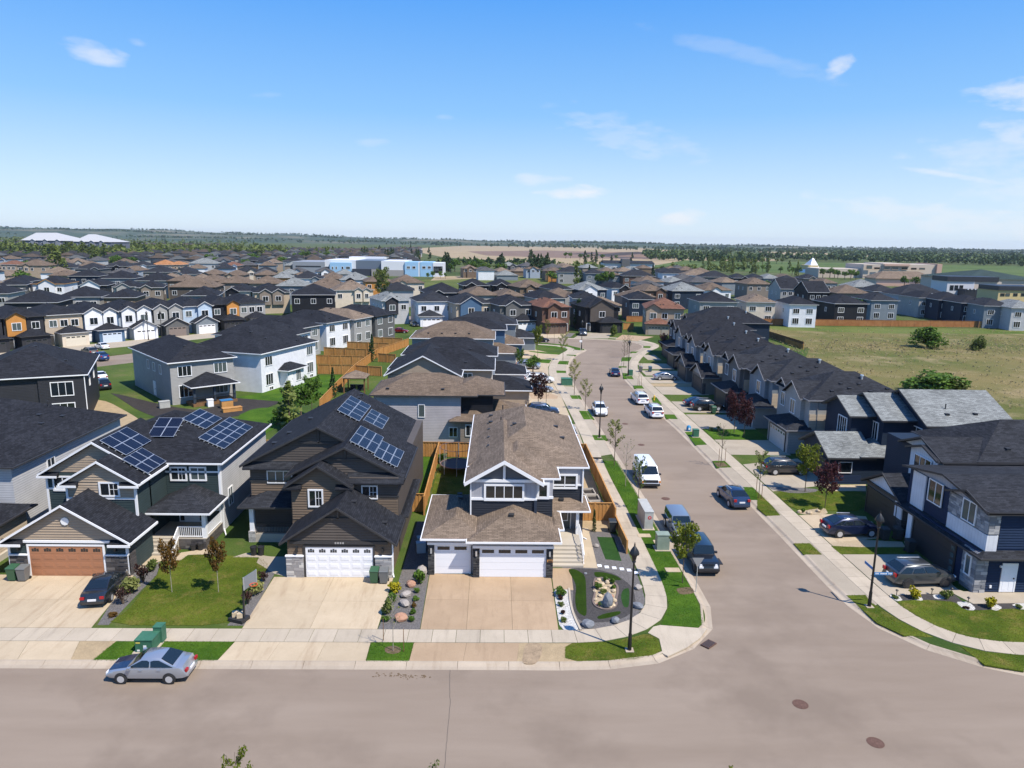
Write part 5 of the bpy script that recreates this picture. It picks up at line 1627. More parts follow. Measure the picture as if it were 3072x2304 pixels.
# ================================================================== houses built in their own frame and turned
def turned_house(label, x, y, rot, W, D, roof, wallm, trim=None, wall2=None, garage=1, gabs=(), name='house', z=6.2, p=.45, back=False, group=None, detail=2, gd=None,
 accent=None, gd2=False, style='hip', cat='house'):
 """(x, y) is the middle of the visible face; rot turns the front from facing the drone; back shows the rear"""
 trim = trim or M_WHITE
 if trim is M_WHITE and detail < 3:
  trim = M_TRIMFAR
 r = R_(rot)
 cx, cy = x - math.sin(r) * D / 2, y + math.cos(r) * D / 2
 hh = House(name, label, (cx, cy, .12), r + (math.pi if back else 0), cat, group, local=True)
 zb = 0.
 hw = W / 2
 yf = -D / 2
 hh.wall(-hw, hw, yf, D / 2, zb, z, wallm)
 if style == 'hip':
  hh.hip(-hw, hw, yf, D / 2, z + .04, p, roof, trim, .45)
 elif style == 'gx':
  hh.gable(-hw, hw, yf, D / 2, z, p + .1, roof, trim, wallm, 'x', .4, .35, 'lr')
 else:
  hh.gable(-hw, hw, yf, D / 2, z, p + .1, roof, trim, wallm, 'y', .4, .35, 'fb')
 rs = random.Random(int(abs(x * 13 + y * 7)))
 if detail >= 2:
  hh.vents([(rs.uniform(-hw + 1.5, hw - 1.5), rs.choice((-1, 1)) * rs.uniform(1., D / 2 - .8)) for _ in range(5)])
 two = z > 4.5
 if garage:
  gw = min(6.4, W * .72)
  pr = 3.2
  ga = (hw - gw) if garage > 0 else -hw
  hh.wall(ga, ga + gw, yf - pr, yf + .1, zb, 2.95, wall2 or wallm)
  if len(gabs) and gabs[0] == 'g':
   hh.gable(ga, ga + gw, yf - pr, yf + .6, 2.95, .55, roof, trim, wall2 or wallm, 'y', .42, .4, 'f')
  else:
   hh.hip(ga, ga + gw, yf - pr, yf, 3.0, .45, roof, trim, .45, open_='b')
  if gd2:
   hh.gdoor('f', yf - pr - .03, ga + gw * .36, .03, gw * .5, 2.2, gd or M_OFFWHITE, 4, 4, 4, 'flush', None)
   hh.gdoor('f', yf - pr - .03, ga + gw * .80, .03, gw * .28, 2.2, gd or M_OFFWHITE, 4, 2, 2, 'flush', None)
  else:
   hh.gdoor('f', yf - pr - .03, ga + gw / 2, .03, gw - 1.3, 2.2, gd or M_OFFWHITE, 4, 6, 4 if detail >= 2 else 0, 'flush', None)
  du = -hw + 1. if garage > 0 else hw - 1.
  hh.door('f', yf - .03, du, .25, .95, 2.1, M_CHAR if rs.random() < .5 else M_OFFWHITE)
 gl = [g for g in gabs if g != 'g']
 for (u0, u1) in gl:
  hh.wall(u0, u1, yf - .7, yf + .2, 2.9 if two else 0, z, accent or wallm, 'bay')
  hh.gable(u0, u1, yf - .7, yf + 4, z, .6, roof, trim, accent or wallm, 'y', .35, .35, 'f', name='front_gable')
  hh.window('f', yf - .73, (u0 + u1) / 2, (4.9 if two else 1.8), min(1.6, (u1 - u0) * .5), 1.5, 2, trim=.1)
 if two:
  free = [u for u in (-hw + 1.6, 0, hw - 1.6) if not any(a - .9 < u < b + .9 for a, b in gl)]
  for u in free:
   hh.window('f', yf - .03, u, 4.9, 1.4, 1.4, 2, trim=.1)
 elif not garage:
  hh.window('f', yf - .03, -hw * .5, 1.7, 1.6, 1.4, 3, trim=.1)
 if detail >= 1:
  yb = D / 2 + .03
  for u in (-hw + 2., hw - 2.):
   hh.window('b', yb, u, 4.9 if two else 1.8, 1.8, 1.4, 3, trim=.1)
   if two:
    hh.window('b', yb, u, 1.9, 1.8, 1.7, 3, trim=.1)
  if detail >= 2:
   hh.window('l', -hw - .03, -D * .15, 4.7 if two else 1.8, .8, 1.2, 2, trim=.08)
   hh.window('l', -hw - .03, D * .2, 4.7 if two else 1.8, .8, 1.2, 2, trim=.08)
   hh.window('r', hw + .03, D * .1, 4.7 if two else 1.8, .9, 1.2, 2, trim=.08)
 return hh

# houses between the front row and the curved street behind it
hb = turned_house('charcoal sided house with white framed windows behind the left edge house', -60.1, 91.0, 24, 13.2, 17, SH_BLACK, SD['charcoal'], M_WHITE, garage=0, back=True, detail=3, name='charcoal_house', z=6.4)
hb.wall(-6.5, -1.4, 8.4, 8.75, 0, 6.35, SD['charcoal'], 'bay')
for zz in (4.7, 1.9):
 hb.window('b', 8.78, -4., zz, 2.4, 1.7, 3, trim=.1)
hb.downspout(-6.6, 8.8, .0, 6.3, M_WHITE, (-.3, .9))
hb = turned_house('dark grey house with a covered deck and a light rear wall', -44.0, 106.7, 41, 9.2, 19, SH_BLACK, SD['grey'], M_WHITE, garage=0, back=True, detail=3, name='slate_house', z=6.3)
hb.window('l', -4.63, 4, 4.9, .8, 1.2, 2, trim=.08)
hb.window('r', 4.63, 5, 4.7, .8, 1.3, 2, trim=.08)
hb.window('r', 4.63, -1, 4.7, .8, 1.3, 2, trim=.08)
hb.door('r', 4.63, 1.5, .2, .95, 2.1, M_OFFWHITE)
hb.hip(-3.6, 2.6, 9.5, 12.7, 3.0, .42, SH_BLACK, M_WHITE, .45, open_='f', name='deck_roof')
for u in (-3.4, -.5, 2.4):
 hb.box('post', u - .17, u + .17, 12.2, 12.55, 0, 2.95, plain('post_navy', (.03, .045, .07), .6))
hb.box('deck', -3.7, 2.7, 9.55, 12.7, .0, .45, M_WOOD_DK)
rl = MB().bar((-3.5, 12.6, 1.35), (2.5, 12.6, 1.35), .06).bar((-3.5, 12.6, .6), (2.5, 12.6, .6), .05)
for i in range(30):
 rl.box(-3.4 + i * .2, -3.37 + i * .2, 12.585, 12.615, .6, 1.35)
rl.build('railing', M_BLACK, hb.root)
hb = turned_house('white house with a blue side wall and a rear bay above the lawn', -35.0, 120.6, 72.5, 16.0, 14, SH_BLACK, SD['white'], M_WHITE, garage=0, back=True, detail=3, name='white_house', z=6.3)
hb.wall(-1.5, 3.2, 7.0, 8.6, 0, 2.9, SD['white'], 'bay')
hb.hip(-1.7, 3.3, 7.0, 8.7, 2.95, .45, SH_BLACK, M_WHITE, .4, open_='f', name='bay_roof')
hb.window('b', 8.63, .2, 1.7, 1.3, 1.7, 3, trim=.1)
hb.door('b', 8.63, 2.4, .3, .9, 2.05, M_OFFWHITE)
for u in (-6.3, -3.2, 5.6):
 hb.window('b', 7.03, u, .35, .9, .45, 2, trim=.07)
turned_house('white house with a wide black hip roof behind the plank fences', -38.6, 137.5, 74, 10.5, 14, SH_BLACK, SD['white'], M_WHITE, garage=0, back=True, group='houses with rear yards along the plank fences')
turned_house('grey and beige house whose rear meets the second plank fence', -39.4, 149.6, 70, 8.4, 14, SH_BLACK, SD['grey'], M_WHITE, garage=0, back=True, group='houses with rear yards along the plank fences')
turned_house('tall bright white house behind the third plank fence', -35.6, 161, 66, 8.8, 14, SH_BLACK, SD['white'], M_WHITE, garage=0, back=True, group='houses with rear yards along the plank fences')
turned_house('grey house with a taupe roof and a small rear canopy', -31.5, 168.4, 70, 8., 14, SH_TAUPE, SD['grey'], M_WHITE, garage=0, back=True, group='houses with rear yards along the plank fences')
turned_house('black two-tone house at the end of the plank fences', -27.6, 176.4, 66, 8.6, 14, SH_BLACK, SD['darkgrey'], M_CHAR, garage=0, back=True, group='houses with rear yards along the plank fences')

# the row of fronts across the curved street
ROW = [(-2, 'black house with a stone post at far left', SH_BLACK, 'charcoal', M_CHAR, (), 'charcoal', None, 'charcoal'),
 (-1, 'black house with orange panels beside its upper windows', SH_BLACK, 'charcoal', M_CHAR, ((-3.4, .2),), 'charcoal', 'orange', 'charcoal'),
 (0, 'beige house with a cream garage facing the curved street', SH_BLACK, 'beige', M_WHITE, (), 'cream', None, 'cream'),
 (1, 'blue sided house with two bright white front gables', SH_BLACK, 'blue', M_WHITE, ((-3.6, .1), (.3, 3.2)), 'blue', 'white', 'lightblue'),
 (2, 'pale blue house with a white gabled garage and tall windows', SH_BLACK, 'bluegrey', M_WHITE, ('g', (-3.2, -.2), (.2, 3.4)), 'white', 'white', 'white'),
 (3, 'dark grey house with a brown garage door and lamp post in front', SH_BLACK, 'darkgrey', M_WHITE, ('g', (-3.4, -.2), (.2, 3.3)), 'darkgrey', 'grey', 'taupe'),
 (4, 'light blue and grey house left of the black and orange house', SH_BLACK, 'lightblue', M_WHITE, ('g', (.0, 3.3)), 'slate', 'lightblue', 'white'),
 (5, 'black house with a bright orange front gable', SH_BLACK, 'black', M_CHAR, ((.2, 3.4),), 'charcoal', 'orange', 'charcoal'),
 (6, 'grey house right of the orange gable on the curved street', SH_BLACK, 'grey', M_CHAR, (), 'grey', None, 'grey')]
for k, lab, rf, wc, tr, gb, w2, acc, gd in ROW:
 x = -96.8 + k * 7.8 * math.cos(R_(51))
 y = 162.0 + k * 7.8 * math.sin(R_(51))
 turned_house(lab, x, y, 48 - k * 1.5, 7.5, 14, rf, SD[wc], tr, wall2=SD[w2], garage=1, gabs=gb, accent=SD[acc] if acc else None,
 gd=plain('gd_' + gd, {'charcoal': (.03, .03, .034), 'cream': (.6, .54, .44), 'lightblue': (.5, .57, .68), 'white': (.75, .75, .77), 'taupe': (.2, .16, .14), 'grey': (.3, .3, .3)}[gd], .5), z=6.8, group='houses along the curved street')
# ================================================================== houses placed from their front eaves in the photograph
RF = dict(D=SH_BLACK, C=SH_CHAR, B=SH_BROWN, T=SH_TAUPE, G=SH_GREY, R=SH_RED, O=SH_ORANGE)
RN = dict(D='black', C='charcoal', B='brown', T='taupe', G='pale grey', R='red brown', O='terracotta')
WN = dict(white='white', bluegrey='blue grey', grey='grey', darkgrey='dark grey', charcoal='charcoal', black='black', navy='navy', tan='tan', beige='beige', cream='cream',
 brown='brown', umber='umber', slate='slate blue', lightgrey='light grey', blue='blue', brick='brown brick', taupe='taupe', lightblue='light blue', green='green', lilac='lilac', orange='orange')
# region, left eave x/y, right eave x/y, turn, roof, wall, options, note
MID = [
 ('Q4', 525, 1105, 915, 1118, 18, 'R', 'brick', dict(garage=-1, gabs=((-2.6, .9),), gd=plain('gd_brown', (.13, .09, .07), .5), gd2=True, trim=M_CHAR), 'red brown roofed brick house with a triple brown garage at the cul-de-sac'),
 ('Q4', 1110, 1115, 1500, 1100, 12, 'D', 'black', dict(garage=1, gabs=((-3.6, 3.2),), accent=SD['umber'], gd=plain('gd_charcoal', (.03, .03, .034), .5), trim=M_CHAR), 'black and white house with a dark truss gable at the cul-de-sac end'),
 ('Q4', 1900, 1110, 2330, 1150, -8, 'R', 'tan', dict(garage=-1, gabs=((-5, -1.2),), gd=plain('gd_tan', (.42, .36, .29), .5), gd2=True, trim=M_CHAR), 'tan house with red brown roof and stone trimmed garage right of the cul-de-sac'),
 ('Q4', 0, 1090, 430, 1080, 20, 'D', 'darkgrey', dict(garage=1, gabs=((-3.5, .6),)), 'dark grey hip roofed house left of the red brown roof'),
 ('Q4', 1640, 1010, 2020, 1015, 0, 'D', 'navy', dict(garage=0, back=True), 'navy two-storey house seen behind the orange fence by the cul-de-sac'),
 ('Q4', 1030, 1000, 1180, 1005, 0, 'D', 'bluegrey', dict(garage=0, back=True), None),
 ('Q4', 0, 970, 330, 975, 15, 'B', 'tan', dict(garage=1), None), ('Q4', 240, 855, 620, 860, 20, 'B', 'brown', dict(garage=1, gabs=((-3.2, .2),)), None),
 ('Q4', 450, 1000, 840, 1000, 20, 'D', 'grey', dict(garage=0), None), ('Q4', 650, 880, 940, 885, 20, 'D', 'tan', dict(garage=0), None),
 ('Q4', 1015, 890, 1360, 885, 15, 'G', 'navy', dict(garage=1, gabs=((-4, 1.5),), accent=SD['white']), 'navy house with a pale grey roof and white truss gable beyond the cul-de-sac'),
 ('Q4', 1410, 865, 1700, 870, 20, 'D', 'white', dict(garage=1, gabs=((-1, 3.),), accent=SD['black']), 'white and black house with a red patch on its gable behind the cul-de-sac'),
 ('Q4', 1830, 900, 2150, 905, 15, 'B', 'brick', dict(garage=0, gabs=((0, 3.4),)), None),
 ('Q4', 1530, 715, 2020, 715, 0, 'C', 'brick', dict(garage=0, back=True), 'brown brick house dotted with white framed windows'),
 ('Q4', 610, 645, 800, 650, 0, 'B', 'orange', dict(garage=0), 'orange walled house with brown roof by the green field'),
 ('Q4', 750, 665, 1080, 665, 0, 'C', 'grey', dict(garage=0, back=True), None), ('Q4', 1090, 680, 1340, 685, 0, 'C', 'slate', dict(garage=0, back=True), None),
 ('Q4', 1350, 700, 1530, 700, 0, 'B', 'slate', dict(garage=0, back=True), None),
 ('Q5', 60, 900, 500, 905, 10, 'G', 'navy', dict(garage=0, back=True), 'navy house with a pale grey hip roof behind the tan cul-de-sac house'),
 ('Q5', 410, 1040, 930, 1050, 0, 'D', 'grey', dict(garage=0, back=True), 'grey house with a black hip roof left of the cream house'),
 ('Q5', 1015, 1045, 1410, 1050, -4, 'T', 'cream', dict(garage=0, back=True), 'cream house with taupe hip roof standing behind the orange field fence'),
 ('Q5', 1580, 1075, 1930, 1080, -3, 'D', 'white', dict(garage=0, back=True), 'white house with black roof behind the orange field fence'),
 ('Q5', 460, 890, 860, 900, 10, 'B', 'white', dict(garage=0, gabs=((-3, 1.),)), None), ('Q5', 1020, 815, 1360, 820, 5, 'B', 'taupe', dict(garage=0), None),
 ('Q5', 460, 720, 840, 735, 0, 'C', 'darkgrey', dict(garage=0), None), ('Q5', 850, 735, 1070, 745, 0, 'C', 'charcoal', dict(garage=0, gabs=((0, 3.),)), None),
 ('Q5', 240, 705, 550, 705, 0, 'T', 'white', dict(garage=0), None), ('Q5', 0, 685, 230, 680, 0, 'C', 'white', dict(garage=0), None),
 ('Q5', 1440, 870, 1740, 880, 0, 'D', 'grey', dict(garage=0, style='gx'), None), ('Q5', 1400, 790, 1800, 800, 0, 'C', 'bluegrey', dict(garage=0), None),
 ('Q5', 1800, 915, 2100, 920, 0, 'D', 'black', dict(garage=0, style='gx'), None), ('Q5', 1250, 745, 1450, 745, 0, 'G', 'slate', dict(garage=0), None),
 ('Q5', 1460, 735, 1640, 745, 0, 'B', 'brown', dict(garage=0), None), ('Q5', 1100, 740, 1240, 740, 0, 'C', 'grey', dict(garage=0), None),
 ('Q5', 1740, 745, 1980, 750, 0, 'C', 'taupe', dict(garage=0, gabs=((-2, 2),)), None), ('Q5', 1960, 800, 2200, 810, 0, 'B', 'grey', dict(garage=0), None),
 ('Q6', 0, 965, 440, 975, 4, 'D', 'black', dict(garage=0, back=True), 'black two-storey house behind the orange field fence'),
 ('Q6', 480, 935, 735, 930, 0, 'C', 'slate', dict(garage=0, back=True), 'slate blue house with white corner windows behind the field fence'),
 ('Q6', 60, 850, 420, 850, 0, 'B', 'taupe', dict(garage=0), None), ('Q6', 810, 870, 1000, 872, 0, 'C', 'bluegrey', dict(garage=0, back=True), None),
 ('Q6', 1000, 900, 1280, 905, 0, 'D', 'grey', dict(garage=0, back=True), 'grey house with a big tan wall panel behind the field fence'),
 ('Q6', 1300, 915, 1540, 945, -6, 'D', 'navy', dict(garage=0, back=True), 'left half of the navy duplex behind the field fence'),
 ('Q6', 1550, 950, 1790, 980, -6, 'D', 'navy', dict(garage=0, back=True), 'right half of the navy duplex behind the field fence'),
 ('Q6', 1800, 985, 2060, 1010, -6, 'C', 'slate', dict(garage=0, back=True), 'slate house with a small porch at the right end of the field fence'),
 ('Q6', 2080, 1015, 2420, 1025, -6, 'G', 'lightgrey', dict(garage=0, back=True), 'light grey house cut by the right edge above the field fence'),
 ('Q6', 450, 825, 800, 835, 0, 'C', 'darkgrey', dict(garage=0), None), ('Q6', 250, 775, 560, 775, 0, 'G', 'grey', dict(garage=0), None),
 ('Q6', 820, 860, 1290, 840, 0, 'C', 'grey', dict(garage=0), None),
 ('Q3', 665, 1015, 920, 1035, 25, 'G', 'lightgrey', dict(garage=0, gabs=((-3, .6),), accent=SD['charcoal']), 'light grey house with pale roof and twin dark gables by the leafy tree'),
 ('Q3', 1080, 1030, 1560, 1045, 16, 'C', 'white', dict(garage=-1, wall2=SD['white']), 'white and navy house with a white garage and parked dark cars'),
 ('Q3', 1640, 1045, 1960, 1080, 20, 'C', 'beige', dict(garage=0, gabs=((-4.2, 2.),), accent=SD['blue']), 'beige house with blue and white truss gables in the middle'),
 ('Q3', 1170, 925, 1690, 930, 15, 'D', 'charcoal', dict(garage=0, gabs=((-4, -1),)), None), ('Q3', 1660, 830, 1990, 840, 12, 'D', 'black', dict(garage=0, gabs=((-4, 0),)), None),
 ('Q3', 1680, 960, 2120, 960, 15, 'B', 'grey', dict(garage=0), None), ('Q3', 2030, 830, 2330, 835, 12, 'D', 'black', dict(garage=0, gabs=((-3, .5),)), None),
 ('Q3', 20, 900, 500, 885, 20, 'T', 'cream', dict(garage=0, gabs=((0, 2.6), (3., 5.2))), 'cream house with several small white gables above the fences'),
 ('Q3', 430, 790, 740, 780, 15, 'B', 'orange', dict(garage=0), 'peach walled house with brown roof in front of the school'),
 ('Q3', 740, 800, 1170, 800, 15, 'B', 'cream', dict(garage=0, gabs=((-4, -1),)), None), ('Q3', 80, 760, 480, 760, 12, 'G', 'white', dict(garage=0, gabs=((-4, -.6),), accent=SD['black']), None),
 ('Q2', 1560, 960, 2160, 945, 12, 'D', 'black', dict(garage=0), 'black house with bands of white windows behind the rear row'),
 ('Q2', 1120, 920, 1560, 920, 25, 'D', 'beige', dict(garage=0, gabs=((-4, -.5), (0., 3.5)), accent=SD['taupe']), 'beige house with two white trimmed gables'),
 ('Q2', 720, 905, 1080, 905, 10, 'D', 'cream', dict(garage=0, gabs=((-3.6, .2),), accent=SD['black']), 'black and cream house right of the orange gable'),
 ('Q2', 20, 865, 600, 845, 8, 'B', 'umber', dict(garage=0), None), ('Q2', 640, 800, 1040, 805, 8, 'B', 'taupe', dict(garage=0), None),
 ('Q2', 1060, 805, 1430, 815, 8, 'B', 'tan', dict(garage=0), None), ('Q2', 1380, 835, 1800, 840, 8, 'G', 'slate', dict(garage=0), None),
 ('Q2', 1770, 860, 2300, 880, 8, 'B', 'tan', dict(garage=0), None), ('Q2', 0, 775, 330, 780, 8, 'B', 'brown', dict(garage=0), None),
 ('Q2', 360, 780, 730, 780, 8, 'B', 'taupe', dict(garage=0), None), ('Q2', 1580, 745, 1990, 745, 10, 'C', 'white', dict(garage=0, gabs=((2, 5),), accent=SD['slate']), None),
 ('Q2', 2010, 750, 2240, 755, 8, 'B', 'tan', dict(garage=0), None), ('Q2', 1370, 735, 1540, 735, 8, 'G', 'orange', dict(garage=0), None),
 ('Q2', 80, 690, 380, 690, 8, 'C', 'grey', dict(garage=0, gabs=((-4, -1),)), None), ('Q2', 430, 690, 690, 690, 8, 'B', 'taupe', dict(garage=0, gabs=((-4, -1),)), None),
 ('Q2', 730, 700, 980, 705, 8, 'B', 'tan', dict(garage=0, gabs=((-3, -.5),)), None), ('Q2', 1130, 700, 1350, 700, 8, 'B', 'taupe', dict(garage=0), None),
 ('Q2', 720, 580, 900, 585, 6, 'R', 'brown', dict(garage=0, gabs=((1, 4),), accent=SD['white']), 'red brown roofed house with white peaked gables left of the school'),
 ('Q2', 960, 515, 1190, 515, 6, 'C', 'charcoal', dict(garage=0), None), ('Q2', 1230, 545, 1440, 545, 6, 'T', 'tan', dict(garage=0, gabs=((-3, 1),)), None),
 ('Q2', 280, 550, 620, 555, 6, 'G', 'lightgrey', dict(garage=0), None), ('Q2', 0, 570, 200, 570, 6, 'O', 'tan', dict(garage=0), None),
 ('Q2', 630, 580, 790, 585, 6, 'C', 'grey', dict(garage=0), None), ('Q2', 1490, 520, 1690, 525, 6, 'C', 'slate', dict(garage=0), None),
 ('Q1', 0, 825, 270, 830, 25, 'D', 'darkgrey', dict(garage=0), None),
 ('Q1', 375, 815, 830, 810, 12, 'D', 'white', dict(garage=0, gabs=((-3, 2.2),), trim=plain('orange_trim', (.55, .28, .08), .6)), 'white house with orange trimmed gables among the left rows'),
 ('Q1', 855, 715, 1260, 715, 12, 'D', 'navy', dict(garage=0), 'navy house with a plain hip roof in the left rows'),
 ('Q1', 1010, 835, 1350, 830, 15, 'D', 'charcoal', dict(garage=0, gabs=((-4, 2),), accent=SD['white']), 'charcoal house with white truss gables in the left rows'),
 ('Q1', 1480, 850, 1730, 850, 20, 'D', 'grey', dict(garage=0, gabs=((-3, 1),)), None), ('Q1', 1790, 860, 2010, 860, 20, 'D', 'taupe', dict(garage=0, gabs=((-2.6, .4),)), None),
 ('Q1', 690, 985, 1280, 975, 14, 'D', 'grey', dict(garage=0), None), ('Q1', 0, 1060, 730, 1045, 14, 'D', 'charcoal', dict(garage=0), None), ('Q1', 1300, 990, 1720, 985, 14, 'D', 'brown', dict(garage=0), None),
 ('Q1', 620, 710, 860, 705, 8, 'B', 'tan', dict(garage=0), None), ('Q1', 200, 578, 590, 582, 8, 'B', 'tan', dict(garage=0, gabs=((-4, -1),)), None),
 ('Q1', 0, 565, 200, 568, 8, 'R', 'tan', dict(garage=0), 'house with a brick red roof at the far left edge'),
 ('Q1', 610, 605, 930, 605, 8, 'C', 'grey', dict(garage=0), None), ('Q1', 940, 622, 1290, 625, 8, 'C', 'darkgrey', dict(garage=0, gabs=((2, 5),)), None),
 ('Q1', 1310, 588, 1650, 590, 8, 'C', 'black', dict(garage=0, gabs=((-1, 1.5),)), None), ('Q1', 1660, 580, 1880, 585, 8, 'C', 'slate', dict(garage=0, gabs=((1, 4),), accent=SD['white']), None),
 ('Q1', 1915, 570, 2212, 572, 8, 'O', 'tan', dict(garage=0), 'house with a wide terracotta roof at the edge of the left trees'),
 ('Q1', 1840, 660, 2150, 668, 8, 'C', 'taupe', dict(garage=0), None), ('Q1', 1280, 740, 1700, 745, 12, 'D', 'slate', dict(garage=0), None), ('Q1', 1710, 770, 2200, 775, 12, 'D', 'grey', dict(garage=0), None),
 ('Q1', -300, 940, 60, 935, 14, 'D', 'grey', dict(garage=0), None), ('Q1', 60, 790, 330, 780, 14, 'D', 'umber', dict(garage=0), None), ('Q2', 200, 960, 640, 965, 14, 'D', 'slate', dict(garage=0), None)]
OCC = []
for (k, xl, yl, xr, yr, rot, rc, wc, op, note) in MID:
 ze = op.pop('z', 6.9)
 a, b = gz(k, xl, yl, ze + .2), gz(k, xr, yr, ze + .2)
 c = (a + b) / 2
 W = min(max(np.hypot(*(b - a)[:2]) / math.cos(R_(rot)) - .9, 8), 17.)
 if abs(rot) > 9:
  W = min(W, 13.)
 far = c[1] > 330
 op.setdefault('trim', M_WHITE if rc not in 'B' else plain('brown_trim', (.10, .08, .065), .6))
 lab = note
 grp = 'houses filling the rows behind the curved street'
 if not lab:
  side = 'left of the school' if c[0] < -110 else ('in front of the school' if c[0] < -20 else ('beyond the cul-de-sac' if c[0] < 60 else 'beyond the field fence'))
  lab = '%s house with a %s roof %s' % (WN[wc], RN[rc], side)
 turned_house(lab, c[0], c[1] + .45, rot, W, 13.5, RF[rc], SD[wc], group=grp, detail=1 if far else 2, name='suburban_house', z=ze, **op)
 OCC.append((c[0] - math.sin(R_(rot)) * 6, c[1] + 6 * math.cos(R_(rot)), max(W, 12) * .62 + 1.5))
# ================================================================== vegetation
F_GREEN = foliage('leaf_green', (.045, .105, .012), (.115, .19, .028))
F_YEL = foliage('leaf_yellow_green', (.11, .15, .015), (.20, .22, .03), .35)
F_DARK = foliage('leaf_dark', (.018, .042, .013), (.045, .082, .022), .15)
F_OLIVE = foliage('leaf_olive', (.085, .125, .026), (.165, .195, .055))
F_PURPLE = foliage('leaf_purple', (.045, .014, .020), (.10, .032, .038))
F_RUST = foliage('leaf_rust', (.10, .045, .012), (.17, .10, .02))
F_PALE = foliage('leaf_pale', (.22, .24, .07), (.34, .33, .13), .4)
F_MAROON = foliage('leaf_maroon', (.028, .012, .011), (.055, .022, .018))
F_GOLD = foliage('leaf_gold', (.30, .27, .01), (.42, .36, .02))
F_FARWOOD = foliage('leaf_far_wood', (.034, .066, .022), (.082, .120, .040), .1)
M_BARK = mottled('bark', (.14, .105, .075), (.09, .068, .05), 5., 30., .9, .3, co='obj')
M_BARKPALE = mottled('bark_pale', (.36, .32, .27), (.24, .21, .17), 5., 30., .9, .3, co='obj')

def leaf_quads(rng, centers, radii, n, size, shell=.55):
 """n small leaf faces spread through clumps; centers (k,3), radii (k,3)"""
 k = len(centers)
 idx = rng.integers(0, k, n)
 d = rng.normal(size=(n, 3))
 d /= np.linalg.norm(d, axis=1)[:, None]
 rr = rng.uniform(shell, 1., (n, 1)) ** .6
 p = np.asarray(centers)[idx] + d * rr * np.asarray(radii)[idx]
 nrm = d * .6 + rng.normal(size=(n, 3)) * .6
 nrm /= np.linalg.norm(nrm, axis=1)[:, None]
 t = np.cross(nrm, rng.normal(size=(n, 3)))
 t /= np.linalg.norm(t, axis=1)[:, None]
 b = np.cross(nrm, t)
 s = size * rng.uniform(.6, 1.4, (n, 1))
 v = np.stack([p - t * s - b * s * .6, p + t * s - b * s * .5, p + t * s * .8 + b * s * .6, p - t * s * .7 + b * s * .7], 1).reshape(-1, 3)
 return v, np.arange(4 * n).reshape(-1, 4)

TREES = {}

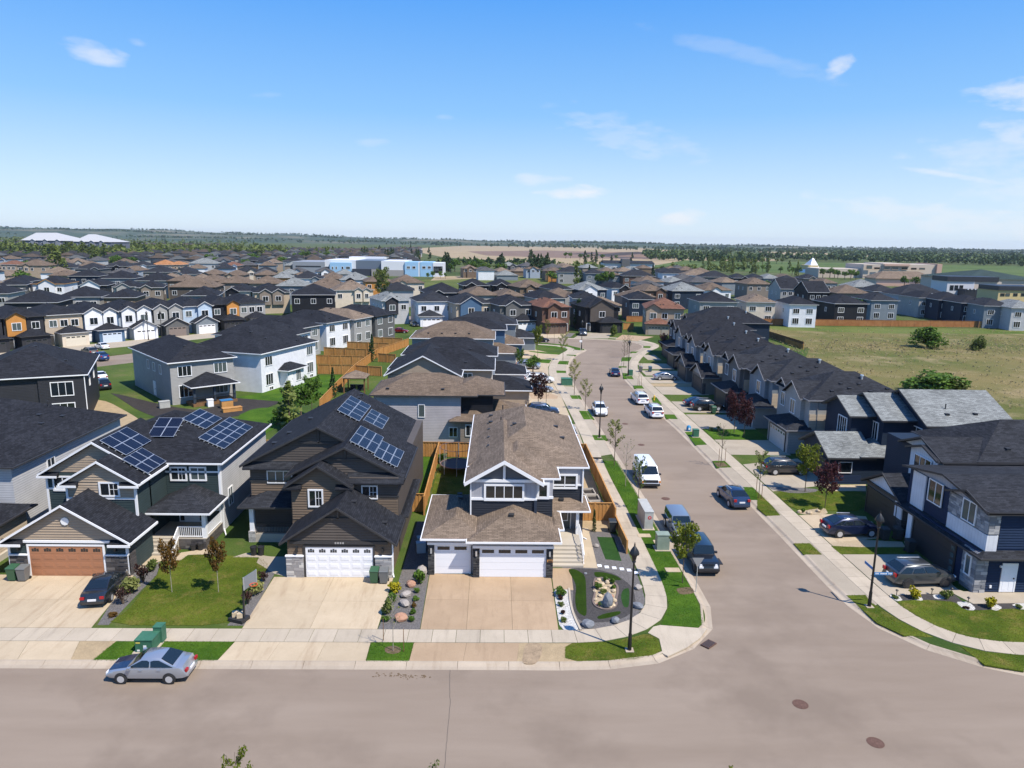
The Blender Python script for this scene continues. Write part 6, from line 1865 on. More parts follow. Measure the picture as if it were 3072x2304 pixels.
def tree_proto(kind, var):
 key = (kind, var)
 if key in TREES:
  return TREES[key]
 rng = np.random.default_rng(hash(kind) % 1000 * 0 + sum(map(ord, kind)) * 31 + var)
 tr = MB()
 H = 1.
 cs, rs = [], []
 if kind == 'poplar':
  for i in range(16):
   t = .06 + .9 * i / 15
   w = .17 * math.sin(math.pi * min(1, t * .9 + .12)) ** .7 + .02
   a = rng.uniform(0, 6.28)
   cs.append((math.cos(a) * w * .5, math.sin(a) * w * .5, t)); rs.append((w * .62, w * .62, .085))
  n, size = 420, .030
  tr.cyl((0, 0, 0), (0, 0, .9), .018, .004, 6)
 elif kind == 'round':
  for i in range(15):
   a, e, q = rng.uniform(0, 6.28), rng.uniform(-.5, 1.), rng.uniform(.1, .28)
   cs.append((math.cos(a) * q, math.sin(a) * q, .62 + e * .22)); rs.append((.15, .15, .12))
  n, size = 520, .036
  tr.cyl((0, 0, 0), (0, 0, .5), .035, .02, 7)
  for i in range(5):
   a = i * 1.26 + rng.uniform(-.3, .3)
   tr.cyl((0, 0, .38), (math.cos(a) * .22, math.sin(a) * .22, .7), .016, .006, 5)
 elif kind == 'bush':
  for i in range(18):
   a, q = rng.uniform(0, 6.28), rng.uniform(0, .42)
   cs.append((math.cos(a) * q, math.sin(a) * q, rng.uniform(.18, .75) * (1.15 - q))); rs.append((.2, .2, .2))
  n, size = 2200, .035
  tr.cyl((0, 0, 0), (0, 0, .4), .03, .01, 6)
  for i in range(4):
   a = i * 1.57
   tr.cyl((0, 0, .05), (math.cos(a) * .3, math.sin(a) * .3, .5), .02, .006, 5)
 elif kind == 'spruce':
  for i in range(18):
   t = .08 + .9 * i / 17
   w = .20 * (1 - t) + .012
   for a in np.arange(3) * 2.1 + rng.uniform(0, 6.28):
    cs.append((math.cos(a) * w * .6, math.sin(a) * w * .6, t)); rs.append((w * .6, w * .6, .04))
  n, size = 620, .024
  tr.cyl((0, 0, 0), (0, 0, .95), .022, .004, 6)
 elif kind in ('sapling', 'leafy', 'oval', 'bare'):
  # trunk with ascending limbs; leaves hang along the limbs
  top = .95
  tr.cyl((0, 0, 0), (.008, 0, .55), .0105, .008, 7)
  tr.cyl((.008, 0, .55), (0, .006, top), .008, .002, 6)
  limbs = 10 if kind != 'oval' else 14
  for i in range(limbs):
   z0 = (.36 if kind != 'oval' else .25) + .52 * i / limbs
   a = i * 2.4 + rng.uniform(-.4, .4)
   L = (.20 if kind in ('sapling', 'bare') else .24) * (1.15 - .7 * abs(i / limbs - .35))
   e = np.array([math.cos(a) * L, math.sin(a) * L, z0 + L * (.9 if kind != 'oval' else .75)])
   tr.cyl((0, 0, z0), tuple(e), .0045, .0015, 5)
   for t in (.45, .7, .95):
    c = np.array([0, 0, z0]) * (1 - t) + e * t
    w = .05 if kind in ('sapling', 'bare') else .085
    cs.append(tuple(c)); rs.append((w, w, w))
   for s_ in (-1, 1):
    a2 = a + s_ * .6
    m_ = np.array([0, 0, z0]) * .45 + e * .55
    tr.cyl(tuple(m_), (m_[0] + math.cos(a2) * L * .45, m_[1] + math.sin(a2) * L * .45, m_[2] + L * .4), .0025, .001, 4)
  n, size = {'sapling': (480, .016), 'leafy': (1500, .02), 'oval': (1700, .018), 'bare': (50, .012)}[kind]
 elif kind == 'shrub':
  for i in range(8):
   a, q = rng.uniform(0, 6.28), rng.uniform(0, .3)
   cs.append((math.cos(a) * q, math.sin(a) * q, rng.uniform(.25, .65))); rs.append((.24, .24, .26))
  n, size = 420, .07
  for i in range(5):
   a = i * 1.26
   tr.cyl((0, 0, 0), (math.cos(a) * .2, math.sin(a) * .2, .5), .02, .008, 5)
 elif kind == 'spiky':
  for i in range(16):
   a, q = rng.uniform(0, 6.28), rng.uniform(.1, .5)
   tr.cyl((0, 0, 0), (math.cos(a) * q, math.sin(a) * q, rng.uniform(.6, 1.)), .018, .005, 5)
   cs.append((math.cos(a) * q * .7, math.sin(a) * q * .7, .6)); rs.append((.12, .12, .25))
  n, size = 150, .05
 elif kind == 'cedar':
  for i in range(14):
   t = .05 + .88 * i / 13
   w = .22 * (1 - t) ** .6 + .03
   cs.append((0, 0, t)); rs.append((w, w, .09))
  n, size = 700, .028
  tr.cyl((0, 0, 0), (0, 0, .6), .03, .01, 6)
 v, q = leaf_quads(rng, cs, rs, n, size, .35)
 TREES[key] = (tr.mesh('trunk'), fast_mesh('crown', v, q))
 return TREES[key]

NV_ = {'poplar': 4, 'round': 5, 'bush': 4, 'spruce': 3, 'sapling': 4, 'leafy': 3, 'oval': 3, 'bare': 3, 'shrub': 4, 'spiky': 2, 'cedar': 2}
_tc = [0]

def tree(kind, label, loc, hgt, leafm, wide=1., cat='tree', group=None, name=None, bark=None, z=.13):
 _tc[0] += 1
 a, b = tree_proto(kind, _tc[0] % NV_[kind])
 root = tag(empty(name or {'poplar': 'poplar_tree', 'round': 'broadleaf_tree', 'bush': 'bush', 'spruce': 'spruce_tree', 'shrub': 'shrub', 'spiky': 'shrub', 'cedar': 'cedar_shrub'}.get(kind, 'young_tree'),
 (loc[0], loc[1], z), rnd.uniform(0, 6.28)), label, cat, group)
 root.scale = (hgt * wide, hgt * wide, hgt)
 place(a, 'trunk' if cat == 'tree' else 'stem', bark or M_BARK, root)
 c = place(b, 'crown' if cat == 'tree' else 'foliage', leafm, root)
 return root

# ------------------------------------------------------------------ near trees
def ptree(kind, label, k, x, y, hgt, leafm, wide=1., **kw):
 p = gz(k, x, y, .14)
 return tree(kind, label, p, hgt, leafm, wide, **kw)

ST = 'young street trees'
ptree('leafy', 'bushy young green tree on the corner verge beside the yield sign', 'G', 1280, 1655, 4.7, F_YEL, .72)
ptree('sapling', 'tall pale leaved young tree on the verge nearest the driveways', 'G', 525, 355, 5.4, F_PALE, .85, group=ST)
ptree('bare', 'bare sapling beside the white van', 'G', 650, 580, 5.0, F_OLIVE, .75, group=ST, bark=M_BARKPALE)
ptree('sapling', 'thin sapling behind the grey cable cabinet', 'G', 785, 850, 5.4, F_OLIVE, .55, group=ST)
ptree('leafy', 'rust leaved young tree with pale trunk, left of two on the lawn', 'B', 1427, 765, 3.9, F_RUST, .62, bark=M_BARKPALE)
ptree('leafy', 'rust leaved young tree with pale trunk, right of two on the lawn', 'B', 1813, 765, 3.9, F_RUST, .62, bark=M_BARKPALE)
ptree('bare', 'staked bare sapling on the grass between the front driveways', 'D', 1602, 1250, 3.9, F_YEL, .6, group=ST, bark=M_BARKPALE)
ptree('leafy', 'yellow green tree in the stone bed beside the navy house', 'H', 395, 485, 4.9, F_YEL, .85)
ptree('oval', 'purple leaved tree on the lawn before the dark garage', 'H', 560, 615, 5.0, F_PURPLE, .8)
ptree('oval', 'left of two purple leaved trees before the teal grey house', 'M', 835, 1100, 6.2, F_PURPLE, .75)
ptree('oval', 'right of two purple leaved trees before the teal grey house', 'M', 915, 1140, 5.6, F_PURPLE, .7)
ptree('bare', 'bare staked sapling in the mulch square by the right walk', 'M', 725, 1375, 5.0, F_OLIVE, .7, group=ST)
ptree('sapling', 'staked sapling behind the moving blue SUV', 'M', 1040, 1640, 5.0, F_OLIVE, .7, group=ST)
ptree('oval', 'dark red leaved tree beside the left driveways', 'O', 505, 1000, 6.0, F_MAROON, .8)
ptree('sapling', 'pale blossoming sapling near the white parked crossover', 'O', 1130, 1015, 4.8, F_PALE, .95, group=ST)
ptree('sapling', 'pale blossoming sapling next to the green transformer on the left verge', 'O', 985, 815, 6.0, F_PALE, .8, group=ST)
ptree('sapling', 'pale sapling at the left bend of the side street', 'O', 835, 360, 6.0, F_PALE, .8, group=ST)
ptree('bare', 'bare sapling beyond the red leaved tree', 'O', 610, 980, 4.5, F_OLIVE, .8, group=ST)
ptree('leafy', 'yellow green young tree by the left garages', 'O', 500, 305, 6.6, F_YEL, .6)
ptree('round', 'small round green tree in front of parked white cars', 'O', 435, 585, 4.4, F_GREEN, .95)
ptree('leafy', 'slim green tree beside the silver car on the left', 'O', 255, 520, 4.5, F_GREEN, .7)
ptree('bare', 'bare sapling on the far right verge near the lamp', 'O', 1640, 445, 6.2, F_OLIVE, .7, group=ST)
ptree('bare', 'second bare sapling on the far right verge', 'O', 1685, 330, 6.4, F_OLIVE, .8, group=ST)
ptree('bare', 'staked sapling opposite the silver coupe', 'O', 1850, 700, 4.6, F_OLIVE, .5, group=ST)
ptree('sapling', 'young tree beside the black sedan at the bend', 'Q4', 600, 1580, 6.0, F_YEL, .6, group=ST)
ptree('bare', 'bare sapling between the black sedan and the pickup', 'Q4', 690, 1570, 5.5, F_OLIVE, .5, group=ST)
ptree('oval', 'dark red tree by the last right driveway', 'K', 1630, 1170, 5.2, F_PURPLE, .8)
ptree('cedar', 'tall dark cone shaped cedar beside the brick garage', 'K', 925, 955, 8.5, F_DARK, .9, cat='tree')
ptree('shrub', 'leafy shrub at the corner of the black and white house', 'Q4', 1455, 1480, 4.0, F_OLIVE, .6, cat='shrub')
# tops of the trees on the near verge
for (px, py, d, lab, km) in (('W', (505, 1602), 25.6, 'young tree whose leafy tip enters the bottom edge left of centre', F_YEL), ('W', (930, 1640), 25.0, 'bare tip of a sapling at the bottom edge near the road crack', F_OLIVE), ('W', (1600, 1644), 25.2, 'tip of a sapling at the bottom edge below the junction', F_YEL)):
 p = gy(px, *py, d)
 tree('sapling', lab, (p[0], d), (p[2] - .12) / 1.06, km, .6, group=ST)
# back yard trees behind the brown house
for (k, x, y, kind, hh, wd_, fm, lab) in (('C', 745, 520, 'poplar', 6.2, 1.5, F_OLIVE, 'tall leaning poplar behind the brown house, leftmost of the yard trees'), ('C', 840, 450, 'round', 5.4, .8, F_GREEN, 'round green tree between the poplars of the rear yard'),
 ('C', 930, 420, 'leafy', 5.6, .9, F_GREEN, 'bright leafy tree beside the plank fence behind the brown house'), ('C', 690, 470, 'bush', 2.8, 1.1, F_GREEN, 'green bush at the foot of the rear yard poplar'),
 ('C', 1105, 250, 'spruce', 4.6, 1.0, F_DARK, 'small spruce in front of the gazebo'), ('J', 1150, 1230, 'spruce', 5.5, .9, F_DARK, 'narrow spruce inside the fenced yards'), ('C', 1300, 280, 'spruce', 2.4, 1.2, F_DARK, 'tiny spruce beside the lilac house deck'),
 ('C', 2010, 800, 'shrub', 1.3, 1.1, F_GREEN, 'green shrub by the trampoline'), ('C', 1780, 800, 'shrub', 1.0, 2., F_GREEN, 'low green shrub row in the fenced yard behind the corner house')):
 ptree(kind, lab, k, x, y, hh, fm, wd_, cat='tree' if hh > 3 else 'shrub')
# field
ptree('bush', 'large dense green bush standing in the dry field', 'L', 1500, 990, 5.4, F_GREEN, 1.5, cat='bush')
ptree('bush', 'smaller green bush right of the large one in the dry field', 'L', 1875, 1012, 4.2, F_OLIVE, .85, cat='bush')
ptree('bush', 'wide bright bush thicket behind the right row roofs', 'L', 1560, 1330, 4.4, F_GREEN, 2.2, cat='bush')
ptree('bush', 'right clump of the thicket behind the right row roofs', 'L', 1680, 1340, 3.6, F_OLIVE, 1.6, cat='bush')
ptree('leafy', 'large loose leafy tree in front of the cream gabled house', 'Q3', 625, 1110, 14., F_OLIVE, .75)
ptree('poplar', 'tall golden poplar rising behind the cul-de-sac', 'Q4', 975, 1010, 16., F_OLIVE, .75)

# ------------------------------------------------------------------ mid-distance trees by the photograph
def grove(k, pts, kind, hh, fm, lab, grp, wd_=1.):
 for (x, y) in pts:
  p = gz(k, x, y, .2)
  tree(kind, lab, p, hh * rnd.uniform(.85, 1.15), fm, wd_, group=grp)

grove('Q1', [(100, 480), (60, 460), (150, 520), (320, 480), (620, 550), (660, 560), (700, 520), (590, 520), (760, 430), (820, 530), (850, 500), (880, 470), (930, 470), (1070, 520), (1110, 520), (1180, 530), (1220, 570), (1260, 560), (1340, 540), (780, 780), (730, 720), (1600, 420), (1740, 450), (1790, 460), (1850, 470), (2050, 480), (2130, 480), (450, 440), (500, 420), (560, 400)], 'poplar', 15., F_OLIVE, 'olive green poplar in the grove by the white halls', 'poplars among the far left houses', 1.7)
grove('Q1', [(340, 520), (420, 700), (450, 430), (980, 420), (1330, 520), (1500, 640), (1670, 640), (320, 880), (230, 440), (520, 330), (1500, 330), (1620, 320), (1560, 300), (150, 330), (80, 300), (200, 290), (30, 360), (1480, 560)], 'round', 9., F_GREEN, 'round green tree among the far left houses', 'broadleaf trees among the far left houses', 1.5)
grove('Q1', [(130, 220), (200, 230), (320, 190), (380, 190), (440, 180), (900, 240), (1230, 220), (1300, 230), (1440, 290), (1500, 290), (1860, 300), (2000, 300), (2110, 310)], 'spruce', 16., F_DARK, 'dark spruce near the white roofed halls', 'spruces near the white roofed halls', 1.)
grove('Q2', [(30, 500), (110, 490), (240, 440), (300, 480), (320, 450), (480, 420), (660, 480), (700, 460), (740, 450), (890, 470), (920, 470), (950, 470), (1160, 500), (1210, 500), (1240, 490), (1390, 450), (1430, 450), (1460, 440), (1910, 470), (2030, 490), (2060, 480), (2120, 440)], 'poplar', 13., F_OLIVE, 'slender poplar standing left of the school', 'poplars left of the school', 1.4)
grove('Q2', [(560, 590), (640, 610), (1020, 640), (1080, 560), (1150, 590), (1450, 620), (1500, 620), (1560, 600), (1660, 540), (1740, 520), (1820, 520), (1900, 520), (1980, 510), (2060, 510), (2140, 510), (190, 330), (650, 320), (1000, 320), (570, 300)], 'round', 9.5, F_GREEN, 'bright green round tree beside the school', 'broadleaf trees beside the school', 1.25)
grove('Q2', [(260, 180), (300, 340), (210, 430), (390, 350), (440, 350), (1110, 350)], 'spruce', 15., F_DARK, 'dark spruce beyond the rows left of the school', 'spruces beyond the rows', 1.)
grove('Q3', [(370, 480), (400, 480), (430, 480), (670, 500), (700, 500), (740, 510), (770, 510), (1000, 510), (1060, 530), (1090, 520), (1225, 500), (1460, 650), (1480, 660), (1430, 640), (2120, 620), (2150, 640), (1800, 660), (590, 420), (985, 400)], 'poplar', 13., F_DARK, 'dark narrow poplar around the school grounds', 'narrow poplars around the school grounds', 1.)
grove('Q3', [(1420, 640), (1500, 680), (1550, 660), (1750, 690), (1790, 690), (1860, 640), (1890, 690), (2100, 700), (2180, 690), (40, 470), (120, 470), (1960, 690)], 'round', 9., F_GREEN, 'round green tree at the edge of the school field', 'round trees at the edge of the school field', 1.1)
grove('Q3', [(1210, 760), (1270, 750), (1365, 750), (1430, 750)], 'round', 4.5, F_GREEN, 'small round tree in the row on the school lawn', 'small trees on the school lawn', .9)
grove('Q4', [(20, 680), (0, 660), (430, 740), (450, 720), (490, 740), (520, 700), (550, 690), (580, 690), (610, 690), (380, 560), (400, 560), (1080, 590), (1170, 560), (1220, 560), (1420, 620), (1680, 560)], 'poplar', 14., F_DARK, 'dark poplar beside the green field', 'dark poplars beside the green field', 1.)
grove('Q4', [(360, 730), (400, 740), (640, 770), (740, 770), (800, 770), (840, 770), (890, 780), (930, 770), (660, 830), (1260, 850), (1310, 860), (1370, 860), (1880, 490), (840, 490), (900, 490), (1020, 510), (1120, 510), (1480, 510), (1310, 520)], 'round', 8.5, F_GREEN, 'leafy green tree beside the green field', 'leafy trees beside the green field', 1.15)
grove('Q4', [(1030, 830), (1945, 790), (1135, 800)], 'spruce', 10., F_DARK, 'spruce in the yards beyond the cul-de-sac', 'spruces beyond the cul-de-sac', 1.1)
grove('Q5', [(10, 800), (170, 810), (220, 810), (380, 830), (430, 840), (860, 900), (930, 900), (980, 890), (1270, 960), (810, 860), (1220, 660), (1300, 660), (1450, 680), (1600, 700), (1680, 710), (1990, 740), (2080, 740), (2140, 740)], 'round', 7.5, F_GREEN, 'round green tree in the yards right of the cul-de-sac', 'round trees right of the cul-de-sac', 1.15)
grove('Q5', [(470, 620), (530, 640), (690, 650), (730, 660), (780, 660), (840, 680), (980, 640), (1080, 680), (1130, 680), (1280, 670), (1560, 660), (1660, 720)], 'poplar', 12., F_OLIVE, 'tan green poplar in the row behind the right roofs', 'poplars behind the right roofs', 1.05)
grove('Q5', [(550, 560), (840, 570), (1030, 580), (1110, 580), (1220, 580), (1290, 570), (1400, 560), (1470, 560)], 'round', 9., F_OLIVE, 'park tree on the grass before the far fields', 'park trees before the far fields', 1.1)
grove('Q6', [(50, 680), (130, 690), (200, 690), (260, 690), (820, 780), (950, 790), (1030, 790), (1060, 790), (1170, 800), (1250, 800), (1290, 790), (310, 1150)], 'round', 7., F_GREEN, 'round green tree by the shopping buildings', 'trees by the shopping buildings', 1.15)

# ------------------------------------------------------------------ shrubs and rocks of the front gardens
def rock_mesh(seed):
 r = np.random.default_rng(seed)
 import bmesh
 bm = bmesh.new()
 bmesh.ops.create_icosphere(bm, subdivisions=2, radius=.5)
 ax = r.normal(size=(5, 3))
 for v in bm.verts:
  d = np.array(v.co) / .5
  k = 1 + .13 * sum(math.sin(2.3 * (d @ a) + a[0] * 3) for a in ax) / 2
  for a in ax[:3]:
   a = a / np.linalg.norm(a)
   k = min(k, .8 / max(d @ a, .01)) if d @ a > .6 else k
  v.co = Vector(d * .5 * k)
  v.co.z *= .75
 me = bpy.data.meshes.new('rock')
 bm.to_mesh(me)
 bm.free()
 return me

ROCKS = [rock_mesh(i) for i in range(5)]
RK = dict(red=mottled('rock_red', (.33, .17, .11), (.42, .25, .17), 3., 20., .9, .2, co='obj'), grey=mottled('rock_grey', (.27, .24, .22), (.38, .34, .30), 3., 20., .9, .25, co='obj'),
 tan=mottled('rock_tan', (.44, .34, .22), (.55, .45, .31), 3., 20., .9, .2, co='obj'), slate=mottled('rock_slate', (.13, .14, .155), (.22, .23, .25), 3., 20., .9, .25, co='obj'))
_rc = [0]

def rock(label, k, x, y, w, col, hgt=.8, group=None):
 _rc[0] += 1
 p = gz(k, x, y, .16)
 me = ROCKS[_rc[0] % 5]
 if len(me.materials) == 0:
  me.materials.append(RK['grey'])
 o = place(me, 'boulder', RK[col], None, (p[0], p[1], .13 + w * hgt * .25), _rc[0] * 1.3)
 o.scale = (w, w * .8, w * hgt)
 return tag(o, label, 'rock', group)

GB = 'boulders in the gravel bed between the driveways'
rock('tall pale boulder at the garage end of the gravel bed', 'D', 1832, 640, 1.15, 'grey', 1.2, GB)
rock('reddish boulder below the tall pale one in the gravel bed', 'D', 1750, 712, .8, 'red', .9, GB)
rock('flat grey boulder in the middle of the gravel bed', 'D', 1708, 792, 1.0, 'grey', .6, GB)
rock('angular grey boulder beside the rust shrub in the gravel bed', 'D', 1695, 870, .85, 'grey', .8, GB)
rock('pinkish boulder nearest the sidewalk in the gravel bed', 'D', 1665, 995, .85, 'red', .95, GB)
for (x, y, w, c, hh, lab) in ((1720, 880, 1.0, 'slate', 1.5, 'pointed slate boulder standing in the oval rock bed'), (1560, 1045, .9, 'slate', .8, 'grey boulder at the front left rim of the corner garden'), (1785, 1010, .75, 'slate', .8, 'grey boulder at the front right rim of the corner garden'),
 (1970, 890, .8, 'slate', .8, 'grey boulder at the right rim of the corner garden'), (1975, 735, .6, 'grey', .9, 'small pale boulder beside the right rim of the corner garden')):
 rock(lab, 'F', x, y, w, c, hh)
for i, (x, y) in enumerate([(1625, 690), (1650, 665), (1690, 660), (1640, 720), (1680, 700), (1720, 690), (1745, 720), (1770, 760), (1665, 745), (1700, 735), (1735, 770), (1760, 800), (1620, 830), (1640, 870), (1660, 800), (1780, 840), (1770, 880), (1615, 760), (1700, 785), (1740, 890)]):
 rock('small tan stone packed into the oval rock bed', 'F', x, y, rnd.uniform(.3, .5), rnd.choice(('tan', 'tan', 'red')), .8, 'stones packed into the oval rock bed')
for (k, x, y, w, c, lab) in (('E', 1630, 1218, .55, 'grey', 'pale flat stone beside the narrow turf strip'), ('F', 1540, 612, .3, 'slate', 'dark stone at the top of the curved turf'), ('H', 430, 665, .6, 'tan', 'tan stone in the bed by the purple tree'), ('H', 350, 655, .5, 'tan', 'tan stone at the end of the bed by the right walk'), ('H', 505, 650, .55, 'tan', 'tan stone beside the purple tree trunk')):
 rock(lab, k, x, y, w, c)

def shrub(label, k, x, y, w, hgt, fm, kind='shrub', group=None):
 p = gz(k, x, y, .16)
 return tree(kind, label, p, hgt, fm, w / hgt, cat='shrub', group=group)

SB = 'shrubs in the gravel bed between the driveways'
for (x, y, w, hh, fm, lab) in ((1615, 765, 1.0, .95, F_GOLD, 'bright yellow shrub in the gravel bed'), (1820, 690, 1.1, 1.2, F_GREEN, 'tallest green shrub beside the pale boulder'), (1600, 832, .85, .7, F_GREEN, 'round green shrub below the yellow one'), (1570, 940, 1.0, 1.3, F_OLIVE, 'upright olive shrub by the driveway edge'),
 (1545, 1002, .6, .5, F_GREEN, 'small green shrub at the lower left of the gravel bed'), (1800, 765, .55, .4, F_GREEN, 'low green tuft, top of the right column in the gravel bed'), (1787, 828, .6, .4, F_GREEN, 'low green tuft, second of the right column in the gravel bed'), (1770, 888, .5, .4, F_RUST, 'rust coloured tuft in the right column of the gravel bed'),
 (1765, 940, .55, .4, F_GREEN, 'low green tuft below the rust coloured one'), (1755, 1003, .55, .4, F_GREEN, 'low green tuft nearest the sidewalk in the gravel bed')):
 shrub(lab, 'D', x, y, w, hh, fm, group=SB)
for (k, x, y, w, hh, fm, lab, kind) in (('F', 1325, 785, 1.0, .8, F_GREEN, 'largest green shrub in the white pebble bed', 'shrub'), ('F', 1328, 825, .5, .4, F_MAROON, 'dark tuft below the green shrub in the white pebbles', 'shrub'), ('F', 1335, 878, .5, .4, F_OLIVE, 'olive tuft in the middle of the white pebbles', 'shrub'),
 ('F', 1350, 945, .4, .35, F_MAROON, 'smallest dark tuft in the white pebbles', 'shrub'), ('F', 1360, 1008, .5, .45, F_OLIVE, 'round tuft at the sidewalk end of the white pebbles', 'shrub'),
 ('F', 1645, 740, .7, .6, F_GREEN, 'green shrub at the left of the rock bed', 'shrub'), ('F', 1705, 670, .5, .5, F_GREEN, 'blue green shrub at the top of the rock bed', 'shrub'), ('F', 1760, 695, .5, .5, F_GREEN, 'green shrub at the upper right of the rock bed', 'shrub'),
 ('F', 1690, 775, .6, .5, F_OLIVE, 'olive shrub in the waist of the rock bed', 'shrub'), ('F', 1775, 735, .5, .4, F_GREEN, 'green shrub at the right of the rock bed', 'shrub'), ('F', 1735, 880, .6, .6, F_MAROON, 'purple shrub at the foot of the pointed boulder', 'shrub'), ('F', 1655, 885, .45, .45, F_GREEN, 'spiky green plant at the lower left of the rock bed', 'spiky'),
 ('G', 300, 1085, 1.0, 2.0, F_DARK, 'dark upright cedar against the side fence', 'cedar'),
 ('B', 1100, 765, 1.7, 1.4, F_PALE, 'large pale yellow green shrub beside the black sedan', 'shrub'), ('B', 1190, 680, 1.6, 1.6, F_MAROON, 'spiky maroon shrub behind the pale one', 'spiky'), ('B', 1020, 860, 1.4, 1.3, F_MAROON, 'spiky maroon shrub in the gravel near the sidewalk', 'spiky'),
 ('B', 1270, 580, 1.0, 1.1, F_OLIVE, 'olive shrub at the top of the gravel border', 'shrub'), ('B', 940, 955, .8, .3, F_RUST, 'flat dry tuft in the gravel border', 'shrub'),
 ('D', 465, 775, 1.3, 1.2, F_PALE, 'pale yellow green shrub under the basketball hoop', 'shrub'), ('D', 400, 860, 1.2, 1.1, F_MAROON, 'spiky maroon shrub below the basketball hoop', 'spiky'), ('D', 530, 670, 1.1, .9, F_MAROON, 'maroon shrub by the shaded gravel', 'spiky'),
 ('N', 1265, 560, 1.0, 1.0, F_GOLD, 'golden shrub in the first white pebble bay', 'shrub'), ('N', 1540, 555, .9, .8, F_OLIVE, 'olive shrub in the middle white pebble bays', 'shrub'), ('N', 1925, 640, .9, .9, F_GOLD, 'golden shrub near the right edge pebble bay', 'shrub'), ('N', 1712, 645, .5, .25, F_MAROON, 'flat dark tuft in the largest pebble bay', 'shrub'),
 ('N', 1105, 560, .6, .3, F_OLIVE, 'flat tuft in the leftmost pebble bay', 'shrub'), ('N', 2170, 640, .6, .3, F_OLIVE, 'flat tuft in the rightmost pebble bay', 'shrub'), ('H', 380, 655, .5, .5, F_GREEN, 'small green shrub in the tan bed', 'shrub'), ('H', 520, 640, .5, .6, F_GREEN, 'small shrub beside the purple tree', 'shrub'),
 ('M', 700, 1085, 1.2, .8, F_OLIVE, 'twiggy shrub left of the purple trees', 'spiky'), ('M', 650, 1085, 1.0, .6, F_OLIVE, 'twiggy low shrub by the second right driveway', 'spiky'), ('K', 1240, 1000, 1., 1., F_GREEN, 'green shrub by the cul-de-sac lawn', 'shrub')):
 shrub(lab, k, x, y, w, hh, fm, kind)
# ================================================================== fields, far houses, woods, hills
M_FIELD_TAN = mottled('field_tan', (.36, .275, .165), (.27, .205, .12), .02, .6, .95, .12, bm=0)
M_FIELD_BROWN = mottled('field_brown', (.16, .105, .075), (.21, .14, .10), .02, .6, .95, .15, bm=0)
M_FIELD_GREEN = grass('field_green', (.06, .10, .025), (.11, .145, .045), (.2, .18, .08), .35, .012)
M_SCHOOLF = grass('school_field', (.075, .10, .022), (.12, .135, .038), (.2, .17, .08), .4, .03)

def wfield(name, pts, m, z):
 return sheet(name, [gz('W', x, y, z)[:2] for x, y in pts], z, m, z0=.1)

wfield('field', [(870, 538), (1000, 531), (1130, 529), (1330, 533), (1560, 547), (1690, 562), (1500, 573), (1180, 570), (960, 556)], M_FIELD_TAN, .16)
wfield('field', [(1010, 543), (1180, 541), (1330, 545), (1480, 556), (1400, 560), (1200, 557), (1050, 552)], M_FIELD_BROWN, .18)
wfield('field', [(1290, 552), (1360, 550), (1420, 557), (1340, 558)], plain('topsoil', (.045, .035, .03), .95), .2)
wfield('field', [(1480, 562), (1700, 566), (2212, 575), (2212, 598), (1800, 592), (1640, 588), (1400, 576)], M_FIELD_GREEN, .19)
wfield('field', [(1640, 543), (1760, 546), (1930, 553), (1930, 557), (1760, 552), (1640, 549)], M_FIELD_TAN, .21)
wfield('school_field', [(915, 604), (1130, 596), (1240, 612), (1200, 628), (1000, 640), (870, 628)], M_SCHOOLF, .2)
wfield('school_yard', [(940, 598), (1060, 594), (1130, 597), (930, 606)], M_FIELD_TAN, .22)
# low mounds of earth on the building land
for i, (x, y, w, hh) in enumerate(((1335, 552, 70, 7), (1375, 553, 90, 8), (1410, 556, 80, 6), (1290, 550, 60, 4))):
 p = gz('W', x, y, 0)
 mb = MB()
 n = 14
 pts = [(0, 0, hh)] + [(math.cos(a) * w * r_, math.sin(a) * w * .5 * r_, hh * (1 - r_) ** .8 + 1.2 * math.sin(5 * a) * (1 - r_)) for r_ in (.35, .7, 1.) for a in np.arange(n) * 6.283 / n]
 fs = [(0, 1 + i_, 1 + (i_ + 1) % n) for i_ in range(n)] + [(1 + k * n + i_, 1 + (k + 1) * n + i_, 1 + (k + 1) * n + (i_ + 1) % n, 1 + k * n + (i_ + 1) % n) for k in range(2) for i_ in range(n)]
 tag(mb.add(pts, fs).build('earth_mound', plain('topsoil', (.045, .035, .03), .95) if i % 2 else M_FIELD_BROWN, None, (p[0], p[1], .1)), kind='structure')

FARC = {}

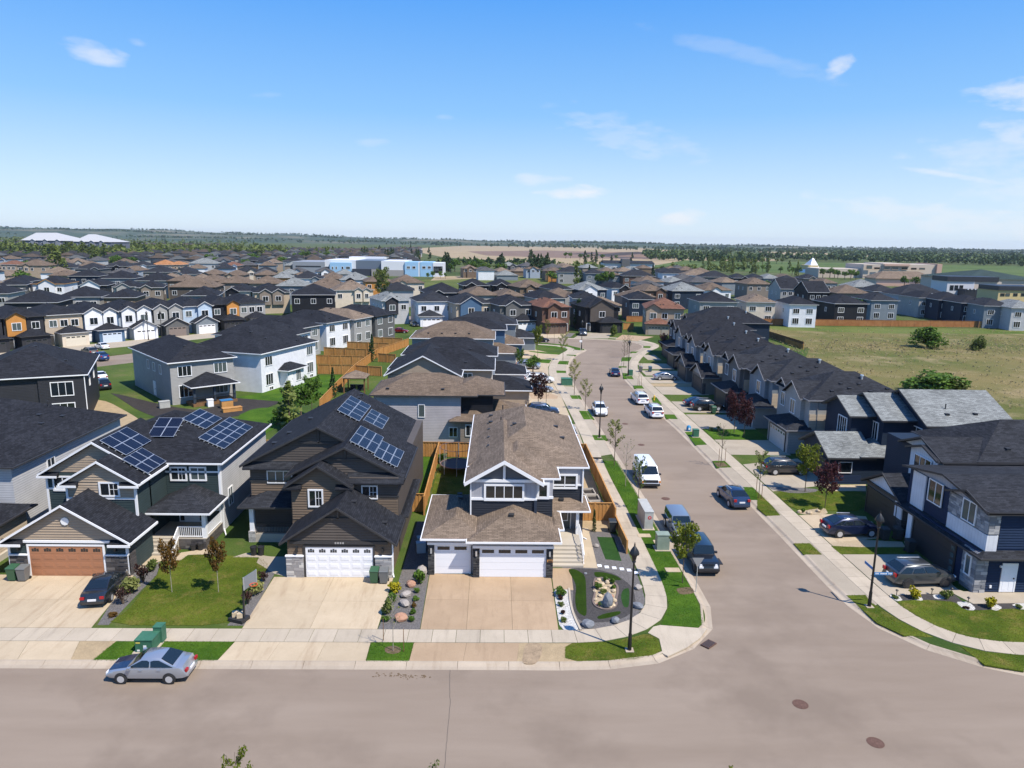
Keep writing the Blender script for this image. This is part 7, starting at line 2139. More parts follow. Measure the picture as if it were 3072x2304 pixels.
def far_meshes(v):
 if v in FARC:
  return FARC[v]
 W, D, z, gab = [(10, 12, 6.0, -2.2), (12, 12, 6.0, 2.4), (11, 13, 3.2, -2.6), (13.5, 12, 3.2, 2.8), (9.5, 13, 6.2, 0.)][v]
 hw, hd = W / 2, D / 2
 wall = MB().box(-hw, hw, -hd, hd, 0, z)
 o = .5
 rf = MB()
 X, Y = hw + o, hd + o
 p = .45
 h_ = min(X, Y) * p
 if X >= Y:
  a, b = (-X + Y, 0), (X - Y, 0)
  fs = [(0, 1, 5, 4), (1, 2, 5), (2, 3, 4, 5), (3, 0, 4), (3, 2, 1, 0)]
 else:
  a, b = (0, -Y + X), (0, Y - X)
  fs = [(0, 1, 4), (1, 2, 5, 4), (2, 3, 5), (3, 0, 4, 5), (3, 2, 1, 0)]
 rf.add([(-X, -Y, z), (X, -Y, z), (X, Y, z), (-X, Y, z), (*a, z + h_), (*b, z + h_)], fs)
 gw = MB()
 g0, g1 = gab - 2.2, gab + 2.2
 gw.box(g0, g1, -hd - .8, -hd + .1, 0, z)
 gw.add([(g0, -hd - .8, z), (g1, -hd - .8, z), (gab, -hd - .8, z + 1.45)], [(0, 1, 2)])
 gr = MB()
 for s in (-1, 1):
  q = [(gab, -hd - 1.2, z + 1.65), (gab + s * 2.7, -hd - 1.2, z - .2), (gab + s * 2.7, 0, z - .2), (gab, 0, z + 1.65)]
  gr.add(q + [(x_, y_, z_ - .16) for x_, y_, z_ in q], [(0, 1, 2, 3), (7, 6, 5, 4), (0, 4, 5, 1), (1, 5, 6, 2)])
 FARC[v] = (wall.mesh('wall'), rf.mesh('roof'), gw.mesh('gable'), gr.mesh('gable_roof'), W, D, z, gab)
 return FARC[v]

def far_house(label, x, y, rot, v, roof, wallm, group):
 a, b, c, d, W, D, z, gab = far_meshes(v)
 root = tag(empty('suburban_house', (x, y, .12), R_(rot)), label, 'house', group)
 place(a, 'wall', wallm, root)
 place(b, 'roof', roof, root)
 place(c, 'gable', wallm, root)
 place(d, 'gable_roof', roof, root)
 wa, wp = window_meshes(1.5, 1.3, 2, False, .12)
 for u in (-W / 2 + 1.6, W / 2 - 1.6):
  if abs(u - gab) > 2.8:
   o = place(wa, 'window', M_WHITE, root, (u, -D / 2 - .03, z - 1.4))
   place(wp, 'pane', M_GLASS, o)
 o = place(wa, 'window', M_WHITE, root, (gab, -D / 2 - .84, z - 1.3))
 place(wp, 'pane', M_GLASS, o)
 return root

rg = random.Random(21)
cand = []
row = 0
v_ = -2400.
while v_ < 2600:
 u_ = -2600.
 while u_ < 2600:
  a = R_(11)
  x = u_ * math.cos(a) - v_ * math.sin(a) + rg.uniform(-1.2, 1.2)
  y = u_ * math.sin(a) + v_ * math.cos(a) + rg.uniform(-1.5, 1.5)
  u_ += rg.choice((12.5, 12.5, 13.5, 15, 30))
  if y < 240 or y > 2100 or abs(x - .02 * y) > .76 * y + 8:
   continue
  if -135 < x < -22 and 415 < y < 560:
   continue                                    # the school
  if -75 < x < 62 and 290 < y < 440:
   continue                                    # its field
  if x > 62 and y < 300:
   continue
  if x > .26 * y + 20 or (y > 560 and x > -.10 * y - 10):
   continue
  if y > 900 and math.sin(x * .006 + 1.) * math.cos(y * .004) < -.35:
   continue
  if any((x - q[0]) ** 2 + (y - q[1]) ** 2 < (q[2] + 6.5) ** 2 for q in OCC):
   continue
  cand.append((y, x, rg.uniform(-6, 6) + 11 + (180 if row % 2 else 0)))
 v_ += 27 if row % 2 else 33
 row += 1
cand.sort()
SH_FAR = shingle('shingle_mid_grey', (.085, .083, .085))
FR = [SH_FAR] * 5 + [SH_BROWN] * 4 + [SH_TAUPE] * 3 + [SH_GREY] * 2 + [SH_CHAR] * 2
FW = ['tan', 'beige', 'grey', 'white', 'cream', 'slate', 'taupe', 'lightgrey', 'brown', 'darkgrey', 'bluegrey']
NM = {SH_FAR: 'mid grey', SH_CHAR: 'charcoal', SH_BROWN: 'brown', SH_TAUPE: 'taupe', SH_GREY: 'pale grey', SH_BLACK: 'black'}
for (y, x, rot) in cand[:150]:
 rf, wc = rg.choice(FR), rg.choice(FW)
 side = 'far left of the school' if x < -180 else ('behind the school' if x < 0 else 'beyond the school field')
 far_house('distant %s house, %s roof, %s' % (WN[wc], NM[rf], side), x, y, rot, rg.randrange(5), rf, SD[wc], 'small distant houses')
# farther roofs: nobody could count them
mats = [SH_FAR, SH_TAUPE, SH_GREY, SD['tan'], SD['lightgrey'], SD['white'], SD['slate']]
V, Q, MI = [], [], []
for (y, x, rot) in cand[150:1500]:
 W, D, z = rg.uniform(9, 13), rg.uniform(10, 14), rg.choice((3.4, 6., 6.))
 a = R_(rot)
 ca, sa = math.cos(a), math.sin(a)
 hw, hd = W / 2, D / 2
 b0 = len(V)
 loc = [(-hw, -hd, 0), (hw, -hd, 0), (hw, hd, 0), (-hw, hd, 0), (-hw, -hd, z), (hw, -hd, z), (hw, hd, z), (-hw, hd, z)]
 e = .5
 m_ = min(hw, hd) * .85
 rr = [(-hw - e, -hd - e, z), (hw + e, -hd - e, z), (hw + e, hd + e, z), (-hw - e, hd + e, z), (-hw + m_, -hd + m_, z + 2.4), (hw - m_, -hd + m_, z + 2.4), (hw - m_, hd - m_, z + 2.4), (-hw + m_, hd - m_, z + 2.4)]
 V += [(x + px * ca - py * sa, y + px * sa + py * ca, pz + .1) for px, py, pz in loc + rr]
 Q += [[b0 + i for i in f] for f in ((0, 1, 5, 4), (1, 2, 6, 5), (2, 3, 7, 6), (3, 0, 4, 7), (8, 9, 13, 12), (9, 10, 14, 13), (10, 11, 15, 14), (11, 8, 12, 15), (12, 13, 14, 15))]
 wi, ri = rg.choice((3, 4, 5, 6)), rg.choice((0, 0, 0, 1, 1, 2))
 MI += [wi] * 4 + [ri] * 5
me = fast_mesh('distant_houses', np.array(V), np.array(Q))
me.polygons.foreach_set('material_index', MI)
for m_ in mats:
 me.materials.append(m_)
tag(place(me, 'distant_houses'), 'hazy roofs of the far subdivision below the horizon', 'houses', kind='stuff')

# ------------------------------------------------------------------ woods (uncountable)
def woods(name, label, spots, leafm, size=1.6, per=26, seed=3):
 r = np.random.default_rng(seed)
 vs_, qs_ = [], []
 k = 0
 for (x, y, hh) in spots:
  zb = 0.
  if isinstance(hh, tuple):
   hh, zb = hh
  w = hh * r.uniform(.32, .5)
  n = 5
  cs = np.c_[r.uniform(-w, w, n) * .6 + x, r.uniform(-w, w, n) * .6 + y, r.uniform(.35, .85, n) * hh + zb]
  rs = np.tile([[w * .6, w * .6, hh * .24]], (n, 1))
  v, q = leaf_quads(r, cs, rs, per, size * hh / 11, .3)
  vs_.append(v)
  qs_.append(q + k)
  k += len(v)
 o = place(fast_mesh(name, np.vstack(vs_), np.vstack(qs_)), name, leafm)
 return tag(o, label, 'trees', kind='stuff')

def px_spots(boxes, seed):
 r = random.Random(seed)
 out = []
 for (x0, x1, y0l, y0r, y1l, y1r, n, h0, h1) in boxes:
  for _ in range(n):
   t = r.random()
   x = x0 + (x1 - x0) * t
   a, b = y0l + (y0r - y0l) * t, y1l + (y1r - y1l) * t
   p = gz('W', x, a + (b - a) * r.random(), .12)
   out.append((p[0], p[1], r.uniform(h0, h1)))
 return out

woods('woodland', 'dark green woodland belt beyond the right hand fields', px_spots([(1390, 1560, 546, 550, 560, 565, 90, 9, 13), (1400, 1640, 552, 558, 566, 570, 170, 9, 13), (1560, 1900, 541, 547, 547, 553, 170, 10, 14), (1640, 2212, 556, 570, 561, 577, 330, 8, 12), (1800, 2212, 549, 556, 556, 568, 330, 10, 14), (1880, 2212, 541, 548, 546, 553, 200, 10, 14)], 5), F_FARWOOD, 1.9, 26, 5)
woods('treeline', 'distant treeline along the horizon', px_spots([(930, 1400, 528, 538, 531, 541, 120, 9, 14), (1300, 1900, 535, 542, 540, 547, 240, 10, 15), (1900, 2212, 541, 547, 546, 551, 160, 10, 15), (250, 1000, 514, 527, 519, 531, 260, 10, 16), (950, 1200, 570, 572, 573, 577, 60, 5, 8)], 6), F_FARWOOD, 2.2, 22, 6)
woods('far_grove', 'bushy green groves among the farthest left houses', px_spots([(0, 240, 512, 520, 534, 540, 260, 9, 15), (230, 560, 520, 524, 536, 540, 190, 7, 12), (0, 330, 540, 544, 558, 560, 330, 8, 14), (330, 620, 541, 543, 552, 554, 220, 8, 13), (560, 760, 545, 545, 556, 558, 60, 6, 9), (350, 900, 536, 540, 552, 556, 170, 5, 9), (880, 1250, 574, 574, 586, 584, 60, 4, 7), (1240, 1640, 575, 582, 590, 592, 90, 4, 7)], 7), F_OLIVE, 1.7, 24, 7)
# hills
M_HILL = mottled('hill_forest', (.028, .050, .026), (.055, .080, .040), .004, .05, .95, .25, bm=0, c3=(.16, .145, .09), sc3=.0016)
xs = np.linspace(-7500, 7500, 220)
ys = np.array([3300, 3700, 4200, 4700, 5300, 6200])
prof = np.array([0, .35, .8, 1., .9, .4])
hx = np.interp((xs / 4700. - .021), [-.75, -.71, -.385, -.2, -.02, .2, .75], [70, 66, 45, 36, 26, 20, 18.])
rr = np.random.default_rng(4)
bump_ = sum(np.sin(xs * f_ + rr.uniform(0, 6)) * a_ for f_, a_ in ((.002, 4.), (.0061, 2.4), (.017, 1.3), (.041, .9)))
Vh = [(x, y + 120 * math.sin(x * .0011 + i), -1 + (hx[j] + bump_[j] * (.5 + hx[j] / 60)) * prof[i]) for i, y in enumerate(ys) for j, x in enumerate(xs)]
n_ = len(xs)
Qh = [(i * n_ + j, i * n_ + j + 1, (i + 1) * n_ + j + 1, (i + 1) * n_ + j) for i in range(len(ys) - 1) for j in range(n_ - 1)]
o = place(fast_mesh('hills', np.array(Vh), np.array(Qh)), 'hills', M_HILL)
tag(o, kind='structure')
sp_ = []
for _ in range(210):
 j = rr.integers(6, n_ - 7)
 i = rr.choice([1, 2, 3], p=[.3, .3, .4])
 for k in range(26):
  q = min(max(j + rr.normal() * 1.1, 0), n_ - 1.01)
  t = q - int(q)
  v = np.array(Vh[i * n_ + int(q)]) * (1 - t) + np.array(Vh[i * n_ + int(q) + 1]) * t
  if abs(v[0]) < .8 * v[1]:
   sp_.append((v[0], v[1] + rr.uniform(-40, 40), (rr.uniform(7, 13), v[2] - 3.)))
woods('hill_woodland', 'hazy woodland along the low hills on the horizon', sp_, F_FARWOOD, 3.4, 6, 8)

# ------------------------------------------------------------------ school
h = House('school', 'long school with pale blue panels and white and grey blocks beyond the rows', (-80, 500, .12), cat='school')
SY = 488.
M_SB = plain('school_blue', (.30, .50, .70), .5)
M_SW = plain('school_white', (.66, .67, .70), .5)
M_SG = plain('school_grey', (.25, .265, .29), .6)
M_SD = plain('school_slate', (.12, .15, .19), .5)
M_ST = plain('school_taupe', (.30, .28, .27), .7)

def sblock(x0, x1, ytop, m, dy=0., D=40., name='wall', z0=0.1, k='J'):
 a, b = gy(k, x0, ytop, SY + dy), gy(k, x1, ytop, SY + dy)
 h.wall(a[0], b[0], SY + dy, SY + dy + D, z0, (a[2] + b[2]) / 2, m, name)
 return a[0], b[0], (a[2] + b[2]) / 2

sblock(490, 757, 402, M_SG, 1.)
a, b, z = sblock(757, 1012, 388, M_SW, 2.)
sblock(800, 977, 408, M_SB, 0., 6., 'blue_panel')
sblock(1008, 1228, 392, M_SD, 3.)
sblock(1226, 1424, 397, M_SW, .5)
sblock(1230, 1420, 470, M_ST, .2, 4., 'lower_wall')
sblock(985, 1225, 462, plain('school_dark', (.03, .035, .05), .6), -1., 6., 'lower_wall')
sblock(1145, 1185, 465, M_ST, -2., 5., 'stair_block')
sblock(1422, 1534, 404, M_SB, -.5, 20., 'blue_panel')
sblock(1534, 1552, 404, M_SW, -.2, 20.)
sblock(1550, 1656, 405, M_SB, -.5, 20., 'blue_panel')
sblock(1655, 1742, 411, M_SW, -.8, 20.)
sblock(960, 1250, 362, M_SW, 42., 12., 'roof_block')
sblock(520, 745, 398, M_SW, 12., 20., 'roof_parapet')
for x0, x1 in ((1437, 1468), (1483, 1513), (1565, 1597), (1612, 1640)):
 h.pxwin('f', SY - .55, 'J', x0, 437, x1, 462, n=2, trim=.25, fm=M_SW)
for x0, x1 in ((815, 832), (846, 862), (896, 915), (932, 970)):
 h.pxwin('f', SY - .05, 'J', x0, 440, x1, 466, n=1, trim=.2, fm=M_SW)
for i in range(5):
 for j in range(3):
  h.pxwin('f', SY - .85, 'J', 1660 + i * 15.2, 440 + j * 18.5, 1675 + i * 15.2, 458 + j * 18.5, n=1, trim=.12, fm=M_CHAR, name='curtain_pane')
h.pxwin('f', SY + .95, 'J', 515, 432, 728, 447, n=1, trim=.1, fm=M_SG)
h.pxwin('f', SY + 1.9, 'J', 757, 440, 797, 480, n=3, trim=.1, fm=M_SW)

# ------------------------------------------------------------------ halls with white roofs at the far left
def hall(label, x0, x1, ytop, yeave, xa, xb):
 Y = 900.
 hh = House('white_roofed_hall', label, (0, Y, .1), cat='hall', group='halls with white metal roofs')
 L0, L1 = gy('Q1', x0, yeave, Y), gy('Q1', x1, yeave, Y)
 T0, T1 = gy('Q1', xa, ytop, Y + 20), gy('Q1', xb, ytop, Y + 20)
 ze = (L0[2] + L1[2]) / 2
 hh.wall(L0[0] + 1, L1[0] - 1, Y, Y + 45, .1, ze, plain('hall_grey', (.12, .13, .16), .7))
 hh.mb().add([(L0[0], Y - 1, ze), (L1[0], Y - 1, ze), (L1[0], Y + 46, ze), (L0[0], Y + 46, ze), (T0[0], Y + 20, T0[2]), (T1[0], Y + 20, T1[2]), (T1[0], Y + 26, T1[2]), (T0[0], Y + 26, T0[2])],
 [(0, 1, 5, 4), (1, 2, 6, 5), (2, 3, 7, 6), (3, 0, 4, 7), (4, 5, 6, 7), (3, 2, 1, 0)]).build('roof', plain('hall_roof', (.40, .40, .40), .7), hh.root)
 n = int((L1[0] - L0[0]) / 7)
 for i in range(n):
  hh.window('f', Y - .1, L0[0] + 4 + i * 7, ze - 4, 2.6, 2.2, 2, trim=.3, fm=M_SW)
 for t in (.25, .5, .75):
  x = L0[0] + (L1[0] - L0[0]) * t
  hh.wall(x - 2.6, x + 2.6, Y - 2, Y + 1, .1, ze, plain('hall_bay', (.22, .23, .26), .7), 'bay')
  hh.gable(x - 2.6, x + 2.6, Y - 2, Y + 8, ze, .6, plain('hall_roof', (.40, .40, .40), .7), M_SW, plain('hall_bay', (.22, .23, .26), .7), 'y', .6, .6, 'f')
 return hh

hall('left hall with a broad white metal roof on the far left skyline', 270, 900, 162, 262, 460, 690)
hall('right smaller hall with a white metal roof on the far left skyline', 930, 1425, 182, 278, 1130, 1190)

# ------------------------------------------------------------------ shops on the right
M_CRM = plain('stucco_cream', (.50, .42, .345), .8)
M_PNK = plain('stucco_pink', (.46, .30, .235), .8)
h = House('cream_store', 'large cream commercial building with dark windows and pink trim right of centre', (150, 560, .12), cat='store')
Y = 560.
def blk(hh, k, x0, x1, yt, m, Y, D=20, z0=.1, name='wall'):
 a, b = gy(k, x0, yt, Y), gy(k, x1, yt, Y)
 hh.wall(a[0], b[0], Y, Y + D, z0, (a[2] + b[2]) / 2, m, name)
 return a, b
blk(h, 'L', 1032, 1172, 376, M_CRM, Y, 30)
blk(h, 'L', 1172, 1370, 370, M_CRM, Y - 1, 30)
blk(h, 'L', 1366, 1590, 378, M_CRM, Y, 30)
blk(h, 'L', 1575, 1612, 374, M_PNK, Y - 2, 30, name='pylon')
blk(h, 'L', 700, 1036, 408, M_CRM, Y + 4, 25)
a, b = gy('L', 1180, 374, Y - 1.5), gy('L', 1368, 390, Y - 1.5)
h.wall(a[0], b[0], Y - 2.5, Y - 1, b[2], a[2], M_PNK, 'canopy')
for x0, x1, yt, yb in ((1050, 1092, 382, 412), (1107, 1150, 396, 414), (1180, 1224, 396, 416), (1240, 1285, 396, 416), (1310, 1354, 396, 416), (1378, 1420, 400, 418), (1438, 1482, 400, 418)):
 h.pxwin('f', Y - 1.6, 'L', x0, yt, x1, yb, n=1, trim=.2, fm=M_PNK)
h = House('brown_roof_mall', 'low strip mall with a long brown hip roof before the cream building', (150, 460, .12), cat='shop')
a, b = gy('L', 1125, 478, 455.), gy('L', 1560, 492, 455.)
h.wall(a[0], b[0], 455, 470, .1, a[2], M_CRM)
h.hip(a[0], b[0], 455, 470, a[2], .5, SH_TAUPE, M_PNK, 1.2)
h.wall(a[0], b[0], 453.5, 455, .1, 1.6, M_PNK, 'base_wall')
h = House('green_roof_lodge', 'white and black building with a dark green hip roof at the right edge', (230, 380, .12), cat='building')
Y = 365.
a, b = gy('L', 1650, 500, Y), gy('L', 1850, 500, Y)
h.wall(a[0], b[0], Y, Y + 14, .1, a[2], plain('lodge_white', (.55, .55, .57), .7))
c, d = gy('L', 1840, 505, Y), gy('L', 2068, 515, Y)
h.wall(c[0], d[0], Y + 2, Y + 16, .1, c[2], M_CRM)
e = gy('L', 1655, 465, Y)
h.wall(a[0] - .4, b[0], Y - .5, Y + 13, a[2], e[2], plain('lodge_black', (.02, .022, .03), .5), 'parapet')
e2 = gy('L', 1850, 470, Y)
h.wall(c[0] + .5, d[0] - 2, Y + 1.5, Y + 15, c[2], e2[2], plain('lodge_black', (.02, .022, .03), .5), 'parapet')
g0, g1 = gy('L', 1780, 560, Y - 6), gy('L', 2025, 590, Y - 6)
h.wall(g0[0], g1[0], Y - 6, Y, .1, g0[2], plain('lodge_black', (.02, .022, .03), .5), 'awning')
for i in range(4):
 p = gy('L', 1800 + i * 27, 555, Y - 6.1)
 h.box('sign_lamp', p[0] - .25, p[0] + .25, Y - 6.4, Y - 6.01, p[2] - .6, p[2] - .1, M_WHITE)
for x0 in (1668, 1702, 1738):
 h.pxwin('f', Y - .05, 'L', x0, 530, x0 + 22, 568, n=1, trim=.15, fm=M_CHAR)
t0, t1 = gy('L', 1740, 480, Y + 22), gy('L', 2300, 480, Y + 22)
pk = gy('L', 1880, 412, Y + 40)
h.mb().add([(t0[0], Y + 16, t0[2]), (t1[0], Y + 16, t0[2]), (t1[0], Y + 62, t0[2]), (t0[0], Y + 62, t0[2]), (pk[0], Y + 38, pk[2]), (t1[0] - 20, Y + 38, pk[2])], [(0, 1, 5, 4), (1, 2, 5), (2, 3, 4, 5), (3, 0, 4), (3, 2, 1, 0)]).build('roof', shingle('shingle_green', (.04, .062, .058)), h.root)
h.wall(t0[0] + 1, t1[0] - 1, Y + 17, Y + 60, .1, t0[2], M_CRM)
h = House('yellow_shop', 'yellow stucco shop with black parapet cut by the right edge', (260, 345, .12), cat='shop')
a, b = gy('Q6', 1920, 815, 330.), gy('Q6', 2400, 830, 330.)
h.wall(a[0], b[0], 330, 345, .1, a[2], plain('stucco_yellow', (.55, .42, .20), .8))
e = gy('Q6', 1940, 765, 330.)
h.wall(a[0] - .4, b[0], 329.5, 344, a[2], e[2], plain('lodge_black', (.02, .022, .03), .5), 'parapet')
for x0 in (1940, 2000, 2090, 2180):
 h.pxwin('f', 329.95, 'Q6', x0, 850, x0 + 45, 885, n=1, trim=.2, fm=M_CHAR)
h = House('tent_roof_hall', 'white A-frame roofed hall among the far shops', (130, 640, .12), cat='hall')
a, b, pk = gy('L', 628, 385, 650.), gy('L', 735, 378, 650.), gy('L', 670, 330, 660.)
h.mb().add([(a[0], 650, .1), (b[0], 650, .1), (b[0] - 3, 665, pk[2]), (pk[0], 665, pk[2]), (a[0], 680, .1), (b[0], 680, .1)], [(0, 1, 2, 3), (5, 4, 3, 2), (0, 3, 4), (1, 5, 2)]).build('roof', M_SW, h.root)
h.wall(a[0] + 2, b[0] - 2, 656, 674, .1, 7, plain('stucco_yellow', (.55, .42, .20), .8))
h = House('plaza', 'row of low shops with solar roofs beyond the green field', (60, 640, .12), cat='shop')
Y = 640.
a, b = gy('K', 1135, 412, Y), gy('K', 1560, 415, Y)
h.wall(a[0], b[0], Y, Y + 18, .1, a[2], plain('lodge_white', (.55, .55, .57), .7))
e = gy('K', 1140, 390, Y + 8)
h.mb().add([(a[0], Y - 1, a[2]), (b[0], Y - 1, a[2]), (b[0], Y + 12, e[2]), (a[0], Y + 12, e[2]), (a[0], Y + 19, a[2]), (b[0], Y + 19, a[2])], [(0, 1, 2, 3), (3, 2, 5, 4), (0, 3, 4), (1, 5, 2)]).build('roof', SH_CHAR, h.root)
p = gy('K', 1285, 378, Y)
h.wall(p[0], gy('K', 1352, 378, Y)[0], Y - 3, Y + 6, .1, p[2], SD['darkgrey'], 'entrance_block')
for i in range(12):
 h.window('f', Y - .05, a[0] + 6 + i * (b[0] - a[0] - 12) / 11, 2.2, 3., 2.2, 1, trim=.25)
# ------------------------------------------------------------------ haze
hz = MB().box(-9400, 9400, -390, 9300, -2., 96.).build('haze', None) if False else None
m_ = bpy.data.materials.new('haze')
m_.use_nodes = True
t_ = m_.node_tree
t_.nodes.clear()
pv_ = N(t_, 'ShaderNodeVolumePrincipled', inp={'Color': (.80, .88, 1., 1), 'Density': .00005, 'Anisotropy': .2})
ou_ = N(t_, 'ShaderNodeOutputMaterial')
t_.links.new(pv_.outputs[0], ou_.inputs['Volume'])
tag(MB().box(-9400, 9400, -390, 9300, -2., 96.).build('haze', m_), 'thin summer haze over the suburb', 'haze', kind='stuff')
# ================================================================== fences
def fence(label, pts, hgt=1.8, step=2.5, m=None, group=None, name='wooden_fence', steps_down=None):
 m = m or M_WOOD
 P = [np.array(p[:2], float) for p in pts]
 root = tag(empty(name, (*P[0], .12)), label, 'fence', group)
 for a, b in zip(P[:-1], P[1:]):
  L = np.linalg.norm(b - a)
  n = max(1, round(L / step))
  d = (b - a) / L
  for i in range(n + 1):
   q = a + d * L * i / n - P[0]
   if i < n or b is P[-1]:
    MB().box(-.06, .06, -.06, .06, 0, hgt + .03).build('post', M_WOOD_DK if i % 1 else m, root, (q[0], q[1], 0), math.atan2(d[1], d[0]))
   if i < n:
    l = L / n
    mb = MB()
    k = int(l / .16)
    vs_, fs_ = [], []
    for j in range(k):                       # boards alternate in depth, one continuous sheet
     y = .03 if j % 2 else -.0
     x0, x1 = .06 + (l - .12) * j / k, .06 + (l - .12) * (j + 1) / k
     vs_ += [(x0, y, .05), (x1, y, .05), (x1, y, hgt - .04), (x0, y, hgt - .04)]
     fs_.append((4 * j, 4 * j + 1, 4 * j + 2, 4 * j + 3))
     if j:
      fs_.append((4 * j - 3, 4 * j, 4 * j + 3, 4 * j - 2))
    mb.add(vs_, fs_)
    o = mb.build('fence_panel', m, root, (q[0], q[1], 0), math.atan2(d[1], d[0]))
    MB().box(.06, l - .06, -.05, .06, hgt - .05, hgt).build('cap_rail', m, o)
    MB().box(.06, l - .06, .035, .075, .35, .45).build('rail', m, o)
 return root

F_ = lambda k, pts, z=1.85: [gz(k, x, y, z) for x, y in pts]
fence('cedar fence between the brown house and the corner house', [(-6.45, 61.5), (-6.55, 79.2)])
fence('short cedar gate fence beside the brown house', [(-8.3, 62.2), (-6.5, 62.2)])
fence('cedar fence across the rear of the front row yards', [(-13.2, 79.3), (-6.6, 79.3), (-1.9, 79.1), (3.5, 79.0), (10.1, 79.1)])
fence('long cedar fence along the sidewalk of the corner house', [(10.2, 79.), (10.35, 66), (10.4, 59.)])
fence('low front end of the cedar fence beside the corner garden', [(10.42, 58.9), (10.5, 53.6)], 1.15, 1.8)
fence('cedar fence and gate closing the side yard of the corner house', [(7.25, 60.4), (10.35, 60.4)], 1.75, 1.6)
fence('cedar fence behind the green house', [(-33, 79.4), (-22, 79.4)])
fence('cedar fence between the green and brown house yards', [(-21.5, 71.5), (-21.6, 79.4)])
rear = F_('J', [(715, 1548), (870, 1388), (1010, 1255), (1200, 1122), (1330, 1082), (1452, 1040)])
fence('long golden plank fence running back between the rear yards', [rear[0], rear[1]])
fence('golden plank fence beyond the gazebo', [rear[1], rear[2], rear[3]])
fence('far end of the golden plank fence near the taupe roofed house', [rear[3], rear[4], rear[5]])
for lab, pts in (('nearest cross fence of golden planks below the white house', [(700, 1255), (1000, 1262)]), ('second cross fence of golden planks', [(690, 1178), (1085, 1188)]), ('third cross fence of golden planks', [(752, 1112), (1190, 1132)]),
 ('fourth cross fence of golden planks', [(945, 1066), (1290, 1078)]), ('farthest cross fence of golden planks', [(1165, 1028), (1400, 1038)]), ('plank fence behind the gazebo', [(1012, 1262), (1228, 1275)]), ('plank fence beside the large black shingle house', [(1200, 1162), (1345, 1172)])):
 fence(lab, F_('J', pts), group='cross fences of the rear yards')
fence('plank fence at the lilac house deck', F_('J', [(1000, 1520), (1130, 1530)], 1.7))
fence('long orange plank fence along the far edge of the dry field', F_('L', [(292, 783), (1000, 792), (1875, 801)]), 2.0, 2.6, mottled('cedar_orange', (.34, .135, .045), (.43, .20, .075), .6, 9., .75, .2, bm=0))
fence('lighter right end of the field fence', F_('L', [(1882, 803), (2260, 812)]), 2.0, 2.6)
fence('brown fence at the corner of the dry field', F_('L', [(305, 862), (588, 948)]), 1.8, 2.6, M_WOOD_DK)
fence('golden fence return at the dry field corner', F_('L', [(455, 908), (588, 950)]), 1.2, 2.6)
fence('orange fence between the cul-de-sac houses', F_('Q4', [(1618, 1232), (1842, 1232)]), 1.9, 2.4, mottled('cedar_orange', (.34, .135, .045), (.43, .20, .075), .6, 9., .75, .2, bm=0))
fence('orange fence beside the white wall at the cul-de-sac', F_('Q4', [(1578, 1322), (1705, 1322)]), 1.9, 2.4)

# ================================================================== vehicles
M_TYRE = plain('tyre', (.018, .018, .019), .85)
M_RIM = plain('wheel_rim', (.50, .50, .51), .35, .25)
M_RIMDK = plain('wheel_rim_dark', (.06, .06, .065), .35, .6)
M_CGLASS = plain('car_glass', (.010, .015, .018), .04, spec=.8)
M_HEAD = plain('headlight', (.75, .76, .78), .15)
M_TAIL = plain('taillight', (.35, .012, .015), .25)
M_PLATE = plain('number_plate', (.70, .70, .72), .5)
M_PLAST = plain('black_plastic', (.02, .02, .022), .6)
M_AMBER = plain('amber_lens', (.6, .2, .02), .3)

def paint(name, col, metal=.35):
 return plain('paint_' + name, col, .28, metal, 1.)

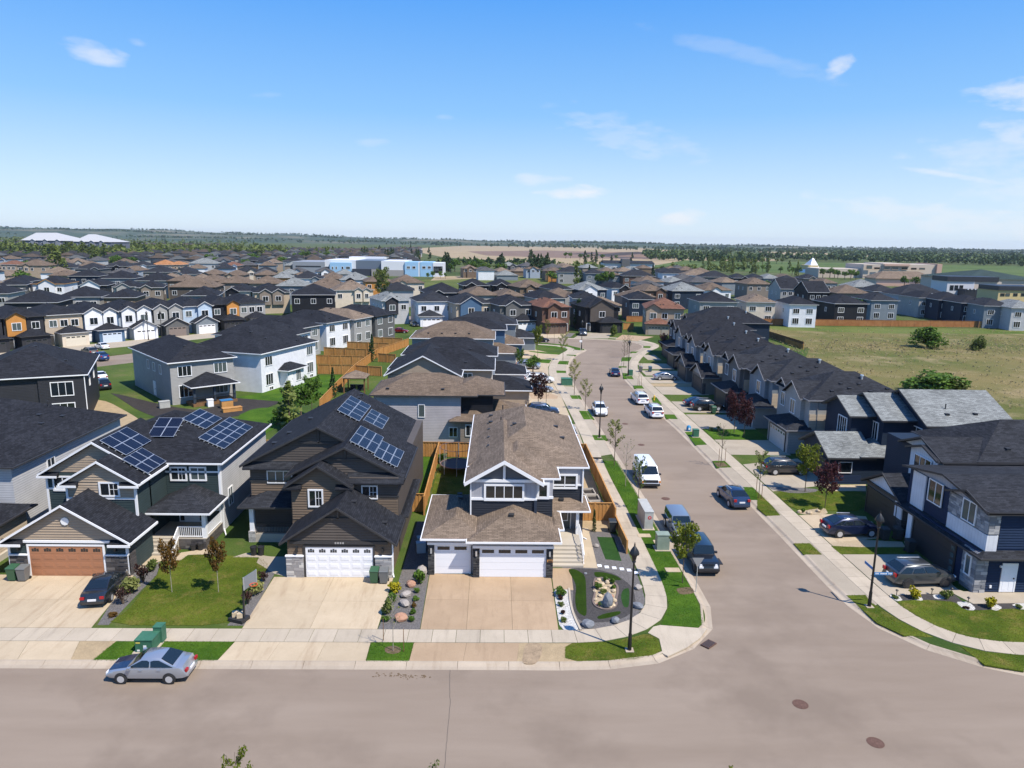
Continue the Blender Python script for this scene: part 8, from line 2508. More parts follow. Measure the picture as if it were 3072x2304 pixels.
SPEC = {  # length, width, body top curve, cabin (x,z) windscreen foot, roof front, roof rear, rear foot; wheel radius, axles
 'sedan': dict(L=4.5, W=1.74, top=[(2.25, .52), (2.15, .70), (1.6, .82), (1.0, .92), (.2, .95), (-1.2, .97), (-1.75, 1.0), (-2.1, .97), (-2.22, .86), (-2.25, .55)], cab=[(1.05, .92), (.25, 1.40), (-.75, 1.42), (-1.65, 1.0)], R=.31, ax=(1.35, -1.3)),
 'coupe': dict(L=4.5, W=1.78, top=[(2.25, .52), (2.15, .68), (1.6, .80), (.9, .90), (.2, .93), (-1.2, .96), (-1.8, .98), (-2.15, .93), (-2.25, .55)], cab=[(.95, .90), (.1, 1.34), (-.7, 1.34), (-1.85, .98)], R=.33, ax=(1.38, -1.32)),
 'suv': dict(L=4.75, W=1.88, top=[(2.37, .58), (2.3, .86), (1.9, 1.0), (1.15, 1.08), (.2, 1.10), (-1.5, 1.14), (-2.1, 1.16), (-2.3, 1.1), (-2.37, .62)], cab=[(1.2, 1.07), (.5, 1.62), (-1.55, 1.66), (-2.2, 1.14)], R=.37, ax=(1.45, -1.4)),
 'cross': dict(L=4.7, W=1.87, top=[(2.35, .56), (2.28, .84), (1.85, .98), (1.15, 1.05), (.2, 1.07), (-1.5, 1.14), (-2.05, 1.16), (-2.28, 1.08), (-2.35, .62)], cab=[(1.2, 1.04), (.4, 1.58), (-1.1, 1.62), (-2.1, 1.16)], R=.37, ax=(1.42, -1.4)),
 'van': dict(L=5.6, W=2.0, top=[(2.8, .55), (2.72, .95), (2.4, 1.12), (1.75, 1.2), (.5, 1.22), (-1.5, 1.22), (-2.7, 1.22), (-2.8, 1.1), (-2.8, .55)], cab=[(2.0, 1.15), (1.2, 1.98), (-2.6, 2.05), (-2.78, 1.2)], R=.37, ax=(1.75, -1.7)),
 'minivan': dict(L=5.1, W=1.98, top=[(2.55, .55), (2.45, .85), (2.0, .98), (1.5, 1.05), (.3, 1.08), (-1.6, 1.08), (-2.4, 1.08), (-2.52, 1.0), (-2.55, .55)], cab=[(1.75, 1.02), (.75, 1.66), (-1.9, 1.72), (-2.45, 1.08)], R=.34, ax=(1.6, -1.45)),
 'jeep': dict(L=4.4, W=1.78, top=[(2.1, .62), (2.1, 1.02), (1.9, 1.1), (.75, 1.16), (.4, 1.18), (-1.5, 1.18), (-2.1, 1.18), (-2.15, 1.1), (-2.15, .62)], cab=[(.78, 1.16), (.5, 1.78), (-2.0, 1.82), (-2.12, 1.18)], R=.42, ax=(1.4, -1.45)),
 'pickup': dict(L=5.7, W=1.98, top=[(2.85, .62), (2.8, 1.0), (2.4, 1.14), (1.5, 1.18), (.8, 1.2), (-1.0, 1.2), (-2.7, 1.2), (-2.83, 1.15), (-2.85, .65)], cab=[(1.5, 1.17), (.8, 1.78), (-.75, 1.8), (-1.1, 1.2)], R=.41, ax=(1.9, -1.75))}
CARC = {}

def car_meshes(kind):
 if kind in CARC:
  return CARC[kind]
 S_ = SPEC[kind]
 L, W, top, cab, R, ax = S_['L'], S_['W'], S_['top'], S_['cab'], S_['R'], S_['ax']
 boxy = kind in ('jeep', 'van', 'pickup')
 hw0 = W / 2
 xs_ = np.linspace(L / 2, -L / 2, 19)
 tx = [p[0] for p in top][::-1]
 tz = [p[1] for p in top][::-1]
 body = MB()
 rings = []
 for x in xs_:
  zt = np.interp(x, tx, tz)
  t = abs(x) / (L / 2)
  hw = hw0 * (1 - (.04 if boxy else .13) * max(0, (t - .55) / .45) ** 2)
  zb = .24 + (.10 if t > .9 else 0)
  for_ = [(hw * .80, zb), (hw * .97, zb + .10), (hw, zb + .42 * (zt - zb)), (hw * .985, zb + .72 * (zt - zb)), (hw * (.95 if not boxy else .98), zt - .05), (hw * (.84 if not boxy else .93), zt), (0., zt + (.025 if not boxy else .012))]
  ring = [(x, y, z) for y, z in for_] + [(x, -y, z) for y, z in for_[-2::-1]]
  rings.append(ring)
 n = len(rings[0])
 vs_ = [p for r in rings for p in r]
 fs_ = [(i * n + j, i * n + j + 1, (i + 1) * n + j + 1, (i + 1) * n + j) for i in range(len(rings) - 1) for j in range(n - 1)]
 fs_ += [(i * n + n - 1, i * n, (i + 1) * n, (i + 1) * n + n - 1) for i in range(len(rings) - 1)]
 fs_ += [tuple(range(n - 1, -1, -1)), tuple((len(rings) - 1) * n + j for j in range(n))]
 body.add(vs_, [f[::-1] for f in fs_])
 # cabin
 (x0, z0), (x1, z1), (x2, z2), (x3, z3) = cab
 hb, hr = hw0 * (.90 if not boxy else .94), hw0 * (.70 if not boxy else .86)
 cb = MB()
 st = [(x0, z0 - .02, hb, z0 - .01), (x1, z0 - .02, hr, z1), ((x1 + x2) / 2, z0 - .02, hr * 1.02, max(z1, z2) + .012), (x2, z3 - .02, hr, z2), (x3, z3 - .02, hb * .98, z3 - .01)]
 rr_ = []
 for i, (x, zb, h_, zr) in enumerate(st):
  if i in (0, 4):
   q = [(hb, zb - .03), (hb, zb), (hb * .96, zb + .01), (h_ * .8, zb + .015), (0, zb + .02)]
  else:
   q = [(hb, min(z0, z3) - .05), (hb, min(z0, z3)), (h_, zr - .07), (h_ * .86, zr), (0, zr + .02)]
  rr_.append([(x, y, z) for y, z in q] + [(x, -y, z) for y, z in q[-2::-1]])
 n = len(rr_[0])
 cb.add([p for r in rr_ for p in r], [(i * n + j, (i + 1) * n + j, (i + 1) * n + j + 1, i * n + j + 1) for i in range(4) for j in range(n - 1)])
 # glass: each pane its own piece, set just outside the cabin
 def pane(pts, off):
  mb = MB()
  p = [Vector(q) for q in pts]
  nn = (p[1] - p[0]).cross(p[3] - p[0]).normalized()
  o = Vector(off)
  if nn.dot(o) < 0:
   nn = -nn
  a = [tuple(v + nn * .018) for v in p]
  b = [tuple(v - nn * .012) for v in p]
  f = [(0, 1, 2, 3), (7, 6, 5, 4), (0, 4, 5, 1), (1, 5, 6, 2), (2, 6, 7, 3), (3, 7, 4, 0)]
  return mb.add(a + b, f).mesh('window')
 lp = lambda a, b, t: tuple(np.array(a) * (1 - t) + np.array(b) * t)
 fl, fr = (x0, hb * .95, z0), (x0, -hb * .95, z0)
 tl, tr = (x1, hr * .88, z1), (x1, -hr * .88, z1)
 panes = [pane([lp(fl, tl, .1), lp(fr, tr, .1), lp(fr, tr, .93), lp(fl, tl, .93)], (1, 0, .5))]
 bl, br = (x3, hb * .93, z3), (x3, -hb * .93, z3)
 ul, ur = (x2, hr * .88, z2), (x2, -hr * .88, z2)
 if kind not in ('van',):
  panes.append(pane([lp(bl, ul, .18), lp(br, ur, .18), lp(br, ur, .92), lp(bl, ul, .92)], (-1, 0, .5)))
 zl = min(z0, z3) + .02
 segs = {'sedan': [(0, .46), (.5, 1)], 'coupe': [(0, .55), (.6, 1.)], 'suv': [(0, .34), (.37, .68), (.71, 1)], 'cross': [(0, .38), (.41, .74), (.77, 1)], 'van': [(0, .2)], 'minivan': [(0, .3), (.33, .64), (.67, 1)], 'jeep': [(0, .33), (.37, .66), (.71, 1)], 'pickup': [(0, .48), (.53, 1)]}[kind]
 for s in (1, -1):
  for a, b in segs:
   def pt(t, up):
    xb = (x0 - .12) + ((x3 + .14) - (x0 - .12)) * t
    xt = (x1 - .02) + ((x2 + .04) - (x1 - .02)) * t
    return (xt, s * (hr + .01), min(z1, z2) - .10) if up else (xb, s * hb, zl + .03)
   panes.append(pane([pt(a, 0), pt(b, 0), pt(b, 1), pt(a, 1)], (0, s, .2)))
 wh, rim = MB(), MB()
 wh.lathe([(R * .6, -.11), (R * .93, -.11), (R, -.07), (R, .07), (R * .93, .11), (R * .6, .11)], 18)
 rim.cyl((0, 0, -.1), (0, 0, .112), R * .66, R * .64, 16)
 arch = MB().cyl((0, -.02, 0), (0, .02, 0), R * 1.16, R * 1.16, 18)
 CARC[kind] = (body.mesh('body', 40), cb.mesh('cabin', 40), panes, wh.mesh('wheel', 40), rim.mesh('rim'), arch.mesh('wheel_arch'))
 return CARC[kind]

_cn = [0]

def car(kind, label, x, y, deg, pm, roof=None, hood=None, rims=None, group=None, name=None, z=.0, cat='car'):
 S_ = SPEC[kind]
 L, W, top, cab, R, ax = S_['L'], S_['W'], S_['top'], S_['cab'], S_['R'], S_['ax']
 bo, cb, panes, wh, rim, arch = car_meshes(kind)
 root = tag(empty(name or {'van': 'cargo_van', 'minivan': 'minivan', 'jeep': 'off_road_vehicle', 'pickup': 'pickup_truck', 'suv': 'parked_suv', 'cross': 'parked_suv'}.get(kind, 'parked_car'), (x, y, z), R_(deg)), label, cat, group)
 place(bo, 'body', pm, root)
 place(cb, 'cabin', roof or pm, root)
 for p in panes:
  place(p, 'window', M_CGLASS, root)
 for sx in ax:
  for s in (1, -1):
   place(arch, 'wheel_arch', M_PLAST, root, (sx, s * (W / 2 - .012), R + .02))
   o = place(wh, 'wheel', M_TYRE, root, (sx, s * (W / 2 - .08), R))
   o.rotation_euler = (-math.pi / 2 * s, 0, 0)
   place(rim, 'rim', rims or M_RIM, o)
 lo_ = kind in ('sedan', 'coupe')
 zf = .56 if lo_ else .72
 for s in (1, -1):
  MB().box(L / 2 - .22, L / 2 - .015, s * W * .31 - .16, s * W * .31 + .16, zf - .06, zf + .06).build('headlight', M_HEAD, root)
  MB().box(-L / 2 - .012, -L / 2 + .1, s * W * .35 - .13, s * W * .35 + .13, zf + .12, zf + (.28 if lo_ else .36)).build('taillight', M_TAIL, root)
  MB().box(cab[0][0] - .32, cab[0][0] - .14, s * (W / 2 + .09) - .09, s * (W / 2 + .09) + .09, cab[0][1] + .02, cab[0][1] + .16).build('mirror', M_PLAST if kind in ('jeep', 'van') else pm, root)
  for t in (.25, -.75):
   MB().box(t - .1, t + .1, s * (W / 2 + .005) - .015, s * (W / 2 + .005) + .015, cab[0][1] - .12, cab[0][1] - .08).build('door_handle', pm if kind != 'jeep' else M_PLAST, root)
 MB().box(-L / 2 - .03, -L / 2 + .03, -.26, .26, zf, zf + .13).build('number_plate', M_PLATE, root)
 MB().box(L / 2 - .10, L / 2 + .015, -W * .28, W * .28, .40, .56).build('grille', M_PLAST, root)
 MB().box(-L / 2 + .02, -L / 2 + .1, -W * .42, W * .42, .3, .42).build('rear_bumper', M_PLAST, root)
 if hood:
  zt0, zt1 = np.interp(L / 2 - .12, [p[0] for p in top][::-1], [p[1] for p in top][::-1]), cab[0][1]
  n = 7
  mb = MB()
  vs_, fs_ = [], []
  for i in range(n):
   xx = (L / 2 - .14) + (cab[0][0] + .02 - (L / 2 - .14)) * i / (n - 1)
   zz = np.interp(xx, [p[0] for p in top][::-1], [p[1] for p in top][::-1])
   ww = W / 2 * (.74 + .06 * i / n)
   vs_ += [(xx, -ww, zz + .018), (xx, 0, zz + .04), (xx, ww, zz + .018)]
  fs_ = [(3 * i + j, 3 * i + j + 1, 3 * i + j + 4, 3 * i + j + 3) for i in range(n - 1) for j in range(2)]
  mb.add(vs_, fs_).build('hood', hood, root)
 if kind in ('suv', 'minivan', 'cross'):
  for s in (1, -1):
   MB().bar((cab[1][0] - .2, s * W * .33, cab[1][1] + .07), (cab[2][0] + .1, s * W * .33, cab[2][1] + .07), .05).build('roof_rail', M_GALV if kind != 'minivan' else M_PLAST, root)
 if kind == 'jeep':
  for s in (1, -1):                                   # flat flares, round lamps, spare wheel
   MB().box(.95, 1.95, s * (W / 2 + .1) - .13, s * (W / 2 + .1) + .13, .86, .93).build('fender_flare', M_PLAST, root)
   MB().box(-1.95, -.95, s * (W / 2 + .1) - .13, s * (W / 2 + .1) + .13, .90, .97).build('fender_flare', M_PLAST, root)
   MB().cyl((2.08, s * .58, .86), (2.14, s * .58, .86), .11, .11, 12).build('round_lamp', M_HEAD, root)
  for i in range(7):
   MB().box(2.09, 2.13, -.36 + i * .12 - .022, -.36 + i * .12 + .022, .72, .98).build('grille_slot', M_PLAST, root)
  MB().box(2.1, 2.3, -.8, .8, .48, .66).build('front_bumper', M_PLAST, root)
  o = place(wh, 'spare_wheel', M_TYRE, root, (-2.24, 0, .95))
  o.rotation_euler = (0, -math.pi / 2, 0)
 if kind == 'van':
  MB().box(2.72, 2.84, -.9, .9, .32, .56).build('front_bumper', M_PLAST, root)
  MB().box(2.66, 2.81, -.7, .7, .66, .9).build('grille', M_PLAST, root)
  for s in (1, -1):
   MB().box(2.62, 2.8, s * .86 - .08, s * .86 + .08, .62, .82).build('amber_lamp', M_AMBER, root)
  MB().box(-.1, .5, -.02, .3, 2.03, 2.1).build('roof_hatch', M_WHITE, root)
 if kind == 'pickup':
  MB().box(-2.75, -1.15, -.82, .82, 1.19, 1.222).build('truck_bed', M_PLAST, root)
 return root

PW, PS, PN, PB, PG, PBK = paint('white', (.74, .75, .77), .0), paint('silver', (.38, .41, .46), .6), paint('navy', (.012, .02, .06), .4), paint('blue', (.03, .055, .12), .5), paint('grey', (.085, .092, .10), .6), paint('black', (.012, .013, .016), .3)
car('sedan', 'silver sedan with a dark blue hood parked on the front street', -19.35, 37.25, 180, PS, hood=paint('hood', (.012, .016, .05), .4))
car('sedan', 'black sedan parked on the wide driveway of the green house', -26.95, 46.6, 98, paint('charcoal', (.028, .032, .04), .5), z=.145)
car('van', 'white cargo van parked at the left kerb facing the junction', 15.75, 72.2, -90, PW, cat='van')
car('jeep', 'grey boxy off-road vehicle behind the black one at the kerb', 15.8, 58.2, -90, paint('jeepgrey', (.26, .28, .31), .4), roof=paint('jeeproof', (.20, .23, .28), .3), hood=paint('jeephood', (.10, .115, .15), .4))
car('jeep', 'black boxy off-road vehicle nearest the junction', 16.0, 52.1, -90, PBK, rims=M_RIMDK)
car('cross', 'dark blue SUV on the road with its rear to the junction', 22.95, 65.9, 93, PB)
car('cross', 'white crossover facing the junction behind the middle lamp post', 14.95, 102.0, -90, PW)
car('minivan', 'farther of two white minivans parked at the right kerb', 22.35, 109.9, 92, PW, group='white minivans at the right kerb', cat='van')
car('minivan', 'nearer of two white minivans parked at the right kerb', 22.75, 101.3, 91, PW, group='white minivans at the right kerb', cat='van')
car('sedan', 'dark car parked at the right kerb where the road bends', 22.1, 133., 86, PN)
car('cross', 'glossy navy SUV on the driveway behind the right lamp post', 30.55, 57.95, 4, PN, z=.145)
car('suv', 'grey SUV on the driveway of the navy corner house', 31.35, 48.95, 4, PG, z=.145, rims=M_RIMDK)
car('suv', 'dark grey SUV on the driveway of the light roofed house', 31.4, 74.6, 2, paint('bronze', (.05, .05, .055), .5), z=.145)
car('sedan', 'navy sedan beside the black SUV on a right hand driveway', 30.8, 106.9, 2, PN, z=.145)
car('suv', 'black SUV beside the navy sedan on a right hand driveway', 31.4, 104.4, 2, PBK, z=.145)
car('coupe', 'silver coupe on a driveway right of the bend', 30.7, 128.4, 2, PS, z=.145)
car('pickup', 'grey pickup truck parked before the black and white house', 22.7, 191.2, -92, PG, cat='truck', z=.12)
car('sedan', 'black sedan half hidden by white garages at the bend', 10.6, 177.6, 2, PBK)
car('minivan', 'white minivan on the left driveway beside a silver sedan', 7.4, 124.2, 5, PW, z=.14, cat='van')
car('suv', 'white SUV behind the white minivan on the left driveway', 5.2, 127.2, 8, PW, z=.14)
car('sedan', 'silver sedan nearest on the left driveways', 7.0, 116.4, 2, PS, z=.14)
car('suv', 'silver SUV between small trees on the left driveways', 6.0, 138.2, -6, PS, z=.14)
car('sedan', 'blue car beside the silver SUV on the left driveways', 6.3, 140.9, -6, PB, z=.14)
car('suv', 'dark blue SUV behind the corner house roof', 6.5, 100.4, 2, PB, z=.14)
car('cross', 'white and black crossover tucked behind the corner house', 9.0, 87.8, 94, PW, roof=PBK, z=.14)
for (kind, lab, k, x, y, dg, pm) in (('suv', 'champagne SUV on the curved street by the blue and white house', 'I', 725, 1180, 140, paint('champagne', (.20, .17, .13), .5)), ('sedan', 'white car behind the champagne SUV on the curved street', 'I', 830, 1130, 140, PW), ('cross', 'bright blue car beside the slate house', 'I', 815, 1220, 140, paint('bright_blue', (.02, .05, .16), .4)),
 ('sedan', 'white car behind the charcoal house', 'I', 810, 1385, 130, PW), ('suv', 'dark car in the shade of the slate house', 'I', 830, 1460, 130, PBK), ('sedan', 'red car at the end of the cross fences', 'J', 1380, 995, -5, paint('red', (.22, .008, .012), .3)),
 ('sedan', 'black car before the white garage in the centre', 'Q3', 1030, 1360, -70, PBK), ('suv', 'dark SUV beside the black car before the white garage', 'Q3', 1165, 1345, -70, PBK)):
 p = gz(k, x, y, .1)
 car(kind, lab, p[0], p[1] + .8, dg, pm, z=.125)

# ================================================================== street lamps and signs
M_LAMPB = plain('lamp_black', (.012, .012, .013), .4)
LM = {}

def lamp_post(label, x, y, sign=False):
 if not LM:
  p = MB().cyl((0, 0, .0), (0, 0, 1.1), .13, .11, 12).cyl((0, 0, 1.1), (0, 0, 5.75), .085, .055, 12)
  b = MB().box(-.25, .25, -.25, .25, 0, .05)
  c = MB().lathe([(.06, 5.7), (.13, 5.8), (.10, 5.86), (.20, 6.28)], 10).lathe([(.30, 6.28), (.30, 6.34), (.24, 6.5), (.10, 6.72), (.04, 6.8), (.05, 6.86), (.015, 7.02)], 10)
  g = MB().lathe([(.10, 5.9), (.17, 6.27), (.02, 6.275)], 10)
  LM.update(p=p.mesh('pole', 30), b=b.mesh('base_plate'), c=c.mesh('lantern', 30), g=g.mesh('globe', 30))
 r = tag(empty('street_lamp', (x, y, .13)), label, 'street lamp', 'black street lamps')
 place(LM['p'], 'pole', M_LAMPB, r)
 place(LM['b'], 'base_plate', M_KERB, r)
 place(LM['c'], 'lantern', M_LAMPB, r)
 place(LM['g'], 'globe', plain('lamp_glass', (.62, .60, .54), .3), r)
 if sign:
  s = MB().box(.08, 1.35, -.012, .012, 2.35, 2.55).build('street_sign', plain('sign_blue', (.05, .19, .42), .5), r)
  x0 = .16
  for wd_ in (.06, .05, .05, 0, .07, .06, .07, .06, .06, 0, .05, .06, .05):   # white lettering, too small to read in the photograph
   if wd_:
    MB().box(x0, x0 + wd_, -.018, -.0125, 2.41, 2.5).build('letter', M_WHITE, s)
   x0 += wd_ + .03 if wd_ else .09
  s = MB().box(-.012, .012, .08, 1.2, 2.65, 2.85).build('street_sign', plain('sign_blue', (.05, .19, .42), .5), r)
 return r

lamp_post('tall black street lamp on the grass of the near corner', 8.24, 39.74)
lamp_post('black street lamp with a blue street name sign at the right corner', 25.83, 45.28, True)
lamp_post('black street lamp on the left verge in front of the white crossover', 13.05, 88.2)
lamp_post('black street lamp on the right verge near the bend', 24.35, 131.5)
lamp_post('black street lamp at the tip of the bend before the pickup', 19.35, 164.2)
for lab, (x, y) in (('black street lamp before the dark grey house on the curved street', (1345, 1045)), ('black street lamp before the white gabled garage on the curved street', (1232, 1050))):
 p = gz('I', x, y)
 lamp_post(lab, p[0], p[1])
r = tag(empty('yield_sign', (14.35, 47.3, .13)), 'back of a grey triangular yield sign at the corner', 'sign')
MB().cyl((0, 0, 0), (0, 0, 2.5), .03, .03, 8).build('post', M_GALV, r)
MB().add([(-.42, -.035, 2.6), (.42, -.035, 2.6), (0, -.035, 1.87), (-.42, -.02, 2.6), (.42, -.02, 2.6), (0, -.02, 1.87)], [(0, 2, 1), (3, 4, 5), (0, 1, 4, 3), (1, 2, 5, 4), (2, 0, 3, 5)]).build('plate', plain('sign_back', (.36, .37, .38), .4, .5), r)
r = tag(empty('street_sign_post', (19.0, 163.0, .13)), 'thin sign post at the bend of the side street', 'sign')
MB().cyl((0, 0, 0), (0, 0, 2.4), .03, .03, 8).build('post', M_GALV, r)
MB().box(-.3, .3, -.03, -.01, 1.9, 2.4).build('plate', M_WHITE, r)

# ================================================================== utility boxes, bins, hydrant, manholes
M_UTG = mottled('utility_green', (.035, .12, .075), (.055, .16, .10), 2., 20., .5, .1, co='obj', bm=0)
M_UTL = mottled('utility_sage', (.20, .25, .20), (.26, .31, .25), 2., 20., .5, .1, co='obj', bm=0)
M_UTGR = mottled('utility_grey', (.36, .36, .34), (.44, .44, .41), 2., 20., .5, .1, co='obj', bm=0)

def ubox(name, label, x, y, w, d, hgt, m, pad=True, group=None, lid=.06):
 r = tag(empty(name, (x, y, .13)), label, 'utility box', group)
 MB().box(-w / 2, w / 2, -d / 2, d / 2, .06, hgt - lid).build('cabinet', m, r)
 MB().box(-w / 2 - .03, w / 2 + .03, -d / 2 - .03, d / 2 + .03, hgt - lid, hgt).build('lid', m, r)
 if pad:
  MB().box(-w / 2 - .15, w / 2 + .15, -d / 2 - .15, d / 2 + .15, 0, .06).build('pad', M_WALK, r)
 return r

r = ubox('transformer_box', 'large green transformer box behind the silver sedan', -20.8, 39.75, 1.0, 1.0, .85, M_UTG)
MB().box(.1, .62, .53, 1.1, .06, 1.05).build('rear_cabinet', M_UTG, r)
MB().box(.08, .64, .51, 1.12, 1.05, 1.1).build('rear_lid', M_UTG, r)
MB().box(-.02, .16, -.515, -.502, .25, .5).build('label_plate', M_WHITE, r)
MB().box(-.4, -.25, -.515, -.502, .12, .22).build('label_plate', M_WHITE, r)
MB().box(-.45, -.2, -.515, -.502, .62, .7).build('warning_label', plain('label_yellow', (.6, .5, .1), .6), r)
r = ubox('cable_cabinet', 'long grey cable cabinet with a red round logo on the side verge', 13.25, 60.1, .75, 3.2, 1.65, M_UTGR)
MB().cyl((.05, -1.6, 1.1), (.05, -1.612, 1.1), .16, .16, 14).build('red_logo', plain('logo_red', (.55, .02, .03), .5), r)
MB().cyl((.05, -1.612, 1.1), (.05, -1.62, 1.1), .075, .075, 10).build('logo_centre', M_UTGR, r)
for i in range(4):
 MB().box(-.385, -.376, -1.4 + i * .75, -.8 + i * .75, .25, 1.5).build('door_panel', M_UTGR, r)
ubox('green_cabinet', 'sage green utility cabinet beside the grey off-road vehicle', 13.55, 54.6, 1.0, .8, 1.35, M_UTL)
ubox('transformer_box', 'small green utility box on the right verge by the blue cap', 25.6, 89.2, .7, .7, 1.0, M_UTG)
ubox('transformer_box', 'teal utility box at the foot of the right bend lamp', 24.9, 131.9, .7, .7, 1.1, M_UTG)
r = ubox('transformer_box', 'wide green transformer on the left verge before the bend', 12.05, 122.4, 1.9, 1.4, 1.2, M_UTG)
for (x, y, lab) in ((13.5, 50.7, 'pale concrete vault cover in the corner verge'), (13.7, 55.9, 'pale concrete vault cover behind the sage cabinet'), (12.6, 57.2, 'pale concrete pad beside the cable cabinet')):
 tag(MB().box(-.55, .55, -.35, .35, 0, .05).build('vault_cover', M_DRIVE, None, (x, y, .125)), lab, 'cover', 'concrete vault covers')

def wheelie(label, x, y, m, rz=0., group=None):
 r = tag(empty('wheeled_bin', (x, y, .146), rz), label, 'bin', group)
 b = MB()
 v = [(-.25, -.27, .08), (.25, -.27, .08), (.25, .24, .08), (-.25, .24, .08), (-.31, -.36, .98), (.31, -.36, .98), (.31, .33, .98), (-.31, .33, .98)]
 b.add(v, [(0, 3, 2, 1), (4, 5, 6, 7), (0, 1, 5, 4), (1, 2, 6, 5), (2, 3, 7, 6), (3, 0, 4, 7)]).build('tub', m, r)
 MB().add([(-.33, -.39, .985), (.33, -.39, .985), (.33, .36, .985), (-.33, .36, .985), (-.3, -.34, 1.05), (.3, -.34, 1.05), (.3, .33, 1.1), (-.3, .33, 1.1)], [(0, 3, 2, 1), (4, 5, 6, 7), (0, 1, 5, 4), (1, 2, 6, 5), (2, 3, 7, 6), (3, 0, 4, 7)]).build('lid', m, r)
 for s in (-1, 1):
  MB().cyl((s * .24, .26, .11), (s * .31, .26, .11), .11, .11, 10).build('wheel', M_TYRE, r)
 MB().bar((-.25, .38, .95), (.25, .38, .95), .04).build('handle', m, r)
 return r

BG_, BGR, BDK, BBL = plain('bin_green', (.035, .10, .05), .5), plain('bin_grey', (.14, .145, .145), .5), plain('bin_dark', (.025, .03, .032), .5), plain('bin_blue', (.03, .08, .12), .5)
wheelie('green wheeled bin at the left of the brown garage door', -34.45, 48.5, BG_)
wheelie('grey wheeled bin at the left of the brown garage door', -33.7, 48.45, BGR)
wheelie('green wheeled bin in front of the white panelled garage', -8.7, 48.45, BG_)
wheelie('grey wheeled bin in front of the white panelled garage', -8.0, 48.4, BGR)
wheelie('dark wheeled bin against the fence beside the turf strip', 10.0, 58.0, BDK)
p = gz('M', 665, 940); wheelie('green wheeled bin beside the black SUV', p[0], p[1], BG_)
p = gz('M', 640, 920); wheelie('dark wheeled bin beside the black SUV', p[0], p[1], BDK)
p = gz('M', 60, 595); wheelie('brown grey bin on the shaded right driveway', p[0], p[1], BGR)
p = gz('M', 138, 595); wheelie('blue grey bin on the shaded right driveway', p[0], p[1], BBL)
for lab, (x, y) in (('left dark bin in the shade of the black gable house', (1050, 880)), ('right dark bin in the shade of the black gable house', (1160, 880)), ('dark bin at the end of the shaded lawn', (1260, 985))):
 p = gz('H', x, y); wheelie(lab, p[0], p[1], BDK)
p = gz('O', 2045, 885)
r = tag(empty('fire_hydrant', (p[0], p[1], .13)), 'yellow fire hydrant on the right verge beside the minivans', 'hydrant')
MB().lathe([(.16, 0), (.16, .06), (.11, .08), (.11, .55), (.15, .57), (.15, .62), (.10, .74), (.03, .8)], 12).build('barrel', plain('hydrant_yellow', (.62, .40, .03), .5), r)
for s in (-1, 1):
 MB().cyl((s * .09, 0, .45), (s * .2, 0, .45), .06, .06, 10).build('nozzle', plain('hydrant_yellow', (.62, .40, .03), .5), r)
r = tag(empty('blue_valve_cap', (25.5, 92.2, .13)), 'bright blue rounded cap on the right verge', 'valve cap')
MB().lathe([(.3, 0), (.32, .25), (.3, .5), (.2, .68), (.05, .75)], 12).build('cap', plain('cap_blue', (.03, .22, .42), .5), r)
MB().box(-.12, .12, -.34, -.3, .2, .45).build('tag_plate', M_WHITE, r)
M_IRON = mottled('rusty_iron', (.10, .055, .042), (.14, .08, .06), 6., 30., .8, .25, co='obj')
for lab, x, y in (('reddish manhole cover in the junction, left of two', 16.7, 34.75), ('reddish manhole cover near the bottom right corner', 19.25, 31.7), ('dull manhole cover in the side street beside the lamp', 17.9, 85.6), ('dull manhole cover in front of the white van', 16.6, 66.6), ('manhole cover in the far part of the side street', 17.7, 96)):
 r = tag(empty('manhole_cover', (x, y, .004)), lab, 'manhole cover', 'manhole covers')
 MB().cyl((0, 0, 0), (0, 0, .008), .42, .42, 20).build('rim', M_IRON, r)
 MB().cyl((0, 0, .008), (0, 0, .013), .36, .36, 20).build('lid', M_IRON, r)
r = tag(empty('storm_drain', (13.35, 40.6, .03), R_(42)), 'rusty storm drain grate in the corner kerb', 'drain')
MB().box(-.45, .45, -.3, .3, 0, .06).build('frame', M_IRON, r)
for i in range(6):
 MB().box(-.4 + i * .14, -.33 + i * .14, -.26, .26, .06, .075).build('grate_bar', M_CHAR, r)

# ================================================================== garden and yard things
r = tag(empty('basketball_hoop', (-16.35, 43.0, .15), R_(-20)), 'portable basketball hoop beside the white garage driveway', 'basketball hoop')
MB().box(-.75, .35, -.4, .4, 0, .22).build('base', M_PLAST, r)
MB().bar((.2, 0, .2), (.3, 0, 2.5), .1).bar((.3, 0, 2.5), (.72, .12, 2.85), .08).bar((.25, 0, 1.9), (.72, .12, 2.6), .05).build('pole', M_BLACK, r)
MB().box(.74, .78, -.5, .7, 2.5, 3.35).build('backboard', plain('clear_board', (.16, .18, .20), .15, spec=.4), r)
MB().box(.73, .79, -.53, -.5, 2.48, 3.37).box(.73, .79, .7, .73, 2.48, 3.37).build('board_frame', M_GALV, r)
rim_ = MB()
for i in range(16):
 a, b = i * math.pi / 8, (i + 1) * math.pi / 8
 rim_.bar((1.02 + .23 * math.cos(a), .1 + .23 * math.sin(a), 2.65), (1.02 + .23 * math.cos(b), .1 + .23 * math.sin(b), 2.65), .035)
tag(rim_.build('rim', plain('hoop_orange', (.62, .09, .02), .5), r), kind=None)
for dx, dy, lab in ((-.45, .1, 'left pale block weighing down the basketball hoop base'), (-.1, -.05, 'right pale block weighing down the basketball hoop base')):
 tag(MB().box(-.2, .2, -.18, .18, 0, .3).build('weight_block', RK['tan'], None, (-16.35 + dx, 43.1 + dy, .37), .3), lab, 'block')
r = tag(empty('trampoline', (-4.15, 74.3, .13)), 'round trampoline with a net behind the corner house', 'trampoline')
MB().cyl((0, 0, .8), (0, 0, .84), 1.75, 1.75, 24).build('mat', M_PLAST, r)
ring = MB()
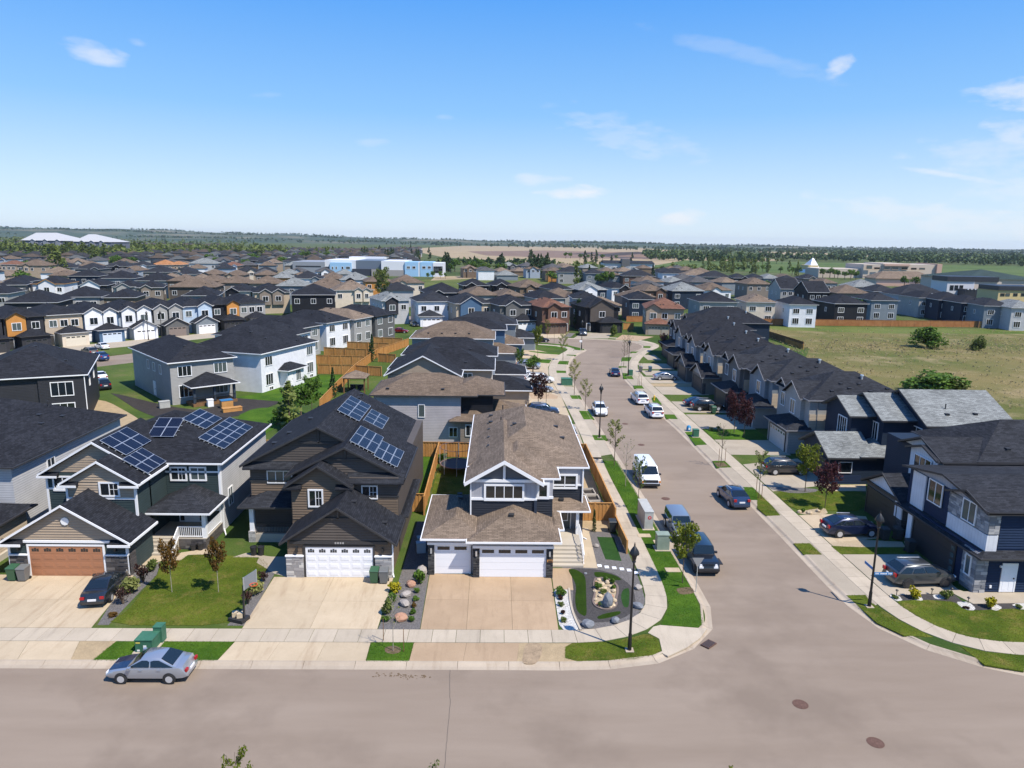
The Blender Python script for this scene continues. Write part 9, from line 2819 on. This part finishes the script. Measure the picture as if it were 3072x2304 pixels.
for i in range(24):
 a, b = i * math.pi / 12, (i + 1) * math.pi / 12
 ring.bar((1.85 * math.cos(a), 1.85 * math.sin(a), .84), (1.85 * math.cos(b), 1.85 * math.sin(b), .84), .1)
 ring.bar((1.85 * math.cos(a), 1.85 * math.sin(a), 2.7), (1.85 * math.cos(b), 1.85 * math.sin(b), 2.7), .04)
ring.build('ring', plain('tramp_brown', (.16, .10, .09), .6), r)
for i in range(8):
 a = i * math.pi / 4
 MB().bar((1.9 * math.cos(a), 1.9 * math.sin(a), 0), (1.9 * math.cos(a), 1.9 * math.sin(a), 2.72), .06).build('pole', M_GALV, r)
for i in range(3):
 r = tag(empty('planter_box', (8.95 + .28 * i * .8, 66.2 - i * 1.75, .14), R_(4)), ('rearmost', 'middle', 'front')[i] + ' raised planter box in the side yard of the corner house', 'planter')
 for x0, x1, y0, y1 in ((-.6, .6, -.8, -.72), (-.6, .6, .72, .8), (-.6, -.52, -.72, .72), (.52, .6, -.72, .72)):
  MB().box(x0, x1, y0, y1, 0, .75).build('side_board', plain('planter_pale', (.42, .38, .33), .8), r)
 MB().box(-.52, .52, -.72, .72, .05, .55).build('soil', M_DIRT_DARK, r)
g0, g1 = gz('J', 915, 1490), gz('J', 1095, 1490)
r = tag(empty('gazebo', ((g0[0] + g1[0]) / 2, g0[1] + 1.6, .13)), 'wooden gazebo with a tan hip roof inside the fenced yard', 'gazebo')
hw = (g1[0] - g0[0]) / 2 * .95
for sx in (-1, 1):
 for sy in (-1, 1):
  MB().box(sx * hw - .09, sx * hw + .09, sy * hw - .09, sy * hw + .09, 0, 2.4).build('post', M_WOOD_DK, r)
MB().box(-hw - .1, hw + .1, -hw - .1, -hw + .08, 2.3, 2.5).box(-hw - .1, hw + .1, hw - .08, hw + .1, 2.3, 2.5).build('beam', M_WOOD_DK, r)
e = hw + .35
MB().add([(-e, -e, 2.5), (e, -e, 2.5), (e, e, 2.5), (-e, e, 2.5), (0, 0, 3.5)], [(0, 1, 4), (1, 2, 4), (2, 3, 4), (3, 0, 4), (3, 2, 1, 0)]).build('roof', SH_TAUPE, r)
r = tag(empty('patio_set', ((g0[0] + g1[0]) / 2, g0[1] + 1.6, .13)), 'dark patio sofa and table under the gazebo', 'furniture')
MB().box(-1.2, 1.2, .5, 1.2, 0, .45).build('seat', M_PLAST, r)
MB().box(-1.2, 1.2, 1.05, 1.25, .45, .9).build('backrest', M_PLAST, r)
MB().box(-.5, .5, -.5, .1, 0, .4).build('table', M_PLAST, r)
for lab, k, x, y, w, d, hh, m in (('left black planter pot before the shaded porch', 'D', 447, 455, .55, .55, .7, M_BLACK), ('right black planter pot before the shaded porch', 'D', 508, 455, .55, .55, .7, M_BLACK), ('left dark planter pot below the white railing', 'B', 1605, 415, .5, .5, .45, M_BLACK), ('right dark planter pot below the white railing', 'B', 1665, 412, .5, .5, .55, M_BLACK)):
 p = gz(k, x, y)
 r = tag(empty('planter_pot', (p[0], p[1], .15)), lab, 'pot', 'black planter pots')
 MB().lathe([(w * .36, 0), (w * .5, hh), (w * .46, hh), (w * .44, hh - .08)], 12).build('pot', m, r)
 MB().cyl((0, 0, hh - .1), (0, 0, hh - .09), w * .42, w * .42, 12).build('soil', M_DIRT_DARK, r)
for i, (x, y) in enumerate(((1655, 545), (1715, 556), (1777, 563), (1840, 572), (1900, 582), (1955, 602))):
 p = gz('F', x, y)
 tag(MB().box(-.16, .16, -.2, .2, 0, .03).build('stepping_stone', M_WHITE, None, (p[0], p[1], .14)), 'white stepping stone in the line beside the corner garden', 'paver', 'white stepping stones')
for i, (x, y) in enumerate(((1115, 535), (1418, 525), (1587, 520), (1730, 600), (1942, 605))):
 p = gz('N', x, y)
 r = tag(empty('path_light', (p[0], p[1], .14)), 'small black solar path light along the navy house bed', 'light', 'solar path lights')
 MB().cyl((0, 0, 0), (0, 0, .38), .025, .025, 6).build('stake', M_BLACK, r)
 MB().lathe([(.06, .36), (.1, .4), (.1, .44), (.02, .5)], 10).build('cap', M_BLACK, r)
for lab, (x, y) in (('staked pole left of the boulevard sapling', (1522, 1165)), ('staked pole right of the boulevard sapling', (1690, 1255))):
 p = gz('D', x, y)
 tag(MB().cyl((0, 0, 0), (0, 0, 1.5), .025, .02, 6).build('tree_stake', M_WOOD_DK, None, (p[0], p[1], .13)), lab, 'stake')
for k, pts in (('M', [(708, 1350), (760, 1345)]), ('M', [(1018, 1600), (1063, 1650)]), ('O', [(1830, 690), (1875, 692)])):
 for (x, y) in pts:
  p = gz(k, x, y)
  tag(MB().cyl((0, 0, 0), (0, 0, 1.7), .03, .025, 6).build('tree_stake', M_WOOD_DK, None, (p[0], p[1], .13)), 'thin stake supporting a sapling on the right verge', 'stake', 'stakes on the right verge')
for lab, k, x, y, sx, sy, sz, m in (('pale plastic storage box in the shaded gap by the corner garage', 'E', 175, 1260, .7, .5, .8, plain('plastic_pale', (.42, .50, .55), .5)), ('upper plastic tub in the shaded gap by the corner garage', 'E', 180, 1215, .7, .5, .8, plain('plastic_blue', (.30, .42, .48), .5))):
 p = gz(k, x, y)
 r = tag(empty('storage_box', (p[0], p[1], .14), .2), lab, 'box')
 MB().box(-sx / 2, sx / 2, -sy / 2, sy / 2, 0, sz).build('tub', m, r)
 MB().box(-sx / 2 - .03, sx / 2 + .03, -sy / 2 - .03, sy / 2 + .03, sz, sz + .06).build('lid', m, r)
for lab, k, x, y, sx, sy, sz, m in (('wooden crate with a blue lid beside the slate house deck', 'I', 1880, 1610, 1.6, 1.2, 1.1, M_WOOD), ('orange garden sofa frame beside the slate house deck', 'I', 1925, 1640, 2.6, .9, .5, M_WOOD), ('white cube cooler on the slate house deck', 'I', 1745, 1600, .8, .8, 1.0, M_OFFWHITE), ('pale generator box beside the slate house', 'I', 1365, 1610, 1.4, .9, .9, M_UTGR)):
 p = gz(k, x, y)
 r = tag(empty('yard_box', (p[0], p[1], .14), R_(35)), lab, 'box')
 MB().box(-sx / 2, sx / 2, -sy / 2, sy / 2, 0, sz).build('body', m, r)
 MB().box(-sx / 2 - .04, sx / 2 + .04, -sy / 2 - .04, sy / 2 + .04, sz, sz + .07).build('lid', plain('lid_blue', (.03, .16, .34), .5) if 'blue' in lab else m, r)
def edging(label, pts, m):
 p = chaikin([gz('F', x, y, .15)[:2] for x, y in pts])
 a, b = offset(p, .07), offset(p, -.07)
 n = len(p)
 vs_ = [(*q, .13) for q in a] + [(*q, .13) for q in b] + [(*q, .22) for q in a] + [(*q, .22) for q in b]
 fs_ = []
 for i in range(n - 1):
  fs_ += [(2 * n + i, 2 * n + i + 1, 3 * n + i + 1, 3 * n + i), (i, i + 1, 2 * n + i + 1, 2 * n + i), (n + i + 1, n + i, 3 * n + i, 3 * n + i + 1)]
 tag(MB().add(vs_, fs_).build('garden_edging', m), label, 'edging')

edging('curved pale edging between white pebbles and charcoal gravel', [(1402, 735), (1412, 850), (1440, 960), (1500, 1083)], M_WALK)
edging('brown ring edging around the oval rock bed', [(1620, 655), (1700, 645), (1800, 700), (1810, 760), (1790, 830), (1800, 880), (1730, 915), (1640, 900), (1595, 850), (1620, 780), (1605, 700), (1620, 655)], plain('edging_brown', (.16, .12, .10), .8))
# crumbs of mud and the long crack on the front street
rk = np.random.default_rng(9)
vs_, fs_ = [], []
for (cx, cy) in ((1520, 1460), (1610, 1455), (1700, 1465), (1740, 1470), (1860, 1462)):
 p = gz('D', cx, cy, 0)
 for _ in range(14):
  x, y, s = p[0] + rk.normal() * .28, p[1] + rk.normal() * .12, rk.uniform(.02, .09)
  b0 = len(vs_)
  vs_ += [(x + math.cos(a) * s * rk.uniform(.7, 1.3), y + math.sin(a) * s * rk.uniform(.5, 1.), .006) for a in np.arange(4) * 1.571] + [(x, y, .006 + s * .3)]
  fs_ += [(b0, b0 + 1, b0 + 4), (b0 + 1, b0 + 2, b0 + 4), (b0 + 2, b0 + 3, b0 + 4), (b0 + 3, b0, b0 + 4)]
tag(MB().add(vs_, fs_).build('mud_crumbs', M_BARKMULCH), 'crumbs of dark mud scattered on the front street', 'mud', kind='stuff')
cr = [gz('W', x, y, 0)[:2] for x, y in ((972, 1443), (971, 1480), (973, 1520), (969, 1560), (965, 1600), (962, 1640), (958, 1680))]
cr = resample(chaikin(cr), .25) + rk.normal(size=(len(resample(chaikin(cr), .25)), 2)) * .012
a, b = offset(cr, .014), offset(cr, -.014)
n = len(cr)
tag(MB().add([(*q, .005) for q in a] + [(*q, .005) for q in b], [(i, i + 1, n + i + 1, n + i) for i in range(n - 1)]).build('road_crack', plain('crack_seal', (.09, .075, .065), .9)), kind='structure')

# ------------------------------------------------------------------ grass blades on the near lawns (uncountable)
def inside(poly, p):
 x, y = p[:, 0], p[:, 1]
 c = np.zeros(len(p), bool)
 q = np.roll(poly, 1, axis=0)
 for (x1, y1), (x0, y0) in zip(poly, q):
  t = ((y1 > y) != (y0 > y))
  with np.errstate(divide='ignore', invalid='ignore'):
   c ^= t & (x < (x0 - x1) * (y - y1) / (y0 - y1) + x1)
 return c

for mm, fm, nm in ((M_LAWN, foliage('blade_dry', (.13, .16, .018), (.25, .21, .055), .45), 'dry'), (M_LAWN_LUSH, foliage('blade_lush', (.07, .155, .015), (.13, .215, .025), .45), 'lush')):
 vs_, k = [], 0
 for poly, z, m in LAWNS:
  if m is not mm:
   continue
  lo, hi = poly.min(0) - .08, poly.max(0) + .08
  n = int(min((hi - lo).prod() * 260, 26000))
  p = nrng.uniform(lo, hi, (n, 2))
  ok = inside(poly, p) | inside(poly + [.07, .05], p) | inside(poly - [.07, .05], p)
  p = p[ok]
  a = nrng.uniform(0, 6.28, len(p))
  w, hh = nrng.uniform(.012, .03, len(p)), nrng.uniform(.015, .05, len(p))
  d = np.c_[np.cos(a), np.sin(a)] * w[:, None]
  ln = nrng.normal(size=(len(p), 2)) * .03
  zz = np.full(len(p), z)
  vs_.append(np.stack([np.c_[p - d, zz], np.c_[p + d, zz], np.c_[p + ln, zz + hh]], 1).reshape(-1, 3))
 v = np.vstack(vs_)
 tag(place(fast_mesh('grass_blades', v, np.arange(len(v)).reshape(-1, 3)), 'grass_blades', fm), nm + ' grass blades covering the near lawns and verges', 'grass', kind='stuff')
# tall dry tufts in the field
r_ = np.random.default_rng(12)
px_ = [gz('L', *q)[:2] for q in zip(r_.uniform(350, 2212, 2600), np.r_[r_.normal(985, 35, 1300), r_.uniform(850, 1450, 1300)])]
cs = np.array([(x, y, .12 + .25) for x, y in px_ if x > 58])
v, q = leaf_quads(r_, cs, np.tile([[.8, .8, .2]], (len(cs), 1)), 3800, .16, .2)
tag(place(fast_mesh('dry_grass', v, q), 'dry_grass', foliage('straw', (.34, .27, .15), (.46, .36, .21), .45)), 'tall straw coloured grass tufts in the open field', 'grass', kind='stuff')

# labels: where look and neighbours do not tell things apart, their order in the picture does
seen = {}
for o in COL.objects:
 if o.parent is None and 'label' in o.keys() and o.get('kind') != 'stuff':
  seen.setdefault(o['label'], []).append(o)
for lab, os_ in seen.items():
 if len(os_) > 1:
  def sx(o):
   v = np.array(o.location) - CAMP
   return (v @ _r) / (v @ _f)
  os_.sort(key=sx)
  for i, o in enumerate(os_):
   n = i + 1
   e = 'th' if 10 < n % 100 < 14 else {1: 'st', 2: 'nd', 3: 'rd'}.get(n % 10, 'th')
   o['label'] = lab + (', leftmost of its kind' if n == 1 else (', rightmost of its kind' if n == len(os_) else ', %d%s from left' % (n, e)))
